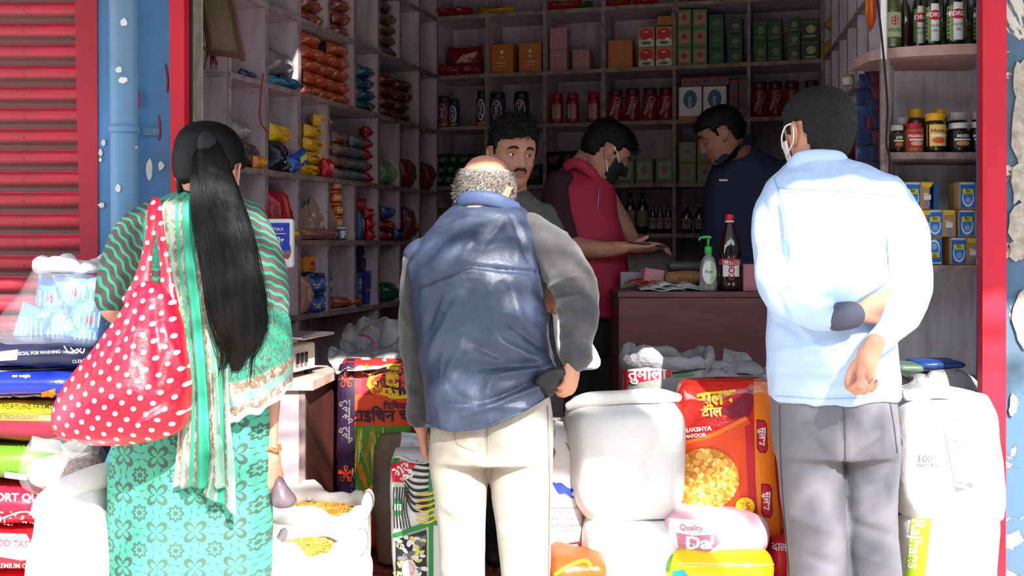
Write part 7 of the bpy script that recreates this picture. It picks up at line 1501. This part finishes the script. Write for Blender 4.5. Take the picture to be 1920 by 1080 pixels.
# ---- things hanging at the left ----------------------------------------------------
o = thing('picture_frame', 'tilted wooden framed board hanging high at the left of the shop', 'frame', tuple(P(425, 60, 3.6)))
tl, tr, br, bl = P(368, -60, 3.66), P(428, -60, 3.60), P(462, 112, 3.56), P(396, 104, 3.62)
def plank(a, b, w, nrm, th=.012): d = (b-a).normalized(); s = d.cross(nrm).normalized()*w; q = nrm*th; v = [a, b, b+s, a+s]; v = v+[p+q for p in v]; return v, [(0, 1, 2, 3), (7, 6, 5, 4), (0, 4, 5, 1), (1, 5, 6, 2), (2, 6, 7, 3), (3, 7, 4, 0)]
nrm = (tr-tl).cross(bl-tl).normalized(); nrm = -nrm if nrm.y > 0 else nrm
M_FRAME = mat('brown_frame_wood', '6a4a3c', .5, var=.3, vscale=20, stretch=(3, 3, 1)); cen_ = (tl+tr+br+bl)/4.0
part('backing_board', ([tl, tr, br, bl], [(0, 1, 2, 3)]), mat('tan_board', '8f7f63', .7, var=.3, vscale=6), o)
for a, b in ((tl, tr), (tr, br), (br, bl), (bl, tl)):
    v = plank(a, b, .018, nrm); m_ = sum(v[0], Vector())/8
    if (m_-cen_).length > ((a+b)/2-cen_).length: v = plank(a, b, -.018, nrm)
    part('frame_rail', v, M_FRAME, o)
o = thing('tinsel_garland', 'dusty red tinsel garland bunched behind the hanging frame', 'garland', tuple(P(375, 120, 3.7))); M_TIN = mat('dusty_red_tinsel', '7c1a2c', .4, var=.4, vscale=40)
rnd = random.Random(2)
for k in range(16):
    x = 358+rnd.uniform(0, 44); a = P(x, -60, 3.68+rnd.uniform(-.03, .03)); yb = (95+rnd.uniform(-20, 30)) if x < 384 else (118+rnd.uniform(-10, 14)); b_ = P(x+rnd.uniform(-6, 16), yb, 3.68)
    pts = [a.lerp(b_, t)+Vector((rnd.gauss(0, .004), rnd.gauss(0, .01), 0)) for t in (0, .2, .4, .6, .8, 1)]; part('tinsel_strand', tube(pts, [.004, .005, .004, .005, .004, .003], n=6, sub=3), M_TIN, o, True)
part('green_tassel_band', tube([P(356, 82, 3.66), P(375, 88, 3.65), P(398, 96, 3.66)], [(.006, .008)]*3, n=8), mat('dull_green_band', '4a5a44', .7), o, True)
o = thing('garlic_braid', 'braided pinkish garlic string hanging before the back shelves', 'garlic', tuple(P(1267, 40, 5.3)))
for k in range(7):
    c = P(1266+(3 if k % 2 else -3), -28+k*9, 5.3); part('garlic_bulb', xf(lathe([(.001, -.016), (.010, -.012), (.014, -.003), (.010, .008), (.003, .014), (.001, .02)], 10), Matrix.Translation(c)), mat('garlic_skin', '8a6468', .6), o, True)
for o in CACHE.values():
    for q in list(o.children_recursive)+[o]: bpy.data.objects.remove(q)

# ================================================================== STREET TREE (behind the camera, throws the dappled shade)
tr_ = thing('street_tree', 'leafy street tree across from the shop, its crown reaching over the pavement', 'tree', (3.0, -2.6, 0))
M_BARK = mat('bark', '5a4636', .9, var=.3, vscale=12, bump=.6, bscale=30); M_LEAF = mat('leaf_green', '4f7a34', .6, var=.3, vscale=3)
part('trunk', tube([(3.0, -2.6, 0), (2.95, -2.5, 1.4), (2.7, -2.2, 2.8), (2.3, -1.8, 3.9), (1.9, -1.5, 4.6)], [.16, .13, .11, .08, .05], n=14), M_BARK, tr_, True)
rnd = random.Random(21)
SPOTS = [  # shaded patch on the scene: column, row, depth, radius across and down in pixels, density
    (905, 640, 2.88, 115, 75, 1.5), (850, 560, 2.88, 70, 50, 1.2), (960, 740, 2.88, 80, 50, 1.2), (1085, 600, 2.86, 45, 75, 1.6), (770, 640, 2.95, 40, 140, 1.4), (880, 840, 2.86, 90, 35, .8),
    (250, 900, 2.72, 70, 75, 1.3), (400, 880, 2.68, 60, 60, 1.2), (220, 480, 2.75, 55, 110, 1.8), (340, 520, 2.75, 75, 85, 1.5), (505, 590, 2.72, 45, 70, .9), (440, 560, 2.65, 60, 80, 1.3), (230, 1040, 2.72, 40, 40, .9), (180, 770, 2.6, 60, 40, .7), (320, 740, 2.6, 40, 60, .7),
    (1510, 860, 2.88, 60, 100, 1.2), (1640, 900, 2.88, 60, 80, 1.0), (1500, 1020, 2.88, 60, 60, 1.2), (1650, 1050, 2.88, 60, 40, 1.1), (1580, 790, 2.88, 100, 25, 1.0), (1460, 600, 2.85, 25, 60, .8), (1560, 720, 2.86, 60, 20, .7),
    (1865, 620, 3.27, 30, 14, 1.0), (1865, 880, 3.27, 30, 35, 1.2), (1865, 1020, 3.27, 30, 20, 1.0), (1905, 700, 3.3, 30, 30, 1.0), (120, 860, 2.85, 60, 30, .8), (60, 600, 3.0, 60, 60, .8), (110, 720, 3.0, 60, 40, .8),
    (700, 900, 3.7, 60, 80, 1.3), (720, 780, 3.7, 60, 60, .8), (60, 960, 2.9, 60, 40, .6)]
cents = []
for px, py, Yc, rx, ry, dn in SPOTS:
    T = P(px, py, Yc); s = (4.1+rnd.uniform(-.25, .25)-T.z)/SUN.z; c = T+SUN*s; cents.append(c)
    a, b = LN(rx, Yc), LN(ry, Yc); n = int(PI*a*b/.0011*dn*1.25)+10; V, Fc = [], []
    R_ = SUN.to_track_quat('Z', 'Y').to_matrix()
    ex = (Vector((1, 0, 0))-SUN*SUN.x).normalized(); ez = SUN.cross(ex); ez = ez if ez.z > 0 else -ez
    for i in range(n):
        t = rnd.uniform(0, 2*PI); q = math.sqrt(rnd.random())*rnd.uniform(.85, 1.12); p = c+ex*(a*q*math.cos(t))+ez*(b*q*math.sin(t)*.9)+SUN*rnd.gauss(0, .10)
        d = Vector((rnd.gauss(0, 1), rnd.gauss(0, 1), rnd.gauss(0, 1))).normalized(); e = d.orthogonal().normalized(); L = rnd.uniform(.035, .06); k = len(V)
        V += [p-d*L*.5, p+e*L*.28, p+d*L*.5, p-e*L*.28]; Fc.append((k, k+1, k+2, k+3))
    part('foliage', (V, Fc), M_LEAF, tr_)['kind'] = 'stuff'
    tw = Vector((2.1, -1.6, 4.4)); m = c.lerp(tw, .5)+Vector((0, 0, .25)); part('branch', tube([c, m, tw], [.006, .014, .025], n=6, sub=4), M_BARK, tr_, True)
for x1, y1, x2, y2, Yc, r in ((780, 500, 1000, 395, 2.95, .014), (800, 540, 1010, 430, 2.9, .02), (840, 430, 990, 460, 2.95, .012), (270, 350, 560, 470, 2.75, .02), (300, 640, 560, 560, 2.7, .016), (1440, 640, 1560, 540, 2.85, .012)):
    a, b = P(x1, y1, Yc), P(x2, y2, Yc); a, b = a+SUN*((4.0-a.z)/SUN.z), b+SUN*((4.05-b.z)/SUN.z); part('twig', tube([a, a.lerp(b, .5)+Vector((.02, .02, .03)), b], [r*.7, r, r], n=6, sub=4), M_BARK, tr_, True)
